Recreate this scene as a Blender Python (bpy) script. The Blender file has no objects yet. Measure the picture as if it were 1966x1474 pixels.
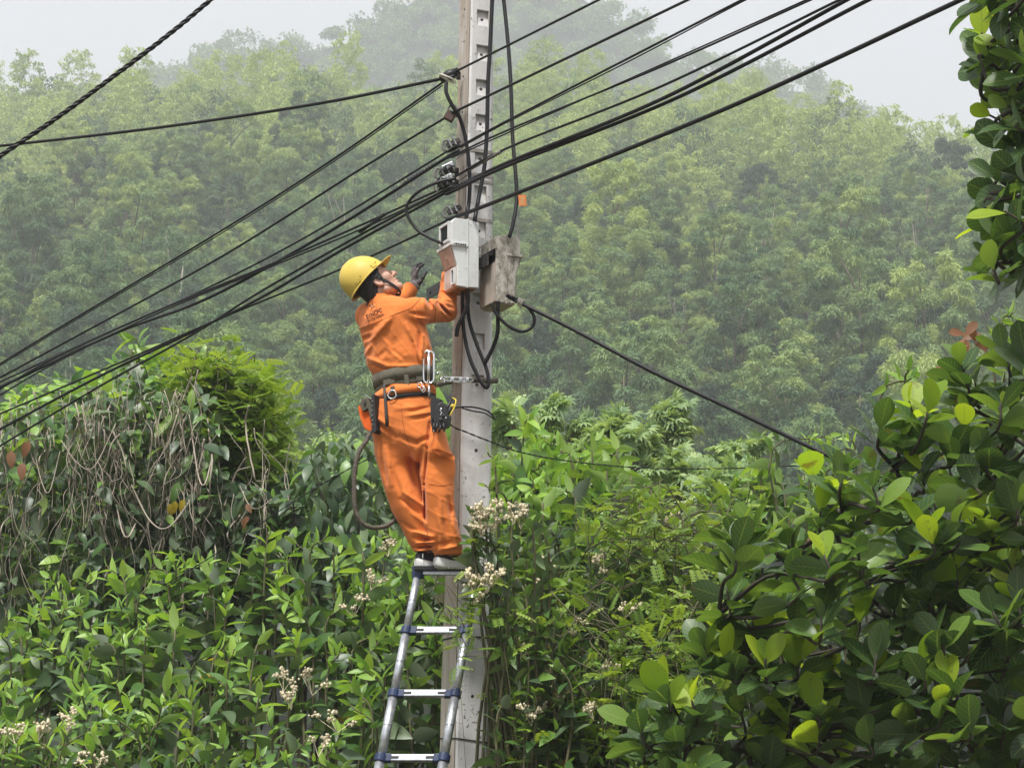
import bpy, math, random
import numpy as np
from mathutils import Vector, Matrix
from mathutils.bvhtree import BVHTree

random.seed(7)
RNG = np.random.default_rng(7)
SC = bpy.context.scene
COL = SC.collection
PI = math.pi
R = math.radians

# ------------------------------------------------------------------ camera
FPX, CX, CY = 4320.0, 983.0, 737.0            # focal length and centre in photograph pixels
CAM = Vector((0.0, -12.0, 1.6))
PITCH = R(12.2)
cam_data = bpy.data.cameras.new('camera')
cam_data.sensor_width = 36.0
cam_data.lens = FPX / 1966.0 * 36.0
cam_data.clip_start = 0.1
cam_data.clip_end = 6000.0
cam = bpy.data.objects.new('camera', cam_data)
COL.objects.link(cam)
cam.location = CAM
cam.rotation_euler = (R(90) + PITCH, 0, 0)
SC.camera = cam

# ------------------------------------------------------------------ sky, sun, exposure
SUN_EL, SUN_AZ = R(63), R(-158)                # high, from behind the camera and a little left
world = bpy.data.worlds.new('World')
SC.world = world
world.use_nodes = True
wn, wl = world.node_tree.nodes, world.node_tree.links
wn.clear()
w_out = wn.new('ShaderNodeOutputWorld')
w_bg = wn.new('ShaderNodeBackground')
w_sky = wn.new('ShaderNodeTexSky')
w_sky.sky_type = 'NISHITA'
w_sky.sun_disc = False
w_sky.sun_elevation = SUN_EL
w_sky.sun_rotation = SUN_AZ
w_sky.dust_density = 6.0
w_sky.air_density = 1.0
w_mix = wn.new('ShaderNodeMix')                # an even overcast veil over the sky
w_mix.data_type = 'RGBA'
w_mix.inputs[0].default_value = 0.88
w_mix.inputs[7].default_value = (3.42, 3.46, 3.58, 1)
wl.new(w_sky.outputs[0], w_mix.inputs[6])
wl.new(w_mix.outputs[2], w_bg.inputs[0])
w_bg.inputs[1].default_value = 0.105
wl.new(w_bg.outputs[0], w_out.inputs[0])

sun_data = bpy.data.lights.new('sun', 'SUN')
sun_data.energy = 2.0
sun_data.angle = R(10)
sun_data.color = (1.0, 0.975, 0.93)
sun = bpy.data.objects.new('sun', sun_data)
COL.objects.link(sun)
sun_dir = Vector((math.sin(SUN_AZ) * math.cos(SUN_EL), math.cos(SUN_AZ) * math.cos(SUN_EL), math.sin(SUN_EL)))
sun.rotation_euler = sun_dir.to_track_quat('Z', 'Y').to_euler()
sun.location = (-20, 20, 60)

SC.view_settings.view_transform = 'Standard'
SC.view_settings.look = 'None'
SC.view_settings.gamma = 1.0
SC.view_settings.use_curve_mapping = False
SC.view_settings.exposure = 1.28
SC.render.engine = 'CYCLES'
SC.cycles.use_denoising = True
SC.cycles.max_bounces = 6
SC.cycles.diffuse_bounces = 3
SC.cycles.glossy_bounces = 2
SC.cycles.transmission_bounces = 3
SC.cycles.transparent_max_bounces = 4
SC.cycles.volume_bounces = 2
SC.cycles.caustics_reflective = False
SC.cycles.caustics_refractive = False

# ------------------------------------------------------------------ helpers
def W(px, py, Y):
    """The point of the depth plane Y that photograph pixel (px, py) shows."""
    u, v = (px - CX) / FPX, (CY - py) / FPX
    c, s = math.cos(PITCH), math.sin(PITCH)
    d = Vector((u, c - v * s, s + v * c))
    return CAM + d * ((Y - CAM.y) / d.y)

def to_px(p):
    """Photograph pixel of a point (arrays welcome): px, py, depth."""
    p = np.asarray(p, float)
    q = p - np.array(CAM)
    c, s = math.cos(PITCH), math.sin(PITCH)
    dep = q[..., 1] * c + q[..., 2] * s
    up = -q[..., 1] * s + q[..., 2] * c
    return CX + FPX * q[..., 0] / dep, CY - FPX * up / dep, dep

def tag(o, label=None, cat=None, group=None, kind=None):
    if label: o['label'] = label
    if cat: o['category'] = cat
    if group: o['group'] = group
    if kind: o['kind'] = kind
    return o

def thing(name, label, cat, loc=(0, 0, 0), group=None, rotz=0.0):
    o = bpy.data.objects.new(name, None)
    o.empty_display_size = 0.2
    COL.objects.link(o)
    o.location = loc
    o.rotation_euler = (0, 0, rotz)
    return tag(o, label, cat, group)

def link(name, mesh, parent=None, mat=None, matrix=None):
    """Link a mesh as an object. Its vertices are in world space unless matrix is given; parents are only moved or turned about z."""
    o = bpy.data.objects.new(name, mesh)
    COL.objects.link(o)
    if mat is not None and not mesh.materials:
        mesh.materials.append(mat)
    if parent is not None:
        o.parent = parent
        o.matrix_parent_inverse = world_of(parent).inverted()
    if matrix is not None:
        o.matrix_basis = matrix
    return o

def world_of(o):
    m = Matrix.Translation(o.location) @ o.rotation_euler.to_matrix().to_4x4()
    if o.type != 'EMPTY' or o.parent is not None:
        m = o.matrix_basis.copy()
    if o.parent is not None:
        m = world_of(o.parent) @ o.matrix_parent_inverse @ m
    return m

def mesh_np(name, V, F, uv=None, tint=None, smooth=False, mat=None, mat_idx=None):
    """V (n,3); F a list of (m,k) index arrays; uv and tint are per vertex."""
    me = bpy.data.meshes.new(name)
    V = np.ascontiguousarray(V, np.float32)
    if not isinstance(F, (list, tuple)) or (len(F) and not hasattr(F[0], 'ndim')):
        F = [np.asarray(F)]
    F = [np.asarray(f, np.int32) for f in F if len(f)]
    loops = np.concatenate([f.ravel() for f in F])
    sizes = np.concatenate([np.full(len(f), f.shape[1], np.int32) for f in F])
    starts = np.concatenate([[0], np.cumsum(sizes)[:-1]]).astype(np.int32)
    me.vertices.add(len(V)); me.vertices.foreach_set('co', V.ravel())
    me.loops.add(len(loops)); me.loops.foreach_set('vertex_index', loops)
    me.polygons.add(len(sizes)); me.polygons.foreach_set('loop_start', starts)
    if uv is not None:
        l = me.uv_layers.new(name='UVMap')
        l.data.foreach_set('uv', np.ascontiguousarray(np.asarray(uv, np.float32)[loops]).ravel())
    if tint is not None:
        a = me.attributes.new('tint', 'FLOAT', 'POINT')
        a.data.foreach_set('value', np.ascontiguousarray(tint, np.float32))
    if mat is not None:
        for m in (mat if isinstance(mat, (list, tuple)) else [mat]):
            me.materials.append(m)
    if mat_idx is not None:
        me.polygons.foreach_set('material_index', np.ascontiguousarray(mat_idx, np.int32))
    me.update(calc_edges=True)
    me.polygons.foreach_set('use_smooth', np.full(len(sizes), smooth))
    me.validate()
    return me

class MB:
    """Collects boxes, tubes, plates ... and builds them as one mesh."""
    def __init__(self):
        self.V, self.Q, self.T, self.N, self.n = [], [], [], [], 0
    def add(self, V, quads=(), tris=(), ngons=()):
        V = np.asarray(V, float).reshape(-1, 3)
        self.V.append(V)
        if len(quads): self.Q.append(np.asarray(quads, int) + self.n)
        if len(tris): self.T.append(np.asarray(tris, int) + self.n)
        for g in ngons: self.N.append([i + self.n for i in g])
        self.n += len(V)
        return self
    def box(self, c, half, M=None):
        """Box with centre c and half sizes; M a 3x3 whose columns are its axes."""
        c = np.asarray(c, float); hx, hy, hz = half
        P = np.array([(x, y, z) for x in (-hx, hx) for y in (-hy, hy) for z in (-hz, hz)], float)
        if M is not None: P = P @ np.asarray(M, float).T
        return self.add(P + c, quads=[(0, 1, 3, 2), (4, 6, 7, 5), (0, 4, 5, 1), (2, 3, 7, 6), (0, 2, 6, 4), (1, 5, 7, 3)])
    def tube(self, pts, rad, n=8, caps=True, flat=None):
        P = np.asarray([tuple(p) for p in pts], float)
        m = len(P)
        rad = np.full(m, rad, float) if np.isscalar(rad) else np.asarray(rad, float)
        tang = np.gradient(P, axis=0)
        tang /= np.linalg.norm(tang, axis=1)[:, None] + 1e-12
        a = np.array((0, 0, 1.0)) if abs(tang[0][2]) < 0.9 else np.array((1.0, 0, 0))
        u = np.cross(a, tang[0]); u /= np.linalg.norm(u)
        V = []
        ang = np.arange(n) * 2 * PI / n
        for i in range(m):
            u = u - tang[i] * np.dot(u, tang[i]); u /= np.linalg.norm(u) + 1e-12
            v = np.cross(tang[i], u)
            V.append(P[i] + rad[i] * (np.cos(ang)[:, None] * u + np.sin(ang)[:, None] * v))
        V = np.concatenate(V)
        i0 = (np.arange(m - 1)[:, None] * n + np.arange(n)[None, :])
        i1 = (np.arange(m - 1)[:, None] * n + (np.arange(n)[None, :] + 1) % n)
        q = np.stack([i0, i1, i1 + n, i0 + n], -1).reshape(-1, 4)
        ng = [list(range(n))[::-1], list(range((m - 1) * n, m * n))] if caps else []
        return self.add(V, quads=q, ngons=ng)
    def prism(self, poly, off):
        """Polygon (3-D points in order) extruded by the vector off."""
        P = np.asarray([tuple(p) for p in poly], float); k = len(P)
        V = np.concatenate([P, P + np.asarray(off, float)])
        q = [(i, (i + 1) % k, (i + 1) % k + k, i + k) for i in range(k)]
        return self.add(V, quads=q, ngons=[list(range(k))[::-1], list(range(k, 2 * k))])
    def ball(self, c, r, seg=8, rings=6, scale=(1, 1, 1), M=None):
        V = [(0, 0, 1)]
        for i in range(1, rings):
            t = PI * i / rings
            for j in range(seg):
                V.append((math.sin(t) * math.cos(2 * PI * j / seg), math.sin(t) * math.sin(2 * PI * j / seg), math.cos(t)))
        V.append((0, 0, -1))
        V = np.array(V) * r * np.array(scale)
        if M is not None: V = V @ np.asarray(M).T
        q, t = [], []
        for j in range(seg):
            t.append((0, 1 + j, 1 + (j + 1) % seg))
            b = 1 + (rings - 2) * seg
            t.append((b + (j + 1) % seg, b + j, len(V) - 1))
        for i in range(rings - 2):
            for j in range(seg):
                a = 1 + i * seg
                q.append((a + j, a + seg + j, a + seg + (j + 1) % seg, a + (j + 1) % seg))
        return self.add(V + np.asarray(c, float), quads=q, tris=t)
    def mesh(self, name, mat=None, smooth=False, uv=None):
        me = bpy.data.meshes.new(name)
        V = np.concatenate(self.V)
        faces = [tuple(int(i) for i in f) for a in self.Q for f in a] + [tuple(int(i) for i in f) for a in self.T for f in a] + [tuple(f) for f in self.N]
        me.from_pydata([tuple(v) for v in V], [], faces)
        me.update()
        if smooth:
            me.polygons.foreach_set('use_smooth', np.array([len(f) <= 4 for f in faces]))
        if mat is not None: me.materials.append(mat)
        return me
    def build(self, name, mat, parent=None, smooth=False, bevel=0.0):
        me = self.mesh(name, mat, smooth)
        if bevel > 0: me = bevel_mesh(me, bevel)
        return link(name, me, parent)

def bevel_mesh(me, w, seg=2):
    import bmesh
    bm = bmesh.new(); bm.from_mesh(me)
    bmesh.ops.remove_doubles(bm, verts=bm.verts, dist=1e-6)
    es = [e for e in bm.edges if len(e.link_faces) == 2 and e.calc_face_angle(0) > 0.4]
    bmesh.ops.bevel(bm, geom=es, offset=w, segments=seg, affect='EDGES', profile=0.6, clamp_overlap=True)
    bm.to_mesh(me); bm.free()
    return me

def smoothline(pts, n=40):
    """Catmull-Rom through the points."""
    P = np.asarray([tuple(p) for p in pts], float)
    if len(P) == 2:
        return P[0] + (P[1] - P[0]) * np.linspace(0, 1, max(2, n))[:, None]
    Q = np.concatenate([[2 * P[0] - P[1]], P, [2 * P[-1] - P[-2]]])
    t = np.linspace(0, len(P) - 1 - 1e-9, n)
    i = t.astype(int); f = (t - i)[:, None]
    a, b, c, d = Q[i], Q[i + 1], Q[i + 2], Q[i + 3]
    return 0.5 * (2 * b + (c - a) * f + (2 * a - 5 * b + 4 * c - d) * f ** 2 + (3 * b - a - 3 * c + d) * f ** 3)

def unit(v):
    v = np.asarray(v, float)
    return v / (np.linalg.norm(v, axis=-1, keepdims=True) + 1e-12)

# ------------------------------------------------------------------ materials
def new_mat(name):
    m = bpy.data.materials.new(name)
    m.use_nodes = True
    nt = m.node_tree
    b = nt.nodes['Principled BSDF']
    return m, nt.nodes, nt.links, b

def rgba(c): return (c[0], c[1], c[2], 1.0)

def ramp(nodes, stops):
    r = nodes.new('ShaderNodeValToRGB')
    while len(r.color_ramp.elements) < len(stops): r.color_ramp.elements.new(0.5)
    for e, (p, c) in zip(r.color_ramp.elements, stops):
        e.position = p; e.color = rgba(c) if len(c) == 3 else c
    return r

def simple_mat(name, col, rough=0.5, metal=0.0, var=0.15, scale=12.0, bump=0.0, bscale=80.0, spec=0.5, coat=0.0):
    """One colour with a soft noise variation and optional fine relief."""
    m, n, l, b = new_mat(name)
    tc = n.new('ShaderNodeTexCoord')
    nz = n.new('ShaderNodeTexNoise'); nz.inputs['Scale'].default_value = scale; nz.inputs['Detail'].default_value = 5
    l.new(tc.outputs['Object'], nz.inputs['Vector'])
    lo = [max(0, c * (1 - var)) for c in col]; hi = [min(1, c * (1 + var)) for c in col]
    rp = ramp(n, [(0.3, lo), (0.7, hi)])
    l.new(nz.outputs[0], rp.inputs[0]); l.new(rp.outputs[0], b.inputs['Base Color'])
    b.inputs['Roughness'].default_value = rough
    b.inputs['Metallic'].default_value = metal
    b.inputs['Specular IOR Level'].default_value = spec
    if coat: b.inputs['Coat Weight'].default_value = coat
    if bump > 0:
        n2 = n.new('ShaderNodeTexNoise'); n2.inputs['Scale'].default_value = bscale; n2.inputs['Detail'].default_value = 4
        l.new(tc.outputs['Object'], n2.inputs['Vector'])
        bp = n.new('ShaderNodeBump'); bp.inputs['Strength'].default_value = bump; bp.inputs['Distance'].default_value = 0.01
        l.new(n2.outputs[0], bp.inputs['Height']); l.new(bp.outputs[0], b.inputs['Normal'])
    return m

def leaf_mat(name, stops, trans=0.4, rough=0.45, under=None, veins=False, spec=0.5, tboost=1.5, translucent_gain=(1.15, 1.1, 0.5), mixed=False):
    """A leaf: colour by its own tint, paler underside, light shining through, optional pale veins along the UV."""
    m, n, l, b = new_mat(name)
    oi = n.new('ShaderNodeObjectInfo')
    at = n.new('ShaderNodeAttribute'); at.attribute_name = 'tint'
    ad = n.new('ShaderNodeMath'); ad.operation = 'ADD'
    if mixed:                                  # a clump's own tint, shifted a little from plant to plant
        ad.operation = 'MULTIPLY_ADD'; ad.inputs[1].default_value = 0.50
        l.new(oi.outputs['Random'], ad.inputs[0]); l.new(at.outputs['Fac'], ad.inputs[2])
    else:
        l.new(oi.outputs['Random'], ad.inputs[0]); l.new(at.outputs['Fac'], ad.inputs[1])
    fr = n.new('ShaderNodeMath'); fr.operation = 'MINIMUM' if mixed else 'FRACT'; fr.inputs[1].default_value = 1.0
    l.new(ad.outputs[0], fr.inputs[0])
    rp = ramp(n, stops); l.new(fr.outputs[0], rp.inputs[0])
    col = rp.outputs[0]
    if veins:
        uv = n.new('ShaderNodeUVMap')
        sp = n.new('ShaderNodeSeparateXYZ'); l.new(uv.outputs[0], sp.inputs[0])
        def math_(op, a, b_=None):
            k = n.new('ShaderNodeMath'); k.operation = op
            for i, x in enumerate((a, b_)):
                if x is None: continue
                if isinstance(x, (int, float)): k.inputs[i].default_value = x
                else: l.new(x, k.inputs[i])
            return k.outputs[0]
        au = math_('ABSOLUTE', math_('SUBTRACT', sp.outputs[0], 0.5))
        mid = math_('LESS_THAN', au, 0.028)
        ph = math_('FRACT', math_('MULTIPLY', math_('SUBTRACT', sp.outputs[1], math_('MULTIPLY', au, 0.55)), 7.5))
        side = math_('LESS_THAN', math_('ABSOLUTE', math_('SUBTRACT', ph, 0.5)), 0.075)
        vn = math_('MULTIPLY', math_('MAXIMUM', mid, math_('MULTIPLY', side, 0.6)), 0.55)
        mx = n.new('ShaderNodeMix'); mx.data_type = 'RGBA'
        l.new(vn, mx.inputs[0]); l.new(col, mx.inputs[6]); mx.inputs[7].default_value = (0.22, 0.30, 0.08, 1)
        col = mx.outputs[2]
        tcs = n.new('ShaderNodeTexCoord'); ofs = n.new('ShaderNodeVectorMath'); ofs.operation = 'ADD'
        l.new(tcs.outputs['Object'], ofs.inputs[0]); l.new(oi.outputs['Random'], ofs.inputs[1])
        sn = n.new('ShaderNodeTexNoise'); sn.inputs['Scale'].default_value = 9; sn.inputs['Detail'].default_value = 3
        l.new(ofs.outputs[0], sn.inputs['Vector'])
        sr = ramp(n, [(0.66, (0, 0, 0)), (0.72, (0.75, 0.75, 0.75))]); l.new(sn.outputs[0], sr.inputs[0])
        mb = n.new('ShaderNodeMix'); mb.data_type = 'RGBA'
        l.new(sr.outputs[0], mb.inputs[0]); l.new(col, mb.inputs[6]); mb.inputs[7].default_value = (0.13, 0.085, 0.03, 1)
        col = mb.outputs[2]
    if under:
        ge = n.new('ShaderNodeNewGeometry')
        mx = n.new('ShaderNodeMix'); mx.data_type = 'RGBA'
        mu = n.new('ShaderNodeMath'); mu.operation = 'MULTIPLY'; mu.inputs[1].default_value = under[3]
        l.new(ge.outputs['Backfacing'], mu.inputs[0]); l.new(mu.outputs[0], mx.inputs[0])
        l.new(col, mx.inputs[6]); mx.inputs[7].default_value = rgba(under[:3])
        base = mx.outputs[2]
    else:
        base = col
    l.new(base, b.inputs['Base Color'])
    b.inputs['Roughness'].default_value = rough
    b.inputs['Specular IOR Level'].default_value = spec
    tr = n.new('ShaderNodeBsdfTranslucent')
    g = n.new('ShaderNodeMix'); g.data_type = 'RGBA'; g.blend_type = 'MULTIPLY'; g.inputs[0].default_value = 1.0
    l.new(col, g.inputs[6]); g.inputs[7].default_value = (translucent_gain[0] * tboost, translucent_gain[1] * tboost, translucent_gain[2] * tboost, 1)
    g.clamp_result = True
    l.new(g.outputs[2], tr.inputs[0])
    ms = n.new('ShaderNodeMixShader'); ms.inputs[0].default_value = trans
    l.new(b.outputs[0], ms.inputs[1]); l.new(tr.outputs[0], ms.inputs[2])
    l.new(ms.outputs[0], n['Material Output'].inputs[0])
    return m

# ------------------------------------------------------------------ leaf templates: base at the origin, along +y, upper side +z
def leaf_geo(L, wid, rows=5, cols=2, profile=None, fold=0.25, curl=0.25, wave=0.0):
    """Returns V, quads, uv. profile(t) is the half width (0..1) along the leaf."""
    if profile is None:
        profile = lambda t: math.sin(PI * min(1, t ** 0.8)) ** 0.9
    V, uv, F = [], [], []
    k = cols + 1
    for i in range(rows + 1):
        t = i / rows
        w = max(0.015, profile(t)) * wid
        a = curl * t * t
        y, z0 = L * (t - 0.12 * abs(curl) * t ** 3), -L * 0.5 * a
        for j in range(k):
            s = j / cols * 2 - 1
            V.append((w * s, y, z0 + fold * abs(s) * w + wave * w * math.sin(9 * t + 2 * s)))
            uv.append((0.5 + 0.5 * s, t))
    for i in range(rows):
        for j in range(cols):
            a = i * k + j
            F.append((a, a + 1, a + k + 1, a + k))
    return np.array(V), np.array(F), np.array(uv)

def merge_leaves(geo, mats, tint=None):
    """One leaf template at many 4x4 matrices -> V, F, uv, tint arrays."""
    V, F, uv = geo
    M = np.asarray(mats, float)
    n = len(M)
    VV = np.einsum('nij,vj->nvi', M[:, :3, :3], V) + M[:, None, :3, 3]
    FF = (F[None] + (np.arange(n) * len(V))[:, None, None]).reshape(-1, F.shape[1])
    tt = np.repeat(tint if tint is not None else RNG.random(n), len(V))
    return VV.reshape(-1, 3), FF, np.tile(uv, (n, 1)), tt

def frames(pos, along, upish, size, roll=None):
    """4x4 matrices: origin pos, y along, z near upish, uniform size."""
    pos, y = np.asarray(pos, float), unit(along)
    x = unit(np.cross(y, upish) + 1e-6)
    z = np.cross(x, y)
    if roll is not None:
        c, s = np.cos(roll)[:, None], np.sin(roll)[:, None]
        x, z = x * c + z * s, z * c - x * s
    M = np.zeros((len(pos), 4, 4))
    sz = np.asarray(size, float)[:, None]
    M[:, :3, 0], M[:, :3, 1], M[:, :3, 2], M[:, :3, 3] = x * sz, y * sz, z * sz, pos
    M[:, 3, 3] = 1
    return M

def place_leaves(root, name, stuff_name, sets, limit=300, kindmat=None):
    """sets: list of (geo, mesh, material, matrices). The ones that show largest become parts, the rest one 'stuff' part."""
    allM = np.concatenate([s[3] for s in sets]) if sets else np.zeros((0, 4, 4))
    ids = np.concatenate([np.full(len(s[3]), i) for i, s in enumerate(sets)])
    px, py, dep = to_px(allM[:, :3, 3])
    seen = (px > -40) & (px < 2006) & (py > -40) & (py < 1514)
    score = np.where(seen, dep, dep + 1000)
    order = np.argsort(score)
    part = np.zeros(len(allM), bool); part[order[:limit]] = True
    part &= seen
    for i in np.nonzero(part)[0]:
        s = sets[ids[i]]
        o = bpy.data.objects.new(name, s[1])
        COL.objects.link(o)
        o.parent = root
        o.matrix_parent_inverse = ROOTINV[root.name]
        o.matrix_basis = Matrix(allM[i].tolist())
    rest = ~part
    if rest.any():
        Vs, Fs, UVs, Ts, mi, off = [], [], [], [], [], 0
        mats = []
        for k, s in enumerate(sets):
            sel = rest & (ids == k)
            if not sel.any(): continue
            V, F, uv, t = merge_leaves(s[0], allM[sel])
            Vs.append(V); Fs.append(F + off); UVs.append(uv); Ts.append(t)
            mi.append(np.full(len(F), len(mats)))
            mats.append(s[2]); off += len(V)
        me = mesh_np(stuff_name, np.concatenate(Vs), Fs, np.concatenate(UVs), np.concatenate(Ts), True, mats, np.concatenate(mi))
        o = link(stuff_name, me, root)
        o['kind'] = 'stuff'

ROOTINV = {}
def plant_root(name, label, cat, loc, group=None):
    o = thing(name, label, cat, loc, group)
    ROOTINV[o.name] = Matrix.Translation(loc).inverted()
    return o

def leaf_set(geo, mat, mats, name='leaf'):
    key = (id(geo), mat.name)
    if key not in LEAF_MESH:
        LEAF_MESH[key] = mesh_np(name, geo[0], [geo[1]], geo[2], None, True, mat)
    return (geo, LEAF_MESH[key], mat, mats)
LEAF_MESH = {}
# ================================================================== ground, hills, haze
def interp(xs, ys):
    xs, ys = np.array(xs, float), np.array(ys, float)
    return lambda x: np.interp(x, xs, ys)

m_ground = simple_mat('ground_soil', (0.075, 0.065, 0.04), 0.95, var=0.4, scale=0.6)
m_under = simple_mat('undergrowth', (0.030, 0.045, 0.020), 0.95, var=0.5, scale=0.35)

g = MB(); S = 2600
g.add([(-S, -S, 0), (S, -S, 0), (S, S, 0), (-S, S, 0)], quads=[(0, 1, 2, 3)])
tag(g.build('ground', m_ground), 'flat ground under the shrubs and the hill', kind='structure')

def tan_el(py): return math.tan(PITCH + math.atan((CY - py) / FPX))

FR_Y0, FR_Y1 = 66.0, 290.0
fr_px = [-900, -400, 0, 100, 230, 400, 500, 650, 760, 860, 1050, 1200, 1500, 1700, 1800, 1966, 2400, 3000]
fr_py = [260, 190, 150, 125, 135, 128, 105, 85, 120, 140, 115, 160, 125, 205, 260, 275, 360, 520]
fr_x = [(p - CX) / FPX * (FR_Y1 + 12) for p in fr_px]
fr_z = [1.6 + tan_el(p) * (FR_Y1 + 12) - 13.5 for p in fr_py]
fr_ridge = interp(fr_x, fr_z)
def h_front(x, y):
    x, y = np.asarray(x, float), np.asarray(y, float)
    s = (y - FR_Y0) / (FR_Y1 - FR_Y0)
    k = np.where(s < 0, 0, np.where(s < 1, s ** 1.06, 1 - (s - 1) * 0.9))
    b = 1.6 * np.sin(x * 0.11 + y * 0.05) + 1.3 * np.sin(x * 0.05 - y * 0.09 + 1.0)
    return fr_ridge(x) * np.clip(k, 0, 2) + b * np.clip(s * 4, 0, 1) * np.clip((2.1 - s), 0, 1)

BK_Y0, BK_Y1 = 430.0, 690.0
bk_px = [-900, -300, 0, 280, 420, 560, 650, 800, 1000, 1170, 1290, 1450, 1600, 1670, 1760, 1966, 2500]
bk_py = [560, 330, 165, 88, 45, 30, 5, -70, -85, 10, 50, 82, 118, 170, 250, 370, 560]
bk_x = [(p - CX) / FPX * (BK_Y1 + 12) for p in bk_px]
bk_z = [1.6 + tan_el(p) * (BK_Y1 + 12) - 9 for p in bk_py]
bk_ridge = interp(bk_x, bk_z)
def h_back(x, y):
    x, y = np.asarray(x, float), np.asarray(y, float)
    s = (y - BK_Y0) / (BK_Y1 - BK_Y0)
    k = np.where(s < 1, np.clip(s, 0, 1), 1 - (s - 1) * 0.8)
    b = 5 * np.sin(x * 0.03 + y * 0.02) + 4 * np.sin(x * 0.06 - y * 0.035)
    return bk_ridge(x) * np.clip(k, 0, 1) + b * np.clip(s * 3, 0, 1)

def sheet(name, xs, ys, fn, label, sink=0.0):
    X, Y = np.meshgrid(xs, ys)
    Z = np.maximum(fn(X, Y), -0.4)
    V = np.stack([X, Y, Z - sink], -1).reshape(-1, 3)
    nx, ny = len(xs), len(ys)
    a = (np.arange(ny - 1)[:, None] * nx + np.arange(nx - 1)[None]).reshape(-1)
    me = mesh_np(name, V, [np.stack([a, a + 1, a + nx + 1, a + nx], -1)], smooth=True, mat=m_under)
    return tag(link(name, me), label, kind='structure')

sheet('hill', np.linspace(-150, 150, 120), np.linspace(FR_Y0, 400, 120), h_front, 'wooded hillside behind the pole')
sheet('far_hill', np.linspace(-600, 600, 120), np.linspace(BK_Y0, 960, 60), h_back, 'taller misty hill behind the first one')

# haze: the air between the camera and the hills
m_haze = bpy.data.materials.new('haze_air'); m_haze.use_nodes = True
hn = m_haze.node_tree.nodes; hn.clear()
ho = hn.new('ShaderNodeOutputMaterial'); hv = hn.new('ShaderNodeVolumePrincipled')
hv.inputs['Color'].default_value = (0.95, 0.965, 1.0, 1)
hv.inputs['Density'].default_value = 0.00105
hv.inputs['Anisotropy'].default_value = 0.25
m_haze.node_tree.links.new(hv.outputs[0], ho.inputs['Volume'])
hz = MB(); hz.box((0, 580, 214), (660, 610, 215.0))
tag(hz.build('haze', m_haze), 'pale mist hanging over the hills', kind='stuff')

# ================================================================== trees on the hill
def hill_leaf(name, stops, trans=0.22):
    return leaf_mat(name, stops, trans=trans, rough=0.6, spec=0.25, tboost=1.25, translucent_gain=(1.1, 1.05, 0.55), mixed=True)
m_droop = hill_leaf('drooping_foliage', [(0.0, (0.060, 0.120, 0.070)), (0.35, (0.146, 0.248, 0.122)), (0.7, (0.280, 0.395, 0.165)), (1.0, (0.47, 0.57, 0.20))])
m_dark = hill_leaf('dark_foliage', [(0.0, (0.034, 0.072, 0.053)), (0.6, (0.092, 0.162, 0.096)), (1.0, (0.18, 0.275, 0.13))])
m_yel = hill_leaf('yellow_green_foliage', [(0.0, (0.135, 0.230, 0.100)), (0.5, (0.280, 0.395, 0.142)), (1.0, (0.47, 0.56, 0.18))])
m_bark = simple_mat('grey_bark', (0.16, 0.13, 0.10), 0.9, var=0.35, scale=3.0)
m_pale_bark = simple_mat('pale_bark', (0.42, 0.37, 0.30), 0.85, var=0.25, scale=2.0)

def hill_crown(seed, H, rad, low, n_lobes, per, droop, blade, narrow=1.0):
    """Blades (kite quads) hanging from the shells of many lobes; returns V, F, tint. The tree stands at the origin."""
    rg = np.random.default_rng(seed)
    lob = []
    for i in range(n_lobes):
        t = (i + rg.random()) / n_lobes
        z = low + (H - low) * t
        prof = (math.sin(PI * min(1, 0.10 + 0.90 * (1 - t) ** narrow)) ** 0.7) * rad
        a = i * 2.4 + rg.random() * 1.2
        r = prof * math.sqrt(0.15 + 0.85 * rg.random())
        lob.append((math.cos(a) * r, math.sin(a) * r, z - 0.12 * r, rad * (0.12 + 0.17 * rg.random()) * (1.05 - 0.35 * t)))
    Vs, T = [], []
    for (lx, ly, lz, lr) in lob:
        k = int(per * (lr / (rad * 0.225)) ** 2)
        d = unit(rg.normal(size=(k, 3)))
        d[:, 2] = np.abs(d[:, 2]) * 0.95 - 0.35 * rg.random(k)
        d = unit(d)
        p = np.array((lx, ly, lz)) + d * lr * (0.72 + 0.38 * rg.random((k, 1))) * np.array((1, 1, 0.95))
        al = d * np.array((1, 1, 0.5)) * (1 - droop) + np.array((0, 0, -1.0)) * droop + rg.normal(size=(k, 3)) * 0.42
        al = unit(al)
        sd = unit(np.cross(al, rg.normal(size=(k, 3))))
        L = (blade[0] * (0.6 + 0.8 * rg.random(k)))[:, None]
        w = (blade[1] * (0.6 + 0.8 * rg.random(k)))[:, None]
        nrm = np.cross(al, sd)
        m1 = p + al * L * 0.45 + nrm * L * 0.12
        Vs.append(np.stack([p, m1 + sd * w, p + al * L, m1 - sd * w], 1))
        lt = rg.random() ** 1.4 * 0.55
        T.append(np.repeat(lt + 0.12 * rg.random(k), 4))
    V = np.concatenate(Vs).reshape(-1, 3)
    F = np.arange(len(V)).reshape(-1, 4)
    return V, F, np.concatenate(T), lob

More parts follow.
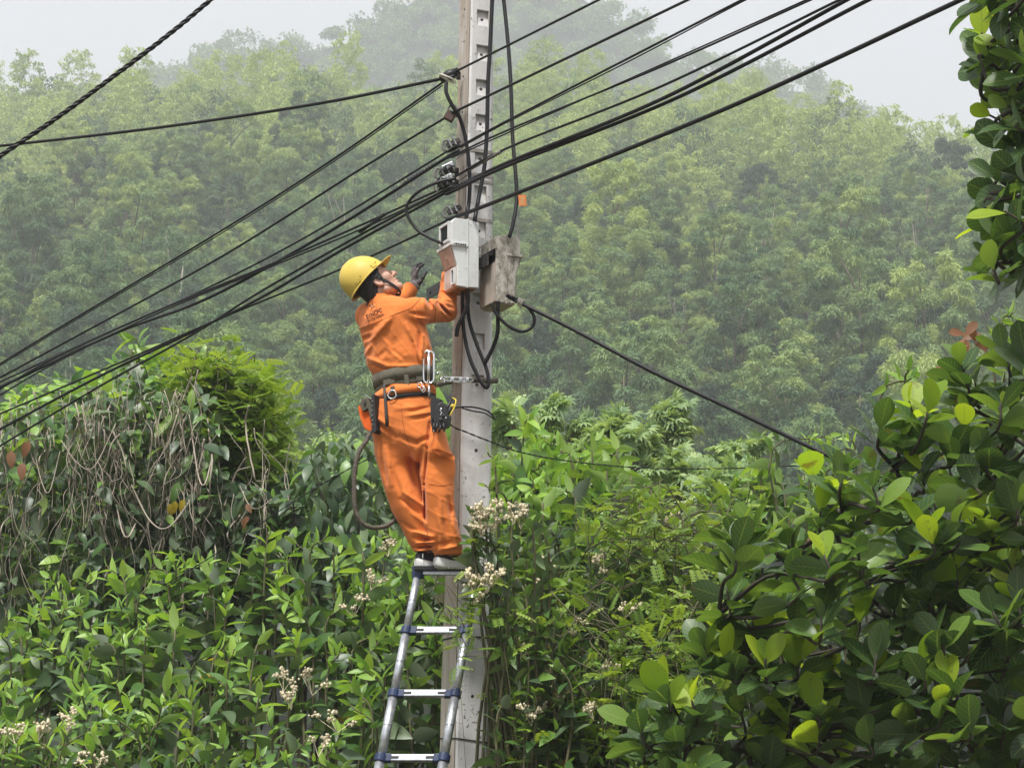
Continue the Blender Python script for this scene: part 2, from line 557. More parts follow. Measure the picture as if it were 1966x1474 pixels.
def hill_trunk(lob, H, low, r0, seed, nb=7):
    rg = np.random.default_rng(seed)
    b = MB()
    top = np.array((rg.normal() * 0.4, rg.normal() * 0.4, H * 0.86))
    mid = top * 0.5 + np.array((rg.normal() * 0.35, rg.normal() * 0.35, 0))
    tp = smoothline([(0, 0, -1.2), mid, top], 8)
    b.tube(tp, np.linspace(r0, r0 * 0.2, 8), 6)
    for j in range(nb):
        l = lob[int(rg.integers(len(lob)))]
        s = tp[min(7, 2 + int(5 * rg.random()))]
        if l[2] < s[2]: s = tp[2]
        e = np.array(l[:3])
        m = (s + e) / 2 + np.array((0, 0, 0.3))
        b.tube(smoothline([s, m, e], 5), np.linspace(r0 * 0.42, r0 * 0.1, 5), 5)
    return b

PROTO = []
specs = [  # seed H rad low lobes per droop blade narrow foliage bark r0
    (11, 12.5, 2.45, 2.6, 84, 480, 0.62, (0.27, 0.030), 1.0, m_droop, m_bark, 0.15),
    (12, 14.5, 2.2, 3.2, 88, 460, 0.66, (0.30, 0.030), 0.8, m_droop, m_bark, 0.16),
    (13, 11.5, 2.75, 2.0, 88, 460, 0.58, (0.26, 0.031), 1.1, m_droop, m_bark, 0.15),
    (14, 13.0, 2.4, 2.8, 80, 480, 0.62, (0.27, 0.030), 0.9, m_yel, m_bark, 0.15),
    (15, 9.5, 3.3, 1.6, 70, 420, 0.15, (0.22, 0.055), 1.2, m_dark, m_bark, 0.19),
    (16, 13.5, 2.2, 4.2, 60, 400, 0.64, (0.29, 0.029), 0.9, m_droop, m_pale_bark, 0.14),
    (17, 12.0, 2.3, 2.2, 76, 480, 0.64, (0.29, 0.029), 1.0, m_dark, m_bark, 0.15),
]
LIGHT = []                                     # the same crowns with fewer, broader blades for the mass behind
for (sd, H, rad, low, nl, per, dr, bl, nar, fm, bm_, r0) in specs:
    V, F, T, lob = hill_crown(sd, H, rad, low, nl, per, dr, bl, nar)
    cm = mesh_np('crown', V, [F], None, T, False, fm)
    tm = hill_trunk(lob, H, low, r0, sd + 50, 12 if bm_ is m_pale_bark else 7).mesh('trunk', bm_, True)
    PROTO.append((cm, tm, H))
    LIGHT.append((*hill_crown(sd, H, rad, low, nl, per // 7, dr, (bl[0] * 1.5, bl[1] * 2.3), nar)[:3], fm))
# bamboo-like arching clump for the ridge
rg = np.random.default_rng(5)
b = MB(); Vb, Tb = [], []
for i in range(16):
    a = rg.random() * 6.28; out = 2.2 + 2.6 * rg.random(); hh = 6 + 4 * rg.random()
    pts = smoothline([(0.3 * math.cos(a), 0.3 * math.sin(a), -0.5), (0.25 * out * math.cos(a), 0.25 * out * math.sin(a), hh * 0.7), (0.65 * out * math.cos(a), 0.65 * out * math.sin(a), hh), (out * math.cos(a), out * math.sin(a), hh * 0.86)], 14)
    b.tube(pts, np.linspace(0.06, 0.02, 14), 5)
    for k in range(4, 14):
        for q in range(16):
            p = pts[k] + rg.normal(size=3) * 0.22
            al = unit(np.array((math.cos(a), math.sin(a), -0.7)) + rg.normal(size=3) * 0.7)
            s_ = unit(np.cross(al, rg.normal(size=3)))
            L = 0.5 + 0.5 * rg.random()
            Vb.append([p, p + al * L * 0.4 + s_ * 0.05, p + al * L, p + al * L * 0.4 - s_ * 0.05]); Tb += [rg.random()] * 4
Vb = np.array(Vb).reshape(-1, 3)
PROTO.append((mesh_np('crown', Vb, [np.arange(len(Vb)).reshape(-1, 4)], None, np.array(Tb), False, m_droop), b.mesh('trunk', m_bark, True), 10.0))
KIND_WORD = ['soft green drooping', 'tall soft green drooping', 'broad soft green drooping', 'yellow-green drooping', 'dark rounded', 'thin drooping pale-trunked', 'dark drooping', 'arching bamboo-like']

def band(y):
    return 'in the front row' if y < 94 else 'in the second row' if y < 108 else 'on the lower slope' if y < 122 else 'on the middle slope' if y < 200 else 'on the ridge'
def side(px):
    return ('at the left edge' if px < 130 else 'below the twisted cable' if px < 330 else 'well left of helmet' if px < 540 else 'left of the helmet' if px < 720 else 'behind the worker' if px < 950 else
            'just right of pole' if px < 1150 else 'above the service cable' if px < 1380 else 'above the jackfruit tree' if px < 1640 else 'near the right edge')

def put_tree(k, x, y, z, s, rot, lean=0.0):
    cm, tm, H = PROTO[k]
    px = CX + FPX * x / (y + 12)
    name = 'bamboo_clump' if k == 7 else 'hill_tree'
    lab = '%s tree %s, %s' % (KIND_WORD[k], band(y), side(px)) if k != 7 else 'arching bamboo clump %s, %s' % (band(y), side(px))
    grp = '%s trees %s %s' % (KIND_WORD[k], band(y), side(px))
    ALIKE.setdefault(lab, [])
    o = thing(name, lab, 'tree' if k != 7 else 'bamboo', (x, y, z), grp)
    o.rotation_euler = (lean, lean * 0.7, rot); o.scale = (s[0], s[0], s[1])
    for nm, me in (('trunk', tm), ('crown', cm)):
        c = bpy.data.objects.new(nm, me); COL.objects.link(c); c.parent = o
    ALIKE[lab].append((px, o))
    return o
ALIKE = {}
ORD = 'first second third fourth fifth sixth seventh eighth ninth tenth eleventh twelfth thirteenth fourteenth fifteenth sixteenth seventeenth eighteenth nineteenth twentieth'.split()

rg = np.random.default_rng(21)
cand = []
y = 80.0
while y < 296:
    half = (y + 12) * 1040 / FPX + 4
    step = 4.4 + (y - 80) * 0.006
    n = int(2 * half / step) + 1
    for i in range(n):
        x = -half + (i + 0.5 * (int(y * 10) % 2) + (rg.random() - 0.5) * 0.8) * step
        cand.append((x, y + (rg.random() - 0.5) * 5.0))
    y += 6.6 + (y - 80) * 0.012
cand.sort(key=lambda c: c[1])
N_TREES = 296
mass = {}
for i, (x, y) in enumerate(cand):
    z = float(h_front(x, y))
    ridge = y > 262
    k = int(rg.choice(7, p=[.22, .20, .20, .09, .07, .07, .15] if not ridge else [.20, .14, .20, .16, .20, .0, .10]))
    sx = 0.80 + 0.45 * rg.random(); szz = sx * (0.85 + 0.3 * rg.random())
    rot = rg.random() * 6.28; rnd = rg.random()
    if i < N_TREES:
        put_tree(k, x, y, z, (sx, szz), rot, (rg.random() - 0.5) * 0.08)
    else:
        c, s = math.cos(rot), math.sin(rot)
        M = np.array([[c * sx, -s * sx, 0], [s * sx, c * sx, 0], [0, 0, szz]])
        V, F, T, fm = LIGHT[k]
        mass.setdefault(fm.name, [fm, [], [], [], 0])
        e = mass[fm.name]
        e[1].append(V @ M.T + np.array((x, y, z))); e[2].append(F + e[4]); e[3].append(T + 0.5 * rnd); e[4] += len(V)
Vs, Fs, Ts, mi, ms, off = [], [], [], [], [], 0
for e in mass.values():
    V = np.concatenate(e[1]); F = np.concatenate(e[2]) + off
    Vs.append(V); Fs.append(F); Ts.append(np.concatenate(e[3])); mi.append(np.full(len(F), len(ms))); ms.append(e[0]); off += len(V)
tag(link('upper_forest', mesh_np('upper_forest', np.concatenate(Vs), Fs, None, np.concatenate(Ts), False, ms, np.concatenate(mi))),
    'drooping green forest rising to the ridge behind the first trees', kind='stuff')
for (px, Y) in ((60, 262), (150, 276), (560, 250), (600, 268), (1190, 262), (1270, 258), (460, 284)):
    x = (px - CX) / FPX * (Y + 12)
    put_tree(7, x, Y, float(h_front(x, Y)) + 2.0, (0.9 + 0.3 * rg.random(),) * 2, rg.random() * 6.28)

for lab, os_ in ALIKE.items():
    os_.sort(key=lambda e: e[0])
    if len(os_) > 1:
        for i, (px, o) in enumerate(os_): o['label'] = lab + ', ' + ORD[i] + ' from left'

# far forest: one mass on the misty hill
rg = np.random.default_rng(31)
clV, clT = [], []
n = 2300
fx = rg.uniform(-1, 1, n); fy = rg.uniform(490, 715, n)
fx = fx * (fy + 12) * 1120 / FPX
fz = h_back(fx, fy)
for i in range(n):
    rad = 2.6 + 2.6 * rg.random(); k = 260
    d = unit(rg.normal(size=(k, 3))); d[:, 2] = np.abs(d[:, 2])
    lob = 0.75 + 0.35 * np.sin(d[:, 0] * 4 + i) * np.cos(d[:, 1] * 5 + 2 * i)
    p = np.array((fx[i], fy[i], fz[i] + 3.0 + 3 * rg.random())) + d * rad * lob[:, None] * np.array((1, 1, 1.05))
    al = unit(d * 0.6 + rg.normal(size=(k, 3)) * 0.6 + np.array((0, 0, -0.3)))
    s_ = unit(np.cross(al, rg.normal(size=(k, 3))))
    L = (0.7 + 0.6 * rg.random(k))[:, None]; w = (0.24 + 0.16 * rg.random(k))[:, None]
    clV.append(np.stack([p, p + al * L * .5 + s_ * w, p + al * L, p + al * L * .5 - s_ * w], 1))
    clT.append(np.repeat(rg.random() * 0.5 + 0.15 * rg.random(k), 4))
V = np.concatenate(clV).reshape(-1, 3)
m_far = hill_leaf('far_foliage', [(0.0, (0.055, 0.125, 0.055)), (0.5, (0.12, 0.22, 0.085)), (1.0, (0.26, 0.38, 0.13))])
tag(link('far_forest', mesh_np('far_forest', V, [np.arange(len(V)).reshape(-1, 4)], None, np.concatenate(clT), False, m_far)),
    'hazy mass of forest covering the far hill', kind='stuff')
# ================================================================== concrete pole, boxes, cables, ladder
def concrete_mat(name, base, stain, streak=(0.36, 0.295, 0.225), sides=True):
    m, n, l, b = new_mat(name)
    tc = n.new('ShaderNodeTexCoord')
    mp = n.new('ShaderNodeMapping'); mp.inputs['Scale'].default_value = (9, 9, 1.3)
    l.new(tc.outputs['Object'], mp.inputs['Vector'])
    nz = n.new('ShaderNodeTexNoise'); nz.inputs['Scale'].default_value = 1.6; nz.inputs['Detail'].default_value = 8; nz.inputs['Roughness'].default_value = 0.65
    l.new(mp.outputs[0], nz.inputs['Vector'])
    rp = ramp(n, [(0.30, [c * 0.80 for c in base]), (0.52, base), (0.75, [min(1, c * 1.10) for c in base])])
    l.new(nz.outputs[0], rp.inputs[0])
    col = rp.outputs[0]
    def mixin(fac, col, c2):
        mx = n.new('ShaderNodeMix'); mx.data_type = 'RGBA'
        l.new(fac, mx.inputs[0]); l.new(col, mx.inputs[6]); mx.inputs[7].default_value = rgba(c2)
        return mx.outputs[2]
    # brown weathering down one side (the face turned left), by the object's own normal
    if sides:
        ge = n.new('ShaderNodeNewGeometry')
        vt = n.new('ShaderNodeVectorMath'); vt.operation = 'DOT_PRODUCT'; vt.inputs[1].default_value = (-0.90, -0.42, 0)
        l.new(ge.outputs['True Normal'], vt.inputs[0])
        mr = n.new('ShaderNodeMapRange'); mr.inputs['From Min'].default_value = 0.75; mr.inputs['From Max'].default_value = 0.98
        l.new(vt.outputs['Value'], mr.inputs[0])
        mp2 = n.new('ShaderNodeMapping'); mp2.inputs['Scale'].default_value = (16, 16, 2.0)
        l.new(tc.outputs['Object'], mp2.inputs['Vector'])
        n2 = n.new('ShaderNodeTexNoise'); n2.inputs['Scale'].default_value = 1.5; n2.inputs['Detail'].default_value = 7
        l.new(mp2.outputs[0], n2.inputs['Vector'])
        r2 = ramp(n, [(0.25, (0.35, 0.35, 0.35)), (0.60, (0.95, 0.95, 0.95))]); l.new(n2.outputs[0], r2.inputs[0])
        mu = n.new('ShaderNodeMath'); mu.operation = 'MULTIPLY'
        l.new(mr.outputs[0], mu.inputs[0]); l.new(r2.outputs[0], mu.inputs[1])
        col = mixin(mu.outputs[0], col, streak)
    # dark specks and blotches
    n3 = n.new('ShaderNodeTexNoise'); n3.inputs['Scale'].default_value = 46; n3.inputs['Detail'].default_value = 3
    l.new(tc.outputs['Object'], n3.inputs['Vector'])
    n4 = n.new('ShaderNodeTexNoise'); n4.inputs['Scale'].default_value = 3.2; n4.inputs['Detail'].default_value = 4
    l.new(tc.outputs['Object'], n4.inputs['Vector'])
    ad = n.new('ShaderNodeMath'); ad.operation = 'MULTIPLY_ADD'; ad.inputs[1].default_value = 0.42
    l.new(n4.outputs[0], ad.inputs[0]); l.new(n3.outputs[0], ad.inputs[2])
    r3 = ramp(n, [(0.84, (0, 0, 0)), (0.94, (1, 1, 1))]); l.new(ad.outputs[0], r3.inputs[0])
    col = mixin(r3.outputs[0], col, stain)
    l.new(col, b.inputs['Base Color'])
    b.inputs['Roughness'].default_value = 0.9
    b.inputs['Specular IOR Level'].default_value = 0.25
    bp = n.new('ShaderNodeBump'); bp.inputs['Strength'].default_value = 0.25; bp.inputs['Distance'].default_value = 0.006
    l.new(n3.outputs[0], bp.inputs['Height']); l.new(bp.outputs[0], b.inputs['Normal'])
    return m

m_conc = concrete_mat('pole_concrete', (0.64, 0.63, 0.62), (0.17, 0.155, 0.14))
m_hole_shade = simple_mat('hole_shade', (0.012, 0.012, 0.012), 0.9)  # near-black colour that paints the shade inside holes and slots
m_cable = simple_mat('black_cable', (0.008, 0.008, 0.009), 0.45, var=0.2, scale=30, spec=0.3)
m_cable2 = simple_mat('worn_black_cable', (0.030, 0.030, 0.032), 0.42, var=0.3, scale=20)
m_grey_wire = simple_mat('grey_wire', (0.16, 0.155, 0.15), 0.5, var=0.3, scale=30)
m_steel = simple_mat('galvanised_steel', (0.42, 0.43, 0.44), 0.35, 0.9, 0.25, 40)
m_dark_steel = simple_mat('dark_steel', (0.060, 0.055, 0.052), 0.55, 0.5, 0.4, 25)
m_white_box = concrete_mat('white_box_plastic', (0.64, 0.65, 0.64), (0.48, 0.46, 0.43), sides=False)
m_white_box.node_tree.nodes['Principled BSDF'].inputs['Roughness'].default_value = 0.45
m_brown_door = simple_mat('faded_brown_flap', (0.40, 0.27, 0.205), 0.7, var=0.35, scale=18)
m_pink_face = simple_mat('stained_lower_face', (0.50, 0.40, 0.35), 0.65, var=0.3, scale=16)
m_rust_bottom = simple_mat('rusty_bottom', (0.26, 0.17, 0.10), 0.75, var=0.4, scale=20)
m_glass = simple_mat('dark_window', (0.006, 0.006, 0.007), 0.5, var=0.1, spec=0.15)

# ---- weathered beige box material: dark lichen down its sides
def weathered_mat():
    m, n, l, b = new_mat('weathered_box')
    tc = n.new('ShaderNodeTexCoord')
    mp = n.new('ShaderNodeMapping'); mp.inputs['Scale'].default_value = (11, 11, 8)
    l.new(tc.outputs['Object'], mp.inputs['Vector'])
    nz = n.new('ShaderNodeTexNoise'); nz.inputs['Scale'].default_value = 2.2; nz.inputs['Detail'].default_value = 9; nz.inputs['Roughness'].default_value = 0.7
    l.new(mp.outputs[0], nz.inputs['Vector'])
    rp = ramp(n, [(0.36, (0.10, 0.085, 0.06)), (0.46, (0.29, 0.265, 0.22)), (0.54, (0.46, 0.435, 0.375)), (0.8, (0.56, 0.54, 0.48))])
    l.new(nz.outputs[0], rp.inputs[0]); l.new(rp.outputs[0], b.inputs['Base Color'])
    b.inputs['Roughness'].default_value = 0.85
    return m
m_weather = weathered_mat()
m_weather_in = simple_mat('box_inner_wall', (0.40, 0.35, 0.30), 0.8, var=0.25, scale=10)

# pole section: two visible faces; yaw so that the left face is narrow
YAW = R(24)
AX_R = np.array((math.cos(YAW), math.sin(YAW), 0.0))       # along the wide (right-hand) face, going right and away
AX_L = np.array((-math.sin(YAW), math.cos(YAW), 0.0))      # along the narrow (left-hand) face, going left and away
def pole_edges(py):                                        # left edge, near corner, right edge in the photograph
    return np.interp(py, [0, 800, 1300, 1700], [877, 862, 843, 826]), np.interp(py, [0, 800, 1300, 1700], [905, 886, 878, 870]), np.interp(py, [0, 800, 1300, 1700], [951, 946, 938, 931])
Y_NEAR = -0.13
rings = []
for py in (-420, 0, 400, 800, 1050, 1300, 1671):
    le, ne, re_ = pole_edges(py)
    c = np.array(W(ne, py, Y_NEAR))
    k = (12 + Y_NEAR) / FPX
    wr = (re_ - ne) * k / (math.cos(YAW) * 0.965); wl_ = (ne - le) * k / (math.sin(YAW) * 1.02)
    rings.append((c, min(wr, 0.22), min(wl_, 0.24)))
# straight down to the ground
c0, wr0, wl0 = rings[-1]
rings.append((c0 + np.array((-0.02, 0, -c0[2] - 0.3)), wr0, wl0))
def ring_pts(c, wr, wl_):
    ch = 0.012; rr = 0.03
    P = []
    A, B, C_, D = c, c + AX_R * wr, c + AX_R * wr + AX_L * wl_, c + AX_L * wl_
    # near corner chamfer, right corner rounded, back corners chamfered
    P += [A + AX_L * ch, A + AX_R * ch]
    for t in np.linspace(0, 1, 5):
        a = t * PI / 2
        P.append(B - AX_R * rr * (1 - math.sin(a)) + AX_L * rr * (1 - math.cos(a)))
    P += [C_ - AX_R * ch, C_ - AX_R * ch * 2 - AX_L * 0, D + AX_R * ch, D - AX_L * ch]
    return P
pm = MB(); k = 11
zs = [r[0][2] for r in rings]
def ring_at(z):
    zz = np.array(zs)[::-1]
    cx = np.array([np.interp(z, zz, [r[0][i] for r in rings][::-1]) for i in range(3)])
    return cx, np.interp(z, zz, [r[1] for r in rings][::-1]), np.interp(z, zz, [r[2] for r in rings][::-1])
allz = np.linspace(zs[0], zs[-1], 40)
V = []
for z in allz:
    V += ring_pts(*ring_at(z))
q = []
for i in range(len(allz) - 1):
    for j in range(k):
        a = i * k + j; b2 = i * k + (j + 1) % k
        q.append((a, a + k, b2 + k, b2))
pm.add(V, quads=q, ngons=[list(range(k)), list(range((len(allz) - 1) * k, len(allz) * k))[::-1]])
pole = thing('utility_pole', 'tapering square concrete pole with two rows of stepped pockets', 'utility pole', (W(890, 1671, 0).x, 0, 0))
shaft = pm.build('shaft', m_conc, pole)

# pockets with holes are cut into both faces (a boolean, applied at once)
cut = MB(); holes = []
def face_frame(z, which):
    c, wr, wl_ = ring_at(z)
    if which == 'R': return c + AX_R * wr * 0.50, AX_R, -AX_L, wr
    return c + AX_L * wl_ * 0.52, AX_L, -AX_R, wl_
pock_R = [35, 102, 168, 235, 302, 372, 440, 578, 655, 735]
pock_L = [10, 72, 140, 208, 275, 346, 412, 620, 702]
for which, ys in (('R', pock_R), ('L', pock_L)):
    for py in ys:
        z = W(900, py, -0.1).z
        p, ax, nrm, w_ = face_frame(z, which)
        hw, hh = (0.036, 0.047) if which == 'R' else (0.026, 0.040)
        dpt = 0.026 if which == 'R' else 0.026
        M = np.stack([ax, nrm, (0, 0, 1)], 1)
        # sloping pocket: deep at the top, nothing at the bottom
        P = []
        for (sx, sz, d) in ((-1, 1, dpt), (1, 1, dpt), (1, -1, 0.004), (-1, -1, 0.004)):
            P.append(p + ax * sx * hw + np.array((0, 0, sz * hh)) - nrm * d)
        cut.add(P + [q_ + nrm * (0.06 + dpt) for q_ in P], quads=[(0, 1, 2, 3), (7, 6, 5, 4), (0, 4, 5, 1), (1, 5, 6, 2), (2, 6, 7, 3), (3, 7, 4, 0)])
        holes.append((p + np.array((0, 0, -0.006)), ax, nrm))
for py in (864, 1336):
    z = W(900, py, -0.1).z
    p, ax, nrm, w_ = face_frame(z, 'R')
    holes.append((p - ax * 0.004, ax, nrm))
hc = MB()
for (p, ax, nrm) in holes:
    hc.tube([p + nrm * 0.03, p - nrm * 0.07], 0.0105, 10)
def boolean(target, cutter_mb, mat):
    co = cutter_mb.build('cutter', mat)
    md = target.modifiers.new('cut', 'BOOLEAN'); md.operation = 'DIFFERENCE'; md.object = co; md.solver = 'EXACT'
    dg = bpy.context.evaluated_depsgraph_get()
    me = bpy.data.meshes.new_from_object(target.evaluated_get(dg))
    target.modifiers.clear(); old = target.data; target.data = me
    bpy.data.meshes.remove(old)
    cm = co.data; bpy.data.objects.remove(co); bpy.data.meshes.remove(cm)
boolean(shaft, cut, m_conc)
boolean(shaft, hc, m_hole_shade)
# casting seam beside the near corner
sm = MB()
for i in range(len(allz) - 1):
    c, wr, wl_ = ring_at(allz[i]); c2, _, _ = ring_at(allz[i + 1])
    p1 = c + AX_L * 0.012 + AX_R * 0.0; p2 = c2 + AX_L * 0.012
    sm.tube([p1 - AX_R * 0.0005, p2 - AX_R * 0.0005], 0.0022, 5, caps=False)
sm.build('casting_seam', simple_mat('seam', (0.12, 0.085, 0.06), 0.9), pole)
# iron straps round the pole
def strap(py, mat, r=0.004, parent=pole, name='iron_strap', tilt=0.0, wide=0.018):
    z = W(900, py, -0.1).z
    c, wr, wl_ = ring_at(z)
    P = ring_pts(c, wr, wl_)
    ctr = np.mean(P, axis=0)
    b = MB(); kk = len(P)
    V = []
    for p in P:
        o_ = unit(p - ctr) * r
        dz = np.array((0, 0, (p[0] - ctr[0]) * tilt))
        V += [p + o_ + dz + (0, 0, wide / 2), p + o_ + dz - (0, 0, wide / 2), p - o_ * 0.2 + dz + (0, 0, wide / 2), p - o_ * 0.2 + dz - (0, 0, wide / 2)]
    q = []
    for i in range(kk):
        a, c_ = i * 4, ((i + 1) % kk) * 4
        q += [(a, a + 1, c_ + 1, c_), (a, c_, c_ + 2, a + 2), (a + 1, a + 3, c_ + 3, c_ + 1)]
    b.add(V, quads=q)
    return b.build(name, mat, parent)
m_strap = simple_mat('weathered_strap', (0.33, 0.30, 0.27), 0.6, 0.3, 0.3, 30)
for py in (290, 336, 348, 422):
    strap(py, m_strap)

# ---- meter boxes
T_ = np.array((math.sin(R(25)), -math.cos(R(25)), 0.0))    # along the bracket: towards the camera, a little right
N_ = np.array((-math.cos(R(25)), -math.sin(R(25)), 0.0))   # the way the white box faces: left
UP = np.array((0, 0, 1.0))
def meter_box(origin, nrm, width, depth, zt, zb, zl, name, label, shell_m, face_m, flap_m, bottom_m, window, open_back=False):
    """origin: middle of the back at any height; nrm the way the front faces; heights: top, bottom, lip."""
    t = np.cross(UP, nrm)
    root = thing(name, label, 'meter box', tuple(origin[:2]) + (zb,))
    o2 = np.array((origin[0], origin[1], 0.0))
    def P(d, s, z): return o2 + nrm * d + t * s + UP * z
    h = width / 2; H = zt - zb
    rec = 0.032
    zf = zl - 0.112 * H / 0.375          # where the sloping flap ends
    # side profile (depth, z); the base half and the lid half are separate shells with a rib between
    split = depth * 0.42
    base = [(0, zb + .004), (split, zb), (split, zt), (0, zt - 0.012)]
    lid = [(split, zb), (depth - rec, zb + 0.004), (depth - rec, zf), (depth - 0.002, zl - 0.012), (depth - 0.002, zt - 0.022), (depth - 0.02, zt), (split, zt)]
    b = MB(); b.prism([P(d, -h, z) for d, z in base], t * width)
    if open_back:
        pass
    b.build('base_shell', shell_m, root, bevel=0.004)
    b = MB(); b.prism([P(d, -h + 0.003, z) for d, z in lid], t * (width - 0.006))
    b.build('lid', shell_m, root, bevel=0.004)
    b = MB(); b.box(P(split, 0, (zt + zb) / 2), (0.003, h + 0.0035, H / 2 + 0.002), np.stack([nrm, t, UP], 1))
    b.build('rib', shell_m, root, bevel=0.001)
    # projecting lip
    b = MB(); b.box(P((split + depth) / 2 + 0.004, 0, zl), ((depth - split) / 2 + 0.007, h + 0.007, 0.008), np.stack([nrm, t, UP], 1))
    b.build('lip', shell_m, root, bevel=0.002)
    # sloping flap and lower face, plates set a little proud
    sl = unit(nrm * rec + UP * (zl - 0.012 - zf)); fn = np.cross(t, sl); fn = fn if np.dot(fn, nrm) > 0 else -fn
    mid = (P(depth - rec, 0, zf) + P(depth, 0, zl - 0.012)) / 2
    b = MB(); b.box(mid + fn * 0.004, (0.003, h - 0.012, 0.5 * math.hypot(rec, zl - 0.012 - zf) - 0.004), np.stack([fn, t, sl], 1))
    b.build('flap', flap_m, root, bevel=0.0015)
    b = MB(); b.box(P(depth - rec + 0.002, 0, (zf + zb) / 2), (0.003, h - 0.008, (zf - zb) / 2 - 0.006), np.stack([nrm, t, UP], 1))
    lf = b.build('lower_face', face_m, root, bevel=0.0015)
    b = MB(); b.box(P(depth / 2 - 0.012, 0, zb - 0.002), (depth / 2 - 0.025, h - 0.008, 0.003), np.stack([nrm, t, UP], 1))
    b.build('bottom_plate', bottom_m, root)
    if window:
        zc = (zl + zt) / 2 + 0.002; hh = (zt - zl) / 2 - 0.026; hw = h - 0.030
        b = MB()
        for (s, z, ws, wz) in ((0, zc + hh, hw + 0.008, 0.007), (0, zc - hh, hw + 0.008, 0.007), (-hw, zc, 0.007, hh), (hw, zc, 0.007, hh)):
            b.box(P(depth + 0.004, s, z), (0.008, ws, wz), np.stack([nrm, t, UP], 1))
        fr = b.build('window_frame', shell_m, root, bevel=0.002)
        b = MB(); b.box(P(depth + 0.001, 0, zc), (0.003, hw - 0.005, hh - 0.005), np.stack([nrm, t, UP], 1))
        b.build('window_pane', m_glass, root)
        # latch slot near the camera side of the lower face
        b = MB()
        s0 = h - 0.032 if t[1] < 0 else -h + 0.032
        for (ds, dz, ws, wz) in ((0, 0.04, 0.022, 0.005), (0, -0.04, 0.022, 0.005), (-0.019, 0, 0.004, 0.04), (0.019, 0, 0.004, 0.04)):
            b.box(P(depth - rec + 0.010, s0 + ds, (zf + zb) / 2 + dz), (0.007, ws, wz), np.stack([nrm, t, UP], 1))
        b.build('latch_frame', shell_m, root, bevel=0.001)
        b = MB(); b.box(P(depth - rec + 0.0055, s0, (zf + zb) / 2), (0.002, 0.015, 0.035), np.stack([nrm, t, UP], 1))
        b.build('latch_slot', m_glass, root)
        # smudged dark print along the lip, on the camera side
        b = MB(); rg = np.random.default_rng(3)
        sgn = 1 if t[1] < 0 else -1
        for i, d in enumerate(np.linspace(depth - 0.014, depth - 0.075, 7)):
            wq = 0.0022 + 0.002 * rg.random(); hq = 0.004 + 0.0025 * rg.random()
            b.box(P(d, sgn * (h + 0.0075), zl + 0.001), (wq, 0.0012, hq), np.stack([nrm, t, UP], 1))
        b.build('print', m_glass, root)
        b = MB(); b.box(mid + fn * 0.008 + sl * 0.01, (0.0015, 0.012, 0.012), np.stack([fn, t, sl], 1))
        b.build('flap_badge', simple_mat('badge', (0.45, 0.30, 0.22), 0.6), root, bevel=0.001)
    return root

# near front-top corner of the white box lies on photograph pixel (868, 417)
zt1 = W(868, 417, -0.40).z; zb1 = W(868, 548, -0.40).z; zl1 = W(868, 468, -0.40).z
w1, d1 = 0.176, 0.158
corner1 = np.array(W(868, 417, -0.40)); corner1[2] = 0
back1 = corner1 - N_ * d1 - T_ * (w1 / 2)
meter_box(back1, N_, w1, d1, zt1, zb1, zl1, 'meter_box', 'white plastic meter box with dark square window and brown flap, left on the bracket', m_white_box, m_pink_face, m_brown_door, m_rust_bottom, True)
# the stained box hangs on the far side of the bracket, facing right
Y2 = -0.36
zt2 = W(975, 449, Y2).z; zb2 = W(953, 580, Y2).z; zl2 = W(975, 486, Y2).z
w2, d2 = 0.20, 0.146
c2 = np.array(W(953, 447, Y2)); c2[2] = 0
back2 = c2 - T_ * (w2 / 2)
mb2 = meter_box(back2, -N_, w2, d2, zt2, zb2, zl2, 'meter_box', 'stained beige meter box with lichen on its sides, right on the bracket', m_weather, m_weather_in, m_weather, m_weather_in, False)
# stained box back: pale inner wall below, black plate painting the opening's shade above
tb = np.cross(UP, -N_)
b = MB(); b.box(back2 + N_ * 0.004 + UP * ((zb2 + zt2) / 2 - 0.075), (0.003, w2 / 2 - 0.004, (zt2 - zb2) / 2 - 0.082), np.stack([N_, tb, UP], 1))
b.build('back_plate', m_weather_in, mb2, bevel=0.001)
b = MB(); b.box(back2 + N_ * 0.004 + UP * (zt2 - 0.112), (0.002, w2 / 2 - 0.012, 0.034), np.stack([N_, tb, UP], 1))
b.build('back_shade_plate', m_glass, mb2)

# bracket: angle iron along the pole's left face, out towards the camera between the boxes
zk = W(890, 512, -0.2).z
pk = (back1 + back2) / 2
pk[2] = zk
b = MB()
a0 = pk - T_ * 0.74; a1 = pk + T_ * 0.10
def bar(b, p0, p1, hw, hh):
    d = unit(p1 - p0); s = unit(np.cross(UP, d)); u = np.cross(d, s)
    b.box((p0 + p1) / 2, (np.linalg.norm(p1 - p0) / 2, hw, hh), np.stack([d, s, u], 1))
wide = float(np.linalg.norm(back1[:2] - back2[:2]))
bar(b, a0, a1, 0.004, 0.032)
bar(b, a0 + UP * 0.030 - N_ * 0.02, a1 + UP * 0.030 - N_ * 0.02, 0.020, 0.004)
br = thing('bracket', 'dark angle iron bar bolted to the pole, carrying both meter boxes', 'bracket', tuple(a0))
bo = b.build('bar', m_dark_steel, br)
hcut = MB()
for tt in (0.055,):
    p = a0 + T_ * tt - UP * 0.004
    hcut.tube([p + N_ * 0.03, p - N_ * 0.03], 0.010, 10)
boolean(bo, hcut, m_dark_steel)
bb = MB()
for tt in (0.36, 0.42):
    p = a0 + T_ * tt
    bb.tube([p + N_ * 0.004, p + N_ * 0.016], 0.011, 6)
bb.build('bolt', m_steel, br)

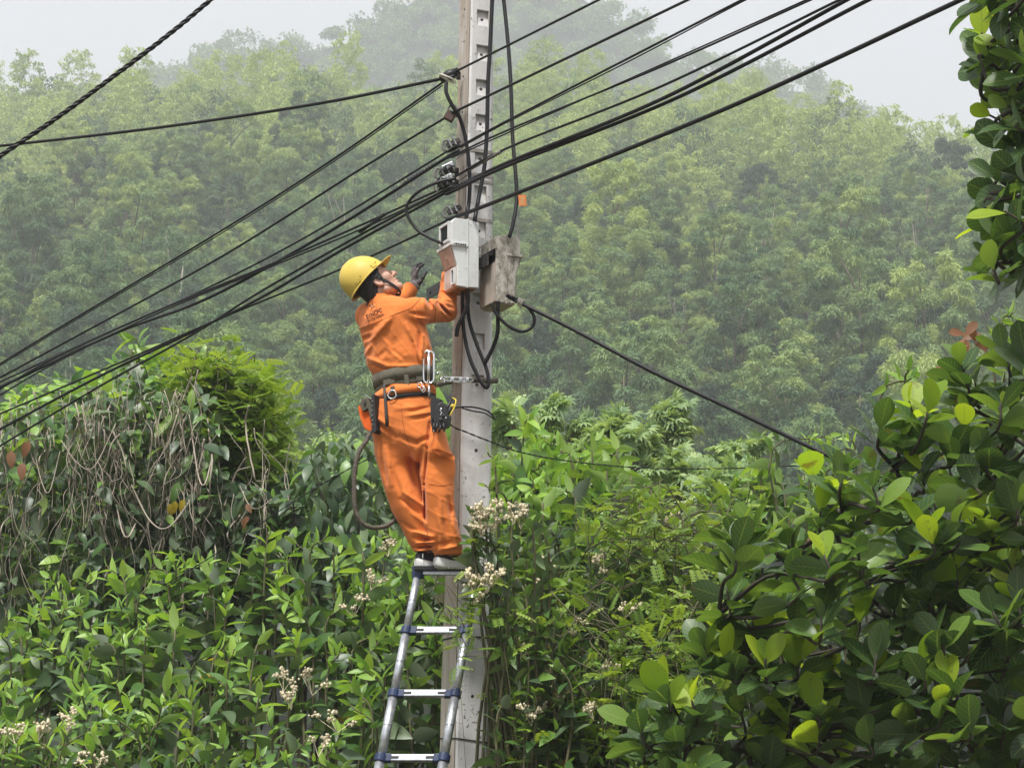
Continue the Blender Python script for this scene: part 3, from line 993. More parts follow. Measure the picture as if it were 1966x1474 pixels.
# ---- cables
def cable(name, label, pts, rad, mat=None, n=60, cat='cable', group=None, straight=False, sag=0.0, sides=8):
    P = [np.array(W(*p)) for p in pts]
    L = smoothline(P, n)
    if sag:
        t = np.linspace(0, 1, len(L)); L[:, 2] -= sag * 4 * t * (1 - t)
    b = MB(); b.tube(L, rad, sides)
    o = b.build(name, mat or m_cable, None, smooth=True)
    return tag(o, label, cat, group), L

def twisted(L, rad, off, turns, strands=2, n_per=6):
    """Strands winding round the line L."""
    L = np.asarray(L); d = np.gradient(L, axis=0); d = unit(d)
    u = unit(np.cross(d, (0, 0.3, 1.0))); v = np.cross(d, u)
    s = np.concatenate([[0], np.cumsum(np.linalg.norm(np.diff(L, axis=0), axis=1))]); s /= s[-1]
    b = MB()
    for k in range(strands):
        a = 2 * PI * (turns * s + k / strands)
        b.tube(L + off * (np.cos(a)[:, None] * u + np.sin(a)[:, None] * v), rad, n_per)
    return b

def pxr(px_width, Y): return 0.5 * px_width * (12 + Y) / FPX

YL, YR = 2.2, -3.6          # the line runs away to the left and comes towards the camera on the right
Lg = 'overhead cables on the pole'
# top-left twisted cable crossing in front
L = smoothline([W(-60, 346, -2.5), W(0, 300, -2.5), W(110, 226, -2.5), W(230, 138, -2.5), W(330, 62, -2.5), W(410, -5, -2.5), W(470, -60, -2.5)], 260)
tw = twisted(L, pxr(5.6, -2.5), pxr(5.2, -2.5), 13, 3)
tag(tw.build('twisted_cable', m_cable, None, True), 'thick black twisted cable crossing the top left corner of the sky', 'cable')

cab = [
 ('black cable running gently down left from the topmost clamp', [(846, 152, -0.2), (640, 194, 0.3), (400, 232, 0.9), (200, 258, 1.4), (-60, 287, 2)], 7.0),
 ('thin paired cable dropping left from the topmost clamp, uppermost of the steep ones', [(848, 160, -0.2), (650, 299, 0.3), (430, 440, 0.9), (94, 641, 1.8), (-60, 735, YL)], 4.6),
 ('cable dropping left from the second clamp below the top', [(859, 224, -0.2), (700, 320, .2), (430, 490, 0.9), (157, 640, 1.8), (-60, 757, YL)], 5.0),
 ('slim cable dropping left, just above the thick pair', [(857, 292, -0.2), (600, 448, .4), (400, 552, 0.9), (202, 640, 1.8), (0, 733, 2), (-60, 758, YL)], 4.2),
 ('thick black cable dropping left below the slim one, third clamp', [(857, 303, -0.2), (620, 452, .4), (400, 572, 0.9), (221, 640, 1.8), (0, 743, 2), (-60, 768, YL)], 6.5),
 ('thin double cable curving left above the helmet', [(849, 362, -0.2), (680, 438, .2), (500, 516, .6), (297, 599, 1.2), (100, 690, 1.8), (-60, 782, YL)], 4.5),
 ('heavy black cable dropping left over the helmet to the vines', [(852, 372, -0.2), (660, 478, .2), (500, 572, .6), (363, 640, 1.2), (180, 728, 1.8), (-60, 856, YL)], 6.2),
 ('black cable just beneath the heavy one, over the helmet', [(852, 366, -0.24), (690, 452, .2), (500, 560, .6), (363, 646, 1.2), (180, 748, 1.8), (-60, 892, YL)], 5.2),
 ('cable passing behind the helmet from the white box', [(872, 417, -0.2), (752, 474, .1), (652, 518, .3), (431, 608, .9), (230, 696, 1.5), (-60, 820, YL)], 4.6),
]
for lab, pts, wpx in cab:
    p0_, p1_ = pts[0], pts[1]; kx = (874 - p0_[0]) / (p1_[0] - p0_[0])
    pts = [(874, p0_[1] + (p1_[1] - p0_[1]) * kx * 0.8, -0.17)] + pts
    cable('cable', lab, pts, pxr(wpx, 0), n=70, group=Lg)
cabr = [
 ('black cable climbing right from the topmost clamp, highest on that side', [(878, 136, -0.22), (1150, 0, -1.4), (1350, -100, -2.2)], 5.0),
 ('cable climbing right, second from the top', [(872, 215, -0.24), (980, 164, -.6), (1321, 0, -1.8), (1500, -86, -2.4)], 5.4),
 ('thin cable climbing right, third from the top', [(880, 283, -0.24), (980, 229, -.6), (1425, 0, -2), (1560, -70, -2.4)], 4.6),
 ('thin loosely paired cable climbing right, fourth from the top', [(868, 300, -0.24), (980, 248, -.6), (1280, 124, -1.4), (1557, 0, -2.2), (1700, -64, -2.7)], 4.2),
 ('sleeved cable climbing right with a grey joint beside the pole', [(878, 337, -0.26), (980, 282, -.6), (1270, 166, -1.5), (1612, 0, -2.4), (1750, -68, -2.8)], 5.0),
 ('thick cable climbing right, upper of the heavy pair', [(868, 363, -0.26), (980, 310, -.6), (1280, 186, -1.5), (1630, -2, -2.4), (1750, -66, -2.8)], 7.6),
 ('thick cable climbing right, lower of the heavy pair', [(868, 368, -0.28), (980, 316, -.6), (1300, 188, -1.5), (1668, 0, -2.5), (1780, -54, -2.8)], 7.2),
 ('lowest heavy cable climbing right past the orange tag', [(874, 417, -0.28), (980, 376, -.6), (1400, 206, -1.9), (1845, 0, -3.2), (1966, -56, -3.6)], 8.2),
]
for lab, pts, wpx in cabr:
    p0_, p1_ = pts[0], pts[1]; kx = (858 - p0_[0]) / (p1_[0] - p0_[0])
    if p0_[0] > 862: pts = [(858, p0_[1] + (p1_[1] - p0_[1]) * kx * 0.8, -0.22)] + pts
    cable('cable', lab, pts, pxr(wpx, -0.3), n=70, group=Lg)
# twin thin wires lying beside two of them
cable('cable', 'second thin wire lying close beside the loosely paired cable on the right', [(868, 303, -0.26), (980, 253, -.62), (1280, 120, -1.4), (1557, -4, -2.2), (1700, -70, -2.7)], pxr(3.0, -.3), n=60, group=Lg)
cable('cable', 'thin wire lying close below the third cable on the right', [(884, 284, -0.26), (980, 232, -.6), (1200, 122, -1.4), (1425, 4, -2), (1560, -64, -2.4)], pxr(2.6, -.3), n=60, group=Lg)
cable('cable', 'thin wire twinned with the steep paired cable on the left', [(850, 164, -0.2), (650, 304, 0.3), (430, 445, 0.9), (94, 645, 1.8), (-60, 739, YL)], pxr(2.6, 0), n=60, group=Lg)
cable('cable', 'lower wire of the thin double cable above the helmet', [(849, 368, -0.2), (680, 446, .2), (500, 520, .6), (297, 604, 1.2), (100, 700, 1.8), (-60, 795, YL)], pxr(3.6, 0), n=60, group=Lg)
# grey sleeve on the joint
cable('cable_sleeve', 'grey sleeve round a cable joint right of the pole', [(898, 327, -.30), (962, 291, -.54)], pxr(7.5, -.4), m_grey_wire, n=12, cat='cable sleeve')
# tightly twisted splices
for (lab, p0, p1) in (('twisted splice on the thick cable left of the third clamp', (832, 318, -.14), (775, 353, .02)), ('twisted splice on the cable above the helmet', (738, 412, .06), (690, 446, .2)), ('short twisted splice left of the pole beneath the clamps', (930, 336, -.45), (872, 360, -.28))):
    L = smoothline([W(*p0), W(*p1)], 60)
    tag(twisted(L, pxr(4.5, 0), pxr(3.4, 0), 5, 2).build('cable_splice', m_cable, None, True), lab, 'cable splice')

# cables running down the pole
cable('down_cable', 'thick black cable running down the pole face to the white box', [(948, -60, -.13), (945, 0, -.13), (941, 90, -.14), (937, 160, -.15), (935, 250, -.16), (930, 320, -.18), (920, 375, -.2), (911, 425, -.26)], pxr(8.5, -.1))
cable('down_cable', 'black cable hanging clear of the pole down to the stained box', [(960, -60, -.1), (967, 0, -.1), (976, 90, -.14), (981, 170, -.18), (984, 260, -.22), (990, 335, -.27), (992, 385, -.3), (985, 430, -.34), (978, 455, -.36)], pxr(8.0, -.1))
cable('down_cable', 'black cable curling from the top clamp down to the white box', [(857, 158, -.24), (857, 178, -.25), (868, 202, -.25), (882, 225, -.24), (892, 258, -.22), (899, 300, -.22), (902, 350, -.22), (900, 390, -.22), (894, 425, -.26)], pxr(8.0, -.1))
cable('loop_cable', 'black cable looping out left of the pole into the white box', [(876, 342, -.26), (835, 352, -.26), (800, 371, -.24), (782, 393, -.22), (782, 413, -.22), (800, 440, -.24), (822, 455, -.27), (850, 468, -.32)], pxr(6.5, -.1))
# cables below the boxes
cable('loop_cable', 'long black cable loop hanging from the white box down to the belt height', [(888, 548, -.3), (888, 590, -.27), (891, 640, -.25), (903, 690, -.26), (922, 730, -.27), (934, 744, -.27), (938, 730, -.27), (933, 705, -.26), (915, 660, -.25), (901, 615, -.25), (896, 560, -.3)], pxr(7.5, -.2), n=90)
cable('loop_cable', 'cable from the stained box down across the pole to the loop', [(956, 578, -.36), (956, 610, -.34), (955, 640, -.32), (946, 668, -.29), (931, 697, -.27)], pxr(8.0, -.2))
cable('cable_tail', 'cut cable tail hanging below the white box', [(897, 552, -.34), (898, 580, -.32), (890, 605, -.31), (880, 625, -.30), (876, 646, -.29)], pxr(8.5, -.2))
cable('loop_cable', 'black cable ring hanging right of the stained box', [(944, 582, -.36), (955, 605, -.36), (975, 625, -.36), (1000, 636, -.36), (1020, 629, -.36), (1026, 611, -.36), (1016, 592, -.36), (1000, 579, -.36), (982, 570, -.37)], pxr(7.0, -.2))
cable('service_cable', 'thick black service cable falling right from the stained box into the leaves', [(972, 566, -.37), (1000, 582, -.37), (1100, 632, -.5), (1250, 712, -.7), (1400, 783, -.9), (1560, 860, -1.2), (1640, 898, -1.3)], pxr(8.5, -.4))
b = MB()
for i in range(4):
    c = np.array(W(995 + i * 2.4, 579 + i * 1.6, -.37))
    a = np.linspace(0, 2 * PI, 13)
    b.tube([c + 0.021 * np.array((0.5 * math.cos(x) * 0.6, -math.sin(x), math.cos(x))) for x in a], 0.0022, 5)
b.tube([W(1003, 576, -.39), W(1012, 577, -.4), W(1020, 575, -.4)], 0.002, 5)
tag(b.build('wire_tie', simple_mat('tie_wire', (0.42, 0.38, 0.33), 0.6), None, True), 'pale wire tie binding the cables beside the stained box', 'wire tie')
# thin wires at the middle of the pole
cable('thin_wire', 'pair of thin black wires bound round the pole below the belt', [(846, 792, -.2), (866, 784, -.2), (886, 781, -.2), (912, 782, -.17), (936, 789, -.13), (950, 802, -.06)], pxr(3.4, -.2), n=40, cat='wire')
cable('thin_wire', 'lower wire of the bound pair slanting to the right', [(886, 783, -.2), (908, 789, -.18), (930, 793, -.14), (952, 806, -.06)], pxr(3.0, -.2), n=30, cat='wire')
L = smoothline([W(856, 808, -.25), W(872, 820, -.22), W(892, 828, -.2), W(940, 847, -.12), W(1000, 868, .1), W(1100, 886, .4), W(1250, 899, .8), W(1400, 899, 1.2), W(1530, 894, 1.5)], 160)
tag(twisted(L, pxr(2.0, 0), pxr(1.5, 0), 30, 2, 5).build('thin_wire', m_cable, None, True), 'thin twisted black wire running right from the pole over the bushes', 'wire')
L = smoothline([W(726, 872, .25), W(670, 900, .3), W(560, 965, .6), W(400, 1072, 1.1), W(250, 1160, 1.6), W(150, 1210, 2.0)], 120)
tag(twisted(L, pxr(1.7, 0), pxr(1.2, 0), 24, 2, 5).build('thin_wire', m_cable, None, True), 'thin black wire slanting down left in front of the vines', 'wire')
strap(1222, m_cable, 0.004, None, 'wire_band', 0.0, 0.008)
strap(1420, m_cable2, 0.004, None, 'wire_band', -0.12, 0.007)
for o, lb in ((bpy.data.objects['wire_band'], 'black wire band round the lower pole beside the second rung'), (bpy.data.objects['wire_band.001'], 'black wire band round the pole near the bottom of the frame')):
    tag(o, lb, 'wire')

# orange tag on the hanging cable
tgm = MB(); c = np.array(W(1003, 385, -.32)); M = np.stack([unit((0.98, 0.15, 0.10)), unit((-0.15, 0.98, 0)), unit((-0.10, 0, 0.99))], 1)
tgm.box(c, (0.021, 0.0012, 0.031), M)
tg = thing('cable_tag', 'small orange tag with pale lines tied to the hanging cable', 'tag', tuple(c))
tgm.build('plate', simple_mat('orange_tag', (0.80, 0.24, 0.05), 0.5), tg)
b = MB()
for i, dz in enumerate((0.017, 0.008, -0.001, -0.010, -0.019)):
    b.box(c + M[:, 2] * dz - M[:, 1] * 0.0018 + M[:, 0] * (0.001 if i % 2 else -0.002), (0.014 - 0.002 * (i % 3), 0.0007, 0.0018), M)
b.build('print', simple_mat('pale_print', (0.85, 0.60, 0.30), 0.6), tg)
b = MB(); b.tube([c + M[:, 2] * 0.031, W(993, 372, -.30)], 0.0015, 5); b.build('string', m_cable, tg)

# clamps on the pole's left side
def clamp(py, px, big, label, kind):
    p = np.array(W(px, py, -.2))
    root = thing('cable_clamp', label, 'cable clamp', tuple(p), 'cable clamps on the pole')
    le = np.array(W(pole_edges(py)[0] + 6, py, -.06))
    b = MB(); b.tube([le, p], 0.010, 8); b.tube([le + UP * .02, le - UP * .02], 0.014, 6); b.build('hook_bolt', m_dark_steel, root)
    if kind == 'wedge':
        b = MB(); b.tube([p + np.array((-.05, 0, -.02)), p + np.array((.0, 0, .0)), p + np.array((.055, 0, .03))], [0.016, 0.034, 0.020], 10); b.build('clamp_body', m_cable, root, True)
        b = MB()
        for dx in (-.004, .006):
            b.tube(smoothline([p + np.array((-.05 + dx, -.03, .002)), p + np.array((-.02 + dx, -.04, -.014)), p + np.array((.022 + dx, -.035, -.034)), p + np.array((.028 + dx, -.02, -.05)), p + np.array((-.03 + dx, -.028, -.02)), p + np.array((-.05 + dx, -.03, .002))], 24), 0.0035, 6)
        b.build('tie_loop', simple_mat('ivory_tie', (0.55, 0.52, 0.44), 0.5), root, True)
    elif kind == 'block':
        b = MB(); M2 = Matrix.Rotation(R(28), 3, 'Y')
        b.box(p + np.array((-.012, -.01, -.02)), (0.026, 0.022, 0.026), np.array(M2)); b.build('clamp_body', simple_mat('brown_block', (0.075, 0.04, 0.032), 0.6), root, bevel=.004)
        b = MB(); a = np.linspace(-0.4, 4.2, 14)
        b.tube([p + np.array((0.004 + .026 * math.cos(x), -.024, .006 + .034 * math.sin(x))) for x in a], 0.006, 7); b.build('clamp_hook', m_grey_wire, root, True)
    else:
        b = MB(); M2 = np.array(Matrix.Rotation(R(-27), 3, 'Y'))
        b.box(p + np.array((-.01, -.012, 0)), (0.040, 0.016, 0.013), M2); b.build('clamp_body', m_dark_steel, root, bevel=.003)
        b = MB()
        for s in (-.02, .008):
            b.tube([p + M2[:, 0] * s + np.array((-.01, -.03, .0)) - M2[:, 2] * .02, p + M2[:, 0] * s + np.array((-.01, -.03, 0)) + M2[:, 2] * .026], 0.0052, 6)
            b.tube([p + M2[:, 0] * s + np.array((-.01, -.03, 0)) + M2[:, 2] * .016, p + M2[:, 0] * s + np.array((-.01, -.03, 0)) + M2[:, 2] * .024], 0.010, 6)
        b.build('bolt', m_steel, root)
        b = MB(); a = np.linspace(0.6, 5.0, 14)
        b.tube([p + np.array((-.052 + .018 * math.cos(x), -.02, -.016 + .03 * math.sin(x))) for x in a], 0.0065, 7); b.build('clamp_hook', m_grey_wire, root, True)
        if big:
            b = MB(); b.box(p + np.array((.0, -.03, .022)), (0.034, 0.012, 0.014), M2); b.build('shiny_plate', m_steel, root, bevel=.004)
            b = MB()
            rgc = np.random.default_rng(int(py))
            for i in range(6):
                q0 = p + rgc.normal(size=3) * (0.03, 0.012, 0.018) - (0.01, .03, .01); q1 = p + rgc.normal(size=3) * (0.035, 0.012, 0.02) - (0.02, .035, .01)
                b.tube(smoothline([q0, (q0 + q1) / 2 + (0, -.015, .018), q1], 10), 0.0036, 5)
            b.build('wire_ends', m_cable2, root, True)
clamp(146, 862, True, 'black wedge clamp with ivory tie, topmost on the pole', 'wedge')
clamp(218, 868, False, 'brown block clamp with grey hook, second from the top', 'block')
clamp(276, 874, False, 'steel bolted clamp third from the top of the pole', 'bolt')
clamp(330, 860, True, 'bulky steel clamp with wire ends, fourth from the top', 'bolt')
clamp(353, 858, True, 'tangled dark clamp directly below the bulky steel one', 'bolt')
clamp(404, 876, False, 'small steel clamp just above the white meter box', 'bolt')

# ---- ladder
m_alu = simple_mat('brushed_aluminium', (0.56, 0.58, 0.62), 0.36, 0.8, 0.22, 45)
m_navy = simple_mat('navy_plastic', (0.012, 0.028, 0.085), 0.45, var=0.2, scale=20)
m_blackp = simple_mat('black_plastic', (0.015, 0.015, 0.017), 0.5, var=0.2, scale=20)
LT, LB = np.array(W(803, 1098, -.30)), np.array(W(731, 1455, -.62))      # two points of each straight rail
RT, RB = np.array(W(917, 1098, -.30)), np.array(W(852, 1455, -.62))
TG = LT[2] / (LT[2] - LB[2])                                             # where the rails meet the ground
lad = thing('ladder', 'silver telescopic ladder with navy collars leaning on the pole', 'ladder', tuple(LT + (LB - LT) * TG))
ts_l = [0.0, 0.325, 0.664, 1.0]
while ts_l[-1] + 0.335 < TG: ts_l.append(ts_l[-1] + 0.335)
for i, t0 in enumerate(ts_l):
    t1 = ts_l[i + 1] if i + 1 < len(ts_l) else TG
    for A_, B_ in ((LT, LB), (RT, RB)):
        p0, p1 = A_ + (B_ - A_) * t0, A_ + (B_ - A_) * t1
        r = 0.0205 + 0.0016 * i
        b = MB(); b.tube([p0, p1], r, 20); b.build('rail_tube', m_alu, lad, True)
        b = MB(); d = unit(p1 - p0); b.tube([p0 + (p1 - p0) * 0.50 - d * 0.003, p0 + (p1 - p0) * 0.50 + d * 0.003], r + 0.0006, 20); b.build('rail_joint', m_steel, lad, True)
for i, t0 in enumerate(ts_l[1:], 1):
    pl, pr = LT + (LB - LT) * t0, RT + (RB - RT) * t0
    dn = unit(LB - LT); d = unit(pr - pl); nn = unit(np.cross(d, dn))
    b = MB(); b.box((pl + pr) / 2, (np.linalg.norm(pr - pl) / 2 - 0.015, 0.016, 0.017), np.stack([d, nn, dn], 1)); b.build('rung', m_alu, lad, bevel=0.005)
    for p, sg in ((pl, 1), (pr, -1)):
        b = MB(); b.tube([p - dn * 0.019, p + dn * 0.019], 0.0275 + 0.0016 * i, 16); b.box(p + d * sg * 0.036, (0.018, 0.018, 0.0195), np.stack([d, nn, dn], 1)); b.build('collar', m_navy, lad, bevel=0.003)
        b = MB(); b.box(p + d * sg * 0.070, (0.020, 0.019, 0.007), np.stack([d, nn, dn], 1)); b.build('release_latch', m_blackp, lad, bevel=0.002)
for p in (LT + (LB - LT) * (TG - 0.03), RT + (RB - RT) * (TG - 0.03)):
    b = MB(); b.tube([p + (LT - LB) * 0.03, p + (LB - LT) * 0.03], 0.034, 14); b.build('foot', m_blackp, lad, bevel=0.003)
pl = np.array(W(803, 1092, -.30)); pr = np.array(W(917, 1092, -.30)); d = unit(pr - pl)
b = MB(); b.box((pl + pr) / 2 + (0, 0, .0), (np.linalg.norm(pr - pl) / 2 + 0.02, 0.05, 0.012)); b.build('top_step', m_blackp, lad, bevel=0.004)
for p in (pl, pr):
    b = MB(); b.tube([p - UP * 0.05, p + UP * 0.014], 0.033, 16); b.build('end_cap', m_navy, lad, bevel=0.003)
b = MB(); b.box((pl + pr) / 2 - (0, 0, .022), (np.linalg.norm(pr - pl) / 2 - 0.02, 0.019, 0.010)); b.build('rung', m_alu, lad, bevel=0.003)
# ================================================================== the lineman
# signed-distance bodies turned into one continuous skin each (surface nets)
def d_cone(P, a, b, r1, r2):
    a, b = np.asarray(a, float), np.asarray(b, float)
    ba = b - a
    h = np.clip(((P - a) @ ba) / (ba @ ba), 0, 1)
    return np.linalg.norm(P - a - h[:, None] * ba, axis=1) - (r1 + (r2 - r1) * h)
def d_ell(P, c, r, M=None):
    q = P - np.asarray(c, float)
    if M is not None: q = q @ np.asarray(M, float)      # columns of M are the axes
    r = np.asarray(r, float)
    k0 = np.linalg.norm(q / r, axis=1); k1 = np.linalg.norm(q / r ** 2, axis=1) + 1e-9
    return k0 * (k0 - 1) / k1
def smin(a, b, k):
    h = np.clip(0.5 + 0.5 * (b - a) / k, 0, 1)
    return b + (a - b) * h - k * h * (1 - h)
def smax(a, b, k): return -smin(-a, -b, k)
def d_loft(P, z, cx, cy, a, b, ur, uf, cap=0.02):
    o = np.argsort(z); z = np.asarray(z)[o]
    f = lambda v: np.interp(P[:, 2], z, np.asarray(v, float)[o])
    A, B = f(a), f(b)
    x, y = P[:, 0] - f(cx), P[:, 1] - f(cy)
    u, v = x * ur[0] + y * ur[1], x * uf[0] + y * uf[1]
    k0 = np.sqrt((u / A) ** 2 + (v / B) ** 2); k1 = np.sqrt((u / A ** 2) ** 2 + (v / B ** 2) ** 2) + 1e-6
    d = np.where(k0 < 1e-3, -np.minimum(A, B), k0 * (k0 - 1) / k1)
    return smax(d, np.maximum(P[:, 2] - z[-1], z[0] - P[:, 2]), cap)

def surface_net(fn, lo, hi, h, relax=1):
    lo = np.asarray(lo, float); hi = np.asarray(hi, float)
    n = (np.ceil((hi - lo) / h / 4).astype(int) * 4 + 1)
    ax = [lo[i] + h * np.arange(n[i]) for i in range(3)]
    nc = (n - 1) // 4 + 1
    G = np.stack(np.meshgrid(*[a[::4] for a in ax], indexing='ij'), -1).reshape(-1, 3)
    dc = fn(G).reshape(nc)
    i0 = [np.clip(np.round(np.arange(n[i]) / 4).astype(int), 0, nc[i] - 1) for i in range(3)]
    D = dc[np.ix_(*i0)].astype(float)
    m = np.abs(D) < h * 9
    idx = np.nonzero(m)
    P = np.stack([ax[0][idx[0]], ax[1][idx[1]], ax[2][idx[2]]], -1)
    for s in range(0, len(P), 400000):
        e = slice(s, s + 400000)
        D[idx[0][e], idx[1][e], idx[2][e]] = fn(P[e])
    S = D < 0
    cs = [n[i] - 1 for i in range(3)]
    acc = np.zeros((*cs, 3)); cnt = np.zeros(cs)
    off = {}
    for axis in range(3):
        sl0 = [slice(None)] * 3; sl1 = [slice(None)] * 3
        sl0[axis] = slice(0, -1); sl1[axis] = slice(1, None)
        a, b = D[tuple(sl0)], D[tuple(sl1)]
        cr = (a < 0) != (b < 0)
        ii = np.nonzero(cr)
        t = a[ii] / (a[ii] - b[ii])
        p = np.stack([i.astype(float) for i in ii], -1); p[:, axis] += t
        o1, o2 = [k for k in range(3) if k != axis]
        off[axis] = (ii, a[ii] < 0)
        for d1 in (0, -1):
            for d2 in (0, -1):
                c = [i.copy() for i in ii]; c[o1] = c[o1] + d1; c[o2] = c[o2] + d2
                ok = (c[o1] >= 0) & (c[o2] >= 0) & (c[o1] < cs[o1]) & (c[o2] < cs[o2])
                key = tuple(k[ok] for k in c)
                np.add.at(acc, key, p[ok]); np.add.at(cnt, key, 1)
    act = cnt > 0
    vid = -np.ones(cs, int); vid[act] = np.arange(act.sum())
    V = lo + h * (acc[act] / cnt[act][:, None])
    F = []
    for axis in range(3):
        ii, ins = off[axis]
        o1, o2 = [(1, 2), (2, 0), (0, 1)][axis]
        ok = (ii[o1] > 0) & (ii[o2] > 0) & (ii[o1] < cs[o1]) & (ii[o2] < cs[o2])
        base = [i[ok] for i in ii]
        q = []
        for (d1, d2) in ((-1, -1), (0, -1), (0, 0), (-1, 0)):
            c = [k.copy() for k in base]; c[o1] += d1; c[o2] += d2
            q.append(vid[tuple(c)])
        q = np.stack(q, -1)
        inn = ins[ok]
        q[~inn] = q[~inn][:, ::-1]
        F.append(q)
    F = np.concatenate(F); F = F[(F >= 0).all(1)]
    for _ in range(relax):
        s = np.zeros_like(V); c = np.zeros(len(V))
        for k in range(4):
            np.add.at(s, F[:, k], V[F[:, (k + 1) % 4]] + V[F[:, (k + 3) % 4]]); np.add.at(c, F[:, k], 2)
        V = 0.5 * V + 0.5 * s / np.maximum(c, 1)[:, None]
    return V, F

def sines(P, f, seed, n=5):
    rg = np.random.default_rng(seed); s = 0
    for _ in range(n):
        d = unit(rg.normal(size=3)) * f * (0.6 + 0.8 * rg.random())
        s = s + np.sin(P @ d + rg.random() * 6.28)
    return s / n

FOLD = 1.6
def folds(P, segs):
    """Cloth folds: ridges (+) and grooves (-) along lines given where the photograph shows them, as relief in metres."""
    px, py, _ = to_px(P)
    out = np.zeros(len(P))
    for (x0, y0, x1, y1, w, amp) in segs:
        dx, dy = x1 - x0, y1 - y0
        L2 = dx * dx + dy * dy
        t = ((px - x0) * dx + (py - y0) * dy) / L2
        tc = np.clip(t, 0, 1)
        dd = (px - x0 - tc * dx) ** 2 + (py - y0 - tc * dy) ** 2
        out += FOLD * amp * np.exp(-dd / (0.7 * w * w)) * (0.35 + 0.65 * np.sin(PI * np.clip(tc, 0.04, 0.96)))
    return out

def wrinkles(P, seed, f, k=4):
    """Sharp irregular creases: warped ridges in several directions."""
    rg = np.random.default_rng(seed); out = 0
    wv = np.stack([sines(P, f * 0.5, seed + 1), sines(P, f * 0.5, seed + 2), sines(P, f * 0.5, seed + 3)], 1)
    for _ in range(k):
        d = unit(rg.normal(size=3)) * f * (0.7 + 0.6 * rg.random())
        r = 1 - np.abs(np.sin((P + wv * 0.9 / f) @ d + rg.random() * 6))
        m = np.clip(0.5 + 1.2 * sines(P, f * 0.28, seed + 11 + _), 0, 1)
        out = out + r ** 4 * m
    return out / k
def cloth_mat(name, col, var=0.10):
    m, n, l, b = new_mat(name)
    tc = n.new('ShaderNodeTexCoord')
    nz = n.new('ShaderNodeTexNoise'); nz.inputs['Scale'].default_value = 9; nz.inputs['Detail'].default_value = 6
    l.new(tc.outputs['Object'], nz.inputs['Vector'])
    rp = ramp(n, [(0.3, [c * (1 - var) for c in col]), (0.7, [min(1, c * (1 + var)) for c in col])])
    l.new(nz.outputs[0], rp.inputs[0])
    gz = n.new('ShaderNodeTexNoise'); gz.inputs['Scale'].default_value = 4.5; gz.inputs['Detail'].default_value = 8; gz.inputs['Roughness'].default_value = 0.7
    l.new(tc.outputs['Object'], gz.inputs['Vector'])
    gr = ramp(n, [(0.56, (0, 0, 0)), (0.78, (0.35, 0.35, 0.35))]); l.new(gz.outputs[0], gr.inputs[0])
    gm = n.new('ShaderNodeMix'); gm.data_type = 'RGBA'
    l.new(gr.outputs[0], gm.inputs[0]); l.new(rp.outputs[0], gm.inputs[6]); gm.inputs[7].default_value = (col[0] * 0.5, col[1] * 0.55, col[2] * 0.8, 1)
    l.new(gm.outputs[2], b.inputs['Base Color'])
    b.inputs['Roughness'].default_value = 0.85; b.inputs['Specular IOR Level'].default_value = 0.2
    b.inputs['Sheen Weight'].default_value = 0.15
    n2 = n.new('ShaderNodeTexNoise'); n2.inputs['Scale'].default_value = 42; n2.inputs['Detail'].default_value = 5
    l.new(tc.outputs['Object'], n2.inputs['Vector'])
    bp = n.new('ShaderNodeBump'); bp.inputs['Strength'].default_value = 0.35; bp.inputs['Distance'].default_value = 0.006
    l.new(n2.outputs[0], bp.inputs['Height']); l.new(bp.outputs[0], b.inputs['Normal'])
    return m
m_orange = cloth_mat('orange_cotton', (0.73, 0.205, 0.045), 0.14)
m_orange2 = cloth_mat('orange_pouch_cloth', (0.75, 0.13, 0.02))
m_seam = simple_mat('orange_thread', (0.30, 0.075, 0.015), 0.9)
m_skin = simple_mat('skin', (0.56, 0.33, 0.24), 0.55, var=0.14, scale=14, bump=0.1, bscale=90)
m_skin.node_tree.nodes['Principled BSDF'].inputs['Subsurface Weight'].default_value = 0.12
m_skin.node_tree.nodes['Principled BSDF'].inputs['Subsurface Radius'].default_value = (0.012, 0.005, 0.003)
m_hair = simple_mat('black_hair', (0.010, 0.009, 0.009), 0.6, bump=0.6, bscale=150)
m_lip = simple_mat('lips', (0.40, 0.19, 0.145), 0.5)
m_helmet = simple_mat('yellow_helmet_plastic', (0.62, 0.46, 0.085), 0.5, var=0.07, scale=9, bump=0.08, bscale=120, spec=0.35)
m_glove = simple_mat('grey_knit_glove', (0.155, 0.14, 0.145), 0.9, var=0.15, scale=30, bump=0.4, bscale=220)
m_glove_dark = simple_mat('black_glove_coating', (0.025, 0.024, 0.026), 0.6, var=0.2, scale=30)
m_olive = simple_mat('olive_webbing', (0.105, 0.096, 0.066), 0.85, var=0.2, scale=40, bump=0.15, bscale=400)
m_blackweb = simple_mat('black_webbing', (0.018, 0.018, 0.019), 0.75, var=0.2, scale=30, bump=0.12, bscale=300)
m_chrome = simple_mat('bright_steel', (0.80, 0.80, 0.80), 0.22, 0.9, 0.08, 30)
m_shoe_white = simple_mat('white_rubber', (0.62, 0.62, 0.60), 0.6, var=0.12, scale=25)
m_shoe_black = simple_mat('black_knit', (0.014, 0.014, 0.016), 0.75, var=0.2, scale=40, bump=0.3, bscale=250)
m_yellow_grip = simple_mat('yellow_grip', (0.62, 0.47, 0.04), 0.45)

YP = -0.35                                    # depth plane of the body's middle
UR = np.array((0.731, -0.682)); UF = np.array((0.682, 0.731))   # the body's right and its forward, in plan
KP = (12 + YP) / FPX                          # metres per photograph pixel there
def Z(py, Y=YP): return W(900, py, Y).z
def X(px, py=800, Y=YP): return W(px, py, Y).x

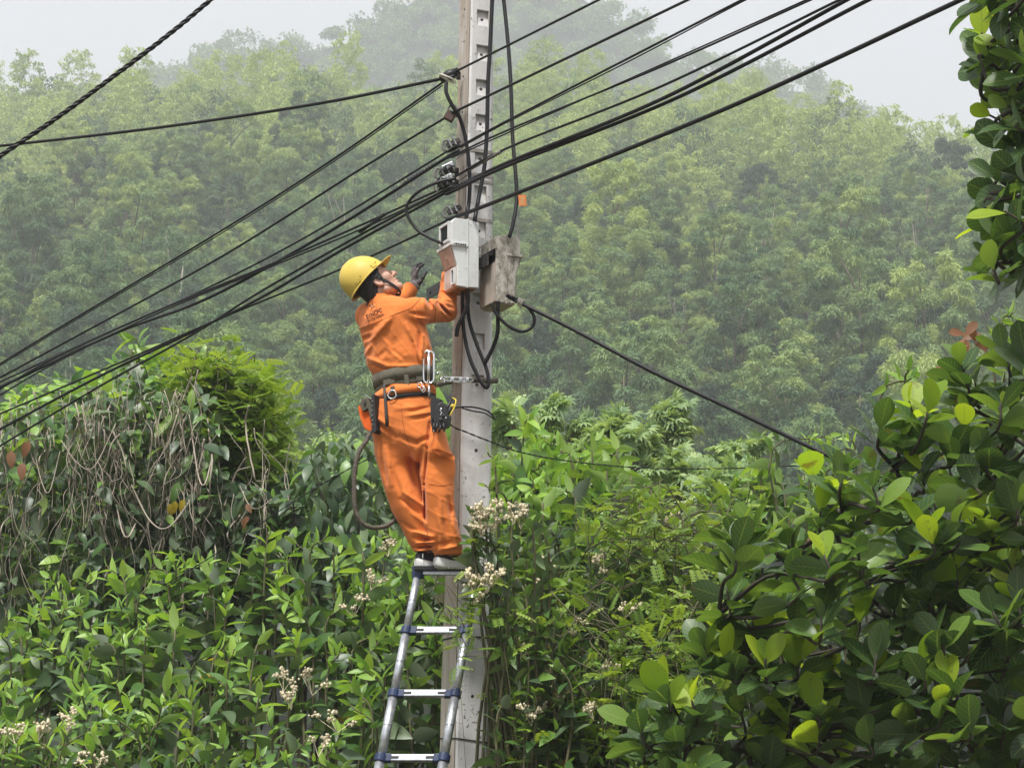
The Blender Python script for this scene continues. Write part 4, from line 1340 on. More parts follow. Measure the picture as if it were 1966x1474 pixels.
# --- body silhouettes as read from the photograph: (py, left px, right px)
torso = [(572, 716, 752), (580, 704, 772), (588, 697, 796), (600, 690, 812), (615, 686, 817), (630, 687, 820), (650, 693, 826), (668, 698, 830), (684, 700, 833), (697, 702, 834), (708, 708, 833), (718, 716, 832), (730, 719, 833), (745, 722, 832)]
hips = [(742, 724, 832), (752, 721, 836), (762, 721, 835), (772, 719, 837), (790, 717, 843), (810, 717, 848), (835, 719, 853), (858, 720, 860), (885, 722, 866)]
legR = [(790, 778, 838), (845, 778, 858), (875, 794, 866), (900, 803, 870), (925, 808, 872), (950, 811, 872), (980, 812, 874), (1010, 814, 880), (1040, 820, 887), (1053, 828, 888), (1061, 832, 889), (1068, 836, 890)]
legL = [(790, 722, 790), (845, 721, 806), (875, 722, 812), (900, 727, 816), (925, 733, 820), (950, 740, 826), (980, 752, 832), (1010, 768, 838), (1040, 783, 840), (1050, 789, 840), (1057, 793, 840)]
def loft_params(rows, Y, ratio, grow=0.0, yf=None):
    z = [Z(r[0], Y) for r in rows]
    cx = [X((r[1] + r[2]) / 2, r[0], Y) for r in rows]
    hw = np.array([(r[2] - r[1]) / 2 * (12 + Y) / FPX for r in rows]) + grow
    c, s = UR[0], UF[0]
    ratio = np.asarray(ratio, float)
    a = hw / np.sqrt(c * c + (ratio * s) ** 2)
    cy = [Y if yf is None else yf(r[0]) for r in rows]
    return np.array(z), np.array(cx), np.array(cy, float), a, a * ratio
yR = lambda py: np.interp(py, [790, 845, 950, 1080], [-0.38, -0.40, -0.42, -0.345])
yL = lambda py: np.interp(py, [790, 845, 950, 1080], [-0.30, -0.28, -0.30, -0.285])
P_sho_R = np.array(W(795, 597, -0.47)); P_elb_R = np.array(W(857, 597, -0.235)); P_wri_R = np.array(W(864, 526, -0.14))
P_sho_L = np.array(W(708, 606, -0.22)); P_elb_L = np.array(W(738, 607, 0.06)); P_wri_L = np.array(W(790, 553, 0.17))

def d_torso(P, g=0.0):
    z, cx, cy, a, b = loft_params(torso, YP, 0.70, g)
    d = d_loft(P, z, cx, cy, a, b, UR, UF, 0.03)
    nb = np.array(W(733, 586, YP))
    d = smin(d, d_cone(P, nb, P_sho_R + (0, 0, -.006), 0.058 + g, 0.062 + g), 0.04)
    d = smin(d, d_cone(P, nb, P_sho_L + (0, 0, -.006), 0.058 + g, 0.060 + g), 0.04)
    return d

shirt_folds = [
 (753, 606, 718, 646, 7, .012), (718, 646, 702, 677, 6, .012), (694, 652, 716, 644, 5, -.010), (699, 672, 717, 652, 5, -.010), (690, 640, 735, 622, 6, -.004),
 (770, 640, 745, 690, 14, -.006), (779, 622, 797, 662, 5, .009), (797, 662, 811, 704, 5, .010), (788, 640, 803, 700, 4, -.008), (795, 598, 812, 645, 5, .009), (812, 645, 808, 690, 5, .008),
 (804, 640, 806, 700, 4, -.009), (817, 640, 826, 690, 5, .007), (822, 668, 830, 700, 3.5, -.008), (708, 688, 742, 703, 5, .010), (742, 703, 803, 703, 5, .009), (716, 700, 745, 712, 4, -.008),
 (740, 665, 760, 684, 4, .004), (752, 672, 775, 688, 4, -.004), (735, 650, 752, 668, 5, .003), (722, 690, 742, 672, 5, -.004),
 (789, 601, 822, 606, 4, -.008), (800, 610, 822, 612, 4, .008), (800, 618, 814, 628, 4, -.010), (705, 590, 720, 580, 4, -.004),
 (819, 573, 826, 584, 2.6, -.020), (826, 584, 828, 590, 3, -.008), (812, 572, 818, 590, 4, .007), (829, 576, 834, 590, 4, .007), (842, 581, 864, 607, 3.2, -.020), (838, 577, 862, 596, 4, .008), (848, 597, 864, 612, 4, .007),
 (846, 570, 872, 578, 4, .007), (850, 562, 872, 568, 3.5, -.008), (852, 586, 872, 592, 4, -.006), (848, 556, 870, 560, 3, .006),
]
def d_shirt(P):
    d = d_torso(P)
    arm = smin(d_cone(P, P_sho_R, P_elb_R, 0.070, 0.058), d_cone(P, P_elb_R, P_wri_R, 0.054, 0.043), 0.015)
    d = smin(d, arm, 0.030)
    arm = smin(d_cone(P, P_sho_L, P_elb_L, 0.068, 0.056), d_cone(P, P_elb_L, P_wri_L, 0.054, 0.044), 0.02)
    d = smin(d, arm, 0.030)
    rel = folds(P, shirt_folds)
    near = P[:, 1] < np.where(P[:, 0] > X(815), 0.10, -0.30)
    d = d - np.where(near, rel, 0) - 0.0022 * sines(P, 55, 3) - 0.011 * wrinkles(P, 5, 42)
    # the hollow of the neck
    d = smax(d, -d_cone(P, W(733, 580, YP), W(727, 545, YP), 0.050, 0.050), 0.008)
    # sleeve ends
    for wri, elb in ((P_wri_R, P_elb_R), (P_wri_L, P_elb_L)):
        ax = unit(wri - elb); q = (P - wri) @ ax
        d = np.where(np.linalg.norm(P - wri, axis=1) < 0.12, smax(d, q, 0.004), d)
    return d

trouser_folds = [
 (787, 790, 823, 782, 4, -.008), (780, 798, 832, 790, 4, .006), (790, 806, 828, 797, 4, -.004), (760, 785, 800, 780, 5, .004),
 (727, 812, 760, 838, 5, -.010), (722, 800, 745, 818, 5, .005), (770, 838, 800, 852, 6, -.012), (800, 850, 826, 838, 5, -.010), (812, 858, 802, 905, 6, -.012),
 (825, 812, 820, 860, 3.5, -.012), (820, 860, 815, 930, 3.2, -.014), (815, 930, 817, 1000, 3.0, -.012), (833, 815, 829, 850, 4, .006),
 (740, 860, 752, 930, 6, .008), (752, 900, 775, 960, 6, -.008), (733, 880, 742, 925, 4, -.006), (775, 945, 812, 970, 5, .010), (770, 958, 805, 985, 4, -.010), (790, 985, 818, 1005, 5, .006),
 (768, 1000, 800, 1020, 4, -.006), (795, 1020, 830, 1030, 3.5, .012), (795, 1032, 832, 1036, 3, -.012), (800, 1042, 834, 1040, 3.2, .012), (795, 1050, 832, 1050, 2.6, -.012), (797, 1058, 836, 1052, 3, .010),
 (838, 980, 850, 1030, 5, .007), (860, 955, 868, 1000, 4, -.010), (866, 990, 878, 1030, 4, .007), (852, 1000, 862, 1040, 4, -.006), (840, 1045, 866, 1040, 4, -.010), (845, 1055, 880, 1048, 4, .009), (840, 1066, 885, 1066, 3, -.006), (845, 960, 848, 1000, 4, .006),
 (840, 1030, 838, 1050, 5, -.006), (760, 880, 775, 920, 8, -.005), (785, 870, 798, 940, 7, -.009),
]
pocket_c = np.array(W(851, 897, -0.47))
def d_trousers(P):
    z, cx, cy, a, b = loft_params(hips, YP, np.interp([r_[0] for r_ in hips], [742, 800, 835, 885], [0.80, 0.80, 0.68, 0.36]))
    h = d_loft(P, z, cx, cy, a, b, UR, UF, 0.03)
    h = smin(h, d_ell(P, W(802, 812, -0.395), (0.100, 0.100, 0.125)), 0.05)
    h = smin(h, d_ell(P, W(752, 808, -0.36), (0.095, 0.095, 0.120)), 0.05)
    z, cx, cy, a, b = loft_params(legR, -0.40, np.interp([r_[0] for r_ in legR], [800, 900, 1000], [1.5, 1.35, 1.0]), 0.0, yR)
    r = d_loft(P, z, cx, cy, a, b, UR, UF, 0.012)
    r = smin(r, d_ell(P, pocket_c + (0, 0.045, 0), (0.060, 0.055, 0.105)), 0.012)
    z, cx, cy, a, b = loft_params(legL, -0.29, np.interp([r_[0] for r_ in legL], [800, 900, 1000], [1.5, 1.35, 1.0]), 0.0, yL)
    l_ = d_loft(P, z, cx, cy, a, b, UR, UF, 0.012)
    d = smin(h, smin(r, l_, 0.010), 0.05)
    d = d - np.where(P[:, 1] < -0.28, folds(P, trouser_folds), 0.6 * folds(P, trouser_folds)) - 0.0026 * sines(P, 45, 8) - 0.011 * wrinkles(P, 9, 38)
    return d

# --- head frame
HF = unit(np.array((0.69, 0.13, 0.71))); HR = unit(np.cross(HF, (-0.7, 0, 0.7))); HR = HR - HF * (HR @ HF); HR = unit(HR); HU = np.cross(HR, HF)
HM = np.stack([HF, HR, HU], 1)
HO = np.array(W(727, 542, -0.43)) - HR * 0.072
def hl(x, y, z): return HO + HM @ np.array((x, y, z))
def d_head(P):
    q = (P - HO) @ HM
    d = d_ell(q, (-0.004, 0, 0.056), (0.098, 0.078, 0.092))
    d = smin(d, d_ell(q, (0.042, 0, -0.012), (0.052, 0.060, 0.076)), 0.03)
    q2 = q.copy(); q2[:, 1] = np.abs(q2[:, 1])
    d = smin(d, d_cone(q2, (0.006, 0.054, -0.050), (0.078, 0.016, -0.078), 0.020, 0.019), 0.020)
    d = smin(d, d_ell(q, (0.082, 0, -0.080), (0.018, 0.021, 0.018)), 0.014)
    d = smin(d, d_ell(q2, (0.058, 0.046, 0.000), (0.026, 0.020, 0.020)), 0.022)
    d = smin(d, d_cone(q2, (0.088, 0.0, 0.042), (0.078, 0.044, 0.040), 0.010, 0.009), 0.014)
    d = smax(d, -d_ell(q2, (0.101, 0.033, 0.024), (0.017, 0.017, 0.012)), 0.010)
    d = smin(d, d_ell(q2, (0.0795, 0.032, 0.023), (0.0125, 0.014, 0.0115)), 0.004)
    d = smin(d, d_cone(q, (0.092, 0, 0.036), (0.118, 0, -0.006), 0.0080, 0.0120), 0.008)
    d = smin(d, d_ell(q2, (0.102, 0.0125, -0.010), (0.010, 0.0075, 0.008)), 0.005)
    d = smin(d, d_ell(q, (0.093, 0, -0.034), (0.0125, 0.024, 0.0070)), 0.006)
    d = smin(d, d_ell(q, (0.090, 0, -0.049), (0.0130, 0.021, 0.0080)), 0.006)
    d = smax(d, -d_ell(q, (0.106, 0, -0.0415), (0.014, 0.024, 0.0022)), 0.003)
    d = smax(d, -d_ell(q, (0.105, 0, -0.062), (0.014, 0.020, 0.006)), 0.008)
    # ear
    Me = np.array(Matrix.Rotation(R(-14), 3, 'Y'))
    e = d_ell(q2, (-0.004, 0.078, 0.004), (0.019, 0.009, 0.033), Me)
    e = smax(e, -d_ell(q2, (0.000, 0.088, 0.004), (0.011, 0.009, 0.021), Me), 0.004)
    e = smin(e, d_ell(q2, (0.007, 0.076, -0.024), (0.008, 0.006, 0.010)), 0.005)
    d = smin(d, e, 0.005)
    # neck
    d = smin(d, d_cone(P, hl(-0.024, 0, -0.028), W(733, 592, YP), 0.056, 0.060), 0.022)
    return d
def d_hand(P, wri, palm, fingers, thumb):
    d = d_cone(P, wri, palm[0], 0.028, 0.030)
    d = smin(d, d_cone(P, palm[0], palm[1], 0.027, 0.017), 0.012)
    d = smin(d, d_cone(P, palm[0], palm[2], 0.026, 0.016), 0.012)
    for f in fingers:
        for a, b, ra, rb in f: d = smin(d, d_cone(P, a, b, ra, rb), 0.003)
    for a, b, ra, rb in thumb: d = smin(d, d_cone(P, a, b, ra, rb), 0.005)
    return d
def chain(pts, r0, r1):
    pts = [np.asarray(p, float) for p in pts]; n = len(pts) - 1
    return [(pts[i], pts[i + 1], r0 + (r1 - r0) * i / n, r0 + (r1 - r0) * (i + 1) / n) for i in range(n)]
YH = 0.20
hp = lambda px, py, dy=0.0: np.array(W(px, py, YH + dy))
LH_wri = hp(793, 552, -.02)
LH_palm = (hp(797, 545), hp(797, 530, -.02), hp(796, 530, .035))
LH_fing = [chain([hp(798, 529, -.028), hp(801, 519, -.036), hp(806, 512, -.034), hp(812, 508.5, -.028)], .0105, .0085),
           chain([hp(796, 527, -.004), hp(797, 516, -.008), hp(802, 509, -.006), hp(808, 506, .0)], .0105, .0085),
           chain([hp(794, 528, .018), hp(793, 518, .018), hp(797, 511, .02), hp(803, 508, .024)], .0100, .0082),
           chain([hp(793, 531, .038), hp(791, 523, .040), hp(794, 517, .042), hp(799, 514, .044)], .0090, .0075)]
LH_thumb = chain([hp(798, 547, -.02), hp(806, 541, -.036), hp(812, 533, -.04), hp(818, 523, -.036)], .0150, .0090)
def d_lhand(P): return d_hand(P, LH_wri, LH_palm, LH_fing, LH_thumb)
rp = lambda px, py, Y: np.array(W(px, py, Y))
RH_wri = rp(864, 522, -.135)
RH_palm = (rp(864, 506, -.125), rp(858, 490, -.11), rp(872, 490, -.115))
RH_fing = [chain([rp(855 + 6 * i, 489, -.112), rp(855 + 6.3 * i, 476, -.13), rp(857 + 6.2 * i, 468, -.16), rp(858 + 6 * i, 466 + i, -.185)], .0100 - .0004 * i, .0080) for i in range(4)]
RH_thumb = chain([rp(856, 508, -.13), rp(850, 498, -.16), rp(849, 488, -.185)], .0140, .0095)
def d_rhand(P): return d_hand(P, RH_wri, RH_palm, RH_fing, RH_thumb)

def d_body(P):
    d = d_head(P)
    z, cx, cy, a, b = loft_params(torso, YP, 0.70, -0.022)
    t = d_loft(P, z, cx, cy, a, b, UR, UF, 0.03)
    t = smin(t, d_cone(P, W(733, 590, YP), P_sho_R, 0.045, 0.045), 0.03)
    t = smin(t, d_cone(P, W(733, 590, YP), P_sho_L, 0.045, 0.045), 0.03)
    d = smin(d, t, 0.02)
    z, cx, cy, a, b = loft_params(hips[:-2], YP, 0.70, -0.05)
    d = smin(d, d_loft(P, z, cx, cy, a, b, UR, UF, 0.03), 0.02)
    for rows, Y, yf, foot in ((legR, -0.40, yR, W(856, 1080, -.345)), (legL, -0.29, yL, W(820, 1078, -.295))):
        z, cx, cy, a, b = loft_params(rows, Y, 1.0, 0.0, yf)
        k = np.interp(np.arange(len(rows)), [0, len(rows) - 1], [0.62, 0.42])
        d = smin(d, d_loft(P, z, cx, cy, a * k, b * k, UR, UF, 0.01), 0.02)
        hgt = np.array((cx[-1], cy[-1], z[-1])) + (0, 0, 0.05)
        d = smin(d, d_cone(P, hgt, foot, 0.034, 0.028), 0.02)
        d = smin(d, d_cone(P, foot, np.array(foot) + np.array((0.13, 0.09, -0.012)), 0.024, 0.014), 0.015)
    for s, e, w, hd in ((P_sho_R, P_elb_R, P_wri_R, d_rhand), (P_sho_L, P_elb_L, P_wri_L, d_lhand)):
        d = smin(d, smin(d_cone(P, s, e, 0.048, 0.038), d_cone(P, e, w, 0.034, 0.024), 0.01), 0.02)
        d = smin(d, hd(P) + 0.0045, 0.01)
    return d

person = thing('person', 'worker in orange overalls and yellow helmet standing on the ladder top, looking up', 'person', tuple(W(850, 1093, -.31)))
def sdf_part(name, fn, lo, hi, h, mat, parent, relax=1):
    V, F = surface_net(fn, lo, hi, h, relax)
    return link(name, mesh_np(name, V, [F], smooth=True, mat=mat), parent)
xr = lambda a, b: (X(a), X(b))
body = sdf_part('body', d_body, (X(640), -0.68, Z(1104)), (X(940), 0.36, Z(462)), 0.0045, m_skin, person)
shirt = sdf_part('shirt', d_shirt, (X(672), -0.66, Z(752)), (X(895), 0.26, Z(470)), 0.0045, m_orange, person, 1)
trousers = sdf_part('trousers', d_trousers, (X(702), -0.62, Z(1090)), (X(906), -0.08, Z(738)), 0.0045, m_orange, person, 1)

def bvh_of(objs):
    V, F, off = [], [], 0
    for o in objs:
        n = len(o.data.vertices); co = np.empty(n * 3); o.data.vertices.foreach_get('co', co)
        V += [tuple(v) for v in co.reshape(-1, 3)]
        F += [tuple(i + off for i in p.vertices) for p in o.data.polygons]; off += n
    return BVHTree.FromPolygons(V, F)
BV = bvh_of([shirt, trousers])
def on(px, py, lift=0.002, dflt=-0.5, bv=None):
    """The point of the clothes seen at this pixel, lifted a little towards the camera."""
    d = (W(px, py, 0) - CAM).normalized()
    hit = (bv or BV).ray_cast(CAM, d)
    p = hit[0] if hit[0] is not None else W(px, py, dflt)
    return np.array(p - d * lift)

def seam(pts, parent, r=0.0016, n=24, name='seam', mat=None, lift=0.0005):
    P2 = smoothline([(a, b_, 0) for a, b_ in pts], n)
    b = MB(); b.tube([on(p[0], p[1], lift) for p in P2], r, 5)
    return b.build(name, mat or m_seam, parent, True)
seam([(688, 632), (720, 620), (755, 605), (791, 591)], shirt)
seam([(791, 591), (800, 606), (810, 622), (817, 634)], shirt)
seam([(791, 591), (799, 582), (806, 574)], shirt)
seam([(837, 578), (836, 595), (834, 620)], shirt, 0.002)
seam([(826, 808), (822, 850), (817, 900), (814, 950), (818, 1010), (830, 1055)], trousers)
seam([(770, 775), (775, 820), (785, 850), (800, 868)], trousers, 0.0013)
seam([(838, 1068), (860, 1071), (888, 1068)], trousers, 0.0013)
seam([(823, 929), (845, 932), (868, 929)], trousers, 0.0014)
# cargo pocket flap
b = MB(); fl = [(829, 856), (843, 862), (858, 868), (871, 874), (873, 881), (858, 878), (842, 872), (828, 862)]
top = [on(p[0], p[1], 0.010) for p in fl]; bot = [on(p[0], p[1], 0.001) for p in fl]
b.add(top + bot, quads=[(i, (i + 1) % 8, (i + 1) % 8 + 8, i + 8) for i in range(8)], ngons=[list(range(8))])
b.build('pocket_flap', m_orange, trousers, bevel=0.002)

# collar: a standing band round the neck
b = MB(); n = 40; V = []
cc = np.array(W(732, 579, YP))
for i in range(n):
    a = 2 * PI * i / n
    dr = UR[0] * math.cos(a) + UF[0] * math.sin(a), UR[1] * math.cos(a) + UF[1] * math.sin(a)
    fwd = math.sin(a)
    for (r, dz) in ((0.078, -0.030 - 0.012 * fwd), (0.073, 0.018 + 0.004 * math.cos(a) - 0.010 * fwd), (0.067, 0.020 + 0.004 * math.cos(a) - 0.010 * fwd), (0.064, -0.03)):
        V.append(cc + np.array((dr[0] * r, dr[1] * r, dz + 0.006 * (dr[0]))))
b.add(V, quads=[(i * 4 + k, ((i + 1) % n) * 4 + k, ((i + 1) % n) * 4 + k + 1, i * 4 + k + 1) for i in range(n) for k in range(3)])
b.build('collar', m_orange, shirt, True)

# printed emblem and lettering on the back
def decal(name, V2, faces, parent, mat, lift=0.0035):
    V = [on(x, y, lift) for x, y in V2]
    me = bpy.data.meshes.new(name); me.from_pydata([tuple(v) for v in V], [], faces); me.update(); me.materials.append(mat)
    return link(name, me, parent)
m_print = simple_mat('dark_print', (0.035, 0.008, 0.006), 0.8)
def text_decal(txt, x0, y0, x1, y1, cap, shear=0.0, name='lettering'):
    cu = bpy.data.curves.new('text', 'FONT'); cu.body = txt; cu.size = 1.0; cu.offset = 0.018
    to = bpy.data.objects.new('text', cu); COL.objects.link(to)
    me = bpy.data.meshes.new_from_object(to.evaluated_get(bpy.context.evaluated_depsgraph_get()))
    V = np.array([v.co[:2] for v in me.vertices]); F = [tuple(p.vertices) for p in me.polygons]
    bpy.data.objects.remove(to); bpy.data.curves.remove(cu); bpy.data.meshes.remove(me)
    V -= V.min(0); s = V.max(0)
    d = np.array((x1 - x0, y1 - y0)); L = np.linalg.norm(d); d /= L
    up = np.array((0.0, -1.0)) * (1 - shear) + np.array((d[1], -d[0])) * shear; up = up / np.linalg.norm(up)
    Q = np.array((x0, y0)) + (V[:, :1] / s[0]) * L * d + (V[:, 1:] / s[1]) * cap * up
    decal(name, Q, F, shirt, m_print)
text_decal('EVNCPC', 704.5, 612.5, 734, 598.5, 8.0, 0.7)
text_decal('PC DA NANG', 707, 618.5, 737, 605.0, 4.6, 0.7)
sc_ = np.array((714.5, 587.5)); V2 = []
for i in range(8):
    a = PI / 4 * i + 0.18
    r = 8.2 if i % 2 == 0 else 1.9
    V2.append(sc_ + r * np.array((math.sin(a) * 0.92, -math.cos(a))))
decal('emblem_star', V2, [tuple(range(8))], shirt, m_print, 0.004)
V2, F2 = [], []
for i in range(32):
    a = 2 * PI * i / 32
    for r in (9.3, 9.9): V2.append(sc_ + r * np.array((math.sin(a) * 0.92, -math.cos(a))))
F2 = [(2 * i, 2 * i + 1, (2 * i + 3) % 64, (2 * i + 2) % 64) for i in range(32)]
decal('emblem_ring', V2, F2, shirt, simple_mat('faint_print', (0.28, 0.06, 0.02), 0.8), 0.004)
decal('emblem_centre', [sc_ + 1.5 * np.array((math.cos(a), math.sin(a))) for a in np.linspace(0, 2 * PI, 9)[:8]], [tuple(range(8))], shirt, simple_mat('pale_dot', (0.75, 0.42, 0.25), 0.8), 0.006)

# --- head gear
def d_hair(P):
    q = (P - HO) @ HM
    d = d_ell(q, (-0.006, 0, 0.055), (0.103, 0.083, 0.098))
    d = smin(d, d_ell(q, (-0.052, 0, -0.010), (0.052, 0.062, 0.058)), 0.02)
    front = q[:, 0] - (0.030 + 0.35 * np.maximum(q[:, 2] - 0.0, -0.06))
    d = smax(d, front, 0.008)
    qa = q.copy(); qa[:, 1] = np.abs(qa[:, 1])
    d = smax(d, -d_ell(qa, (-0.002, 0.085, -0.008), (0.027, 0.030, 0.038)), 0.004)
    sb = d_ell(qa, (0.026, 0.066, 0.020), (0.013, 0.012, 0.034))
    d = smin(d, sb, 0.004)
    return d - 0.0015 * sines(P, 260, 12)
sdf_part('hair', d_hair, HO - 0.17, HO + 0.19, 0.004, m_hair, person)
# eyebrows and a closed dark line of the eye
for s in (1, -1):
    b = MB(); b.tube([hl(0.094, 0.012 * s, 0.047), hl(0.095, 0.028 * s, 0.051), hl(0.083, 0.046 * s, 0.047)], [0.003, 0.0042, 0.002], 6); b.build('eyebrow', m_hair, person, True)
    b = MB(); b.tube([hl(0.0875, 0.020 * s, 0.022), hl(0.0925, 0.031 * s, 0.026), hl(0.084, 0.043 * s, 0.023)], [0.001, 0.0018, 0.001], 5); b.build('eyelash', m_hair, person, True)
b = MB(); b.ball(hl(0.1005, 0, -0.0350), 1.0, 12, 8, (0.0055, 0.018, 0.0045), HM); b.ball(hl(0.0985, 0, -0.0490), 1.0, 12, 8, (0.0060, 0.016, 0.0055), HM); b.build('lips', m_lip, person, True)

# helmet: dome with a raised middle ridge, flared rim, peak at the front
ta = R(3)
KF = HF * math.cos(ta) + HU * math.sin(ta); KU = -HF * math.sin(ta) + HU * math.cos(ta); KR = HR
KM = np.stack([KF, KR, KU], 1)
KO = np.array(W(706.5, 530, -0.43)) - HR * 0.072
KO = KO - HR * ((KO - HO) @ HR)
nth, nph = 72, 22
helmet = thing('helmet', None, None, tuple(HO)); helmet.parent = person; helmet.matrix_parent_inverse = world_of(person).inverted()
def dome_pt(th, t, grow=0.0):
    """t from 0 (rim) to 1 (crown)."""
    a = 0.126 + grow; w = 0.104 + grow; hgt = 0.150 + grow
    k = (1 - t ** 2.25) ** 0.52
    cx = math.cos(th); sx = math.sin(th)
    aa = a if cx > 0 else a * 1.03
    x, y, z = aa * cx * k - 0.010 * t, w * sx * k, hgt * t
    ridge = math.exp(-(abs(y) / 0.017) ** 4) * min(1, max(0, (t - 0.22) * 6)) * (1 if x > -0.12 else 0.4)
    s = 1 + 0.022 * ridge
    return np.array((x * s, y, z * s))
V = []
ts = [1 - (1 - i / nph) ** 1.25 for i in range(nph + 1)]
ts[-1] = 0.9999
for t in ts:
    for j in range(nth):
        V.append(dome_pt(2 * PI * j / nth, t))
q = [(i * nth + j, i * nth + (j + 1) % nth, (i + 1) * nth + (j + 1) % nth, (i + 1) * nth + j) for i in range(nph) for j in range(nth)]
b = MB(); b.add(np.array(V) @ KM.T + KO, quads=q, ngons=[list(range(nph * nth, (nph + 1) * nth))])
b.build('shell', m_helmet, helmet, True)
# brim: from the rim outwards, peak in front, drawn a little down, with thickness
V = []; prof = [0.0, 0.35, 0.7, 1.0]
for j in range(nth):
    th = 2 * PI * j / nth
    c = math.cos(th)
    ext = 0.010 + 0.052 * max(0, c) ** 3.2
    drop = -0.004 - 0.010 * max(0, c) ** 2 * 0.3 - 0.006 * max(0, -c)
    base = dome_pt(th, 0.0)
    rad = unit(np.array((c * 0.126, math.sin(th) * 0.104 * (1 - 0.35 * max(0, c)), 0)))
    for k in prof: V.append(base * np.array((1, 1, 1)) + rad * ext * k + np.array((0, 0, drop * k + 0.016 * max(0, c) ** 3 * (1 - (1 - k) ** 2) * 0.6)))
    for k in prof[::-1]: V.append(base * 0.985 + rad * ext * k + np.array((0, 0, drop * k - 0.0045 + 0.016 * max(0, c) ** 3 * (1 - (1 - k) ** 2) * 0.6)))
m8 = 8
q = [(j * m8 + k, ((j + 1) % nth) * m8 + k, ((j + 1) % nth) * m8 + (k + 1) % m8, j * m8 + (k + 1) % m8) for j in range(nth) for k in range(m8)]
b = MB(); b.add(np.array(V) @ KM.T + KO, quads=q); b.build('brim', m_helmet, helmet, True)
# raised lugs on the side, slots as flat slabs in painted shade
def on_dome(th, t, grow): return KO + KM @ dome_pt(th, t, grow)
for th0 in (R(62), R(118)):
    c = on_dome(th0, 0.10, 0.002); nrm = unit(c - (KO + KU * 0.015)); tg_ = unit(on_dome(th0 + .1, 0.10, 0) - on_dome(th0 - .1, 0.10, 0)); u2 = np.cross(nrm, tg_)
    if u2 @ KU < 0: u2 = -u2
    b = MB()
    b.box(c, (0.0025, 0.016, 0.011), np.stack([nrm, tg_, u2], 1)); b.build('side_lug', m_helmet, helmet, bevel=0.002)
    b = MB()
    b.box(c + tg_ * (-0.024) + u2 * 0.006, (0.0012, 0.0045, 0.0016), np.stack([nrm, tg_, u2], 1)); b.build('slot', m_hole_shade, helmet)
# chin strap and nape band
def ribbon(pts, wid, thk, nrm_from, name, mat, parent, n=30):
    P = smoothline(pts, n); t = unit(np.gradient(P, axis=0)); b = MB(); V = []
    for p, d in zip(P, t):
        nr = unit(p - np.asarray(nrm_from)); nr = unit(nr - d * (nr @ d)); s = np.cross(d, nr)
        V += [p + s * wid + nr * thk, p - s * wid + nr * thk, p - s * wid - nr * thk, p + s * wid - nr * thk]
    q = [(4 * i + k, 4 * i + (k + 1) % 4, 4 * i + 4 + (k + 1) % 4, 4 * i + 4 + k) for i in range(n - 1) for k in range(4)]
    b.add(V, quads=q, ngons=[[0, 1, 2, 3], [4 * n - 1, 4 * n - 2, 4 * n - 3, 4 * n - 4]])
    return b.build(name, mat, parent)
for s in (1, -1):
    ribbon([hl(-0.005, 0.088 * s, 0.050), hl(0.012, 0.086 * s, 0.022), hl(0.026, 0.079 * s, -0.010), hl(0.040, 0.070 * s, -0.045), hl(0.052, 0.050 * s, -0.085), hl(0.058, 0.020 * s, -0.108), hl(0.058, 0, -0.111)], 0.0078, 0.0018, hl(0.02, 0, -0.02), 'chin_strap', m_blackweb, helmet)
    ribbon([hl(0.045, 0.080 * s, 0.060), hl(0.020, 0.088 * s, 0.036), hl(-0.010, 0.088 * s, 0.034), hl(-0.050, 0.076 * s, 0.012), hl(-0.085, 0.050 * s, -0.020), hl(-0.106, 0, -0.032)], 0.0085, 0.002, hl(-0.01, 0, 0.02), 'head_band', m_blackweb, helmet)
b = MB(); b.box(hl(0.018, 0.087, 0.014), (0.010, 0.004, 0.008), HM); b.build('strap_buckle', m_blackweb, helmet, bevel=0.002)
b = MB(); b.tube([hl(-0.100, -0.03, -0.034), hl(-0.114, 0, -0.036), hl(-0.100, 0.03, -0.034)], [0.008, 0.012, 0.008], 8); b.build('ratchet_knob', m_blackp, helmet, True)

# --- gloves
def glove(name, fn, lo, hi, wri, elb, tips):
    g = sdf_part(name, fn, lo, hi, 0.0032, m_glove, person)
    g.data.materials.append(m_glove_dark)
    n = len(g.data.vertices); co = np.empty(n * 3); g.data.vertices.foreach_get('co', co); co = co.reshape(-1, 3)
    dk = np.zeros(n, bool)
    for (a, r) in tips: dk |= np.linalg.norm(co - a, axis=1) < r
    mi = np.array([1 if sum(dk[v] for v in p.vertices) >= 2 else 0 for p in g.data.polygons], np.int32)
    g.data.polygons.foreach_set('material_index', mi)
    ax = unit(wri - elb); b = MB()
    for k in range(5): b.tube([wri - ax * (0.024 - 0.010 * k), wri - ax * (0.017 - 0.010 * k)], 0.0345 - 0.0006 * k + 0.001 * (k % 2), 18)
    b.build('glove_cuff', simple_mat('pale_grey_knit', (0.30, 0.285, 0.28), 0.9, bump=0.3, bscale=200), g, True)
lt = []
for f in LH_fing: lt += [(f[-1][1], 0.022), (f[-1][0], 0.015), (f[-2][0] + np.array((0.012, 0, 0)), 0.012)]
lt += [(LH_thumb[-1][1], 0.022), (LH_thumb[-1][0], 0.018), (LH_thumb[1][0] + np.array((0.012, 0, -0.012)), 0.018), (hp(801, 552, 0) + np.array((0.012, 0, 0)), 0.020)]
glove('glove', d_lhand, W(772, 575, YH - .10), W(832, 494, YH + .10), LH_wri, P_elb_L, lt)
glove('glove', d_rhand, W(836, 540, -.26), W(886, 455, -.02), RH_wri, P_elb_R, [(f[-1][1], 0.02) for f in RH_fing])

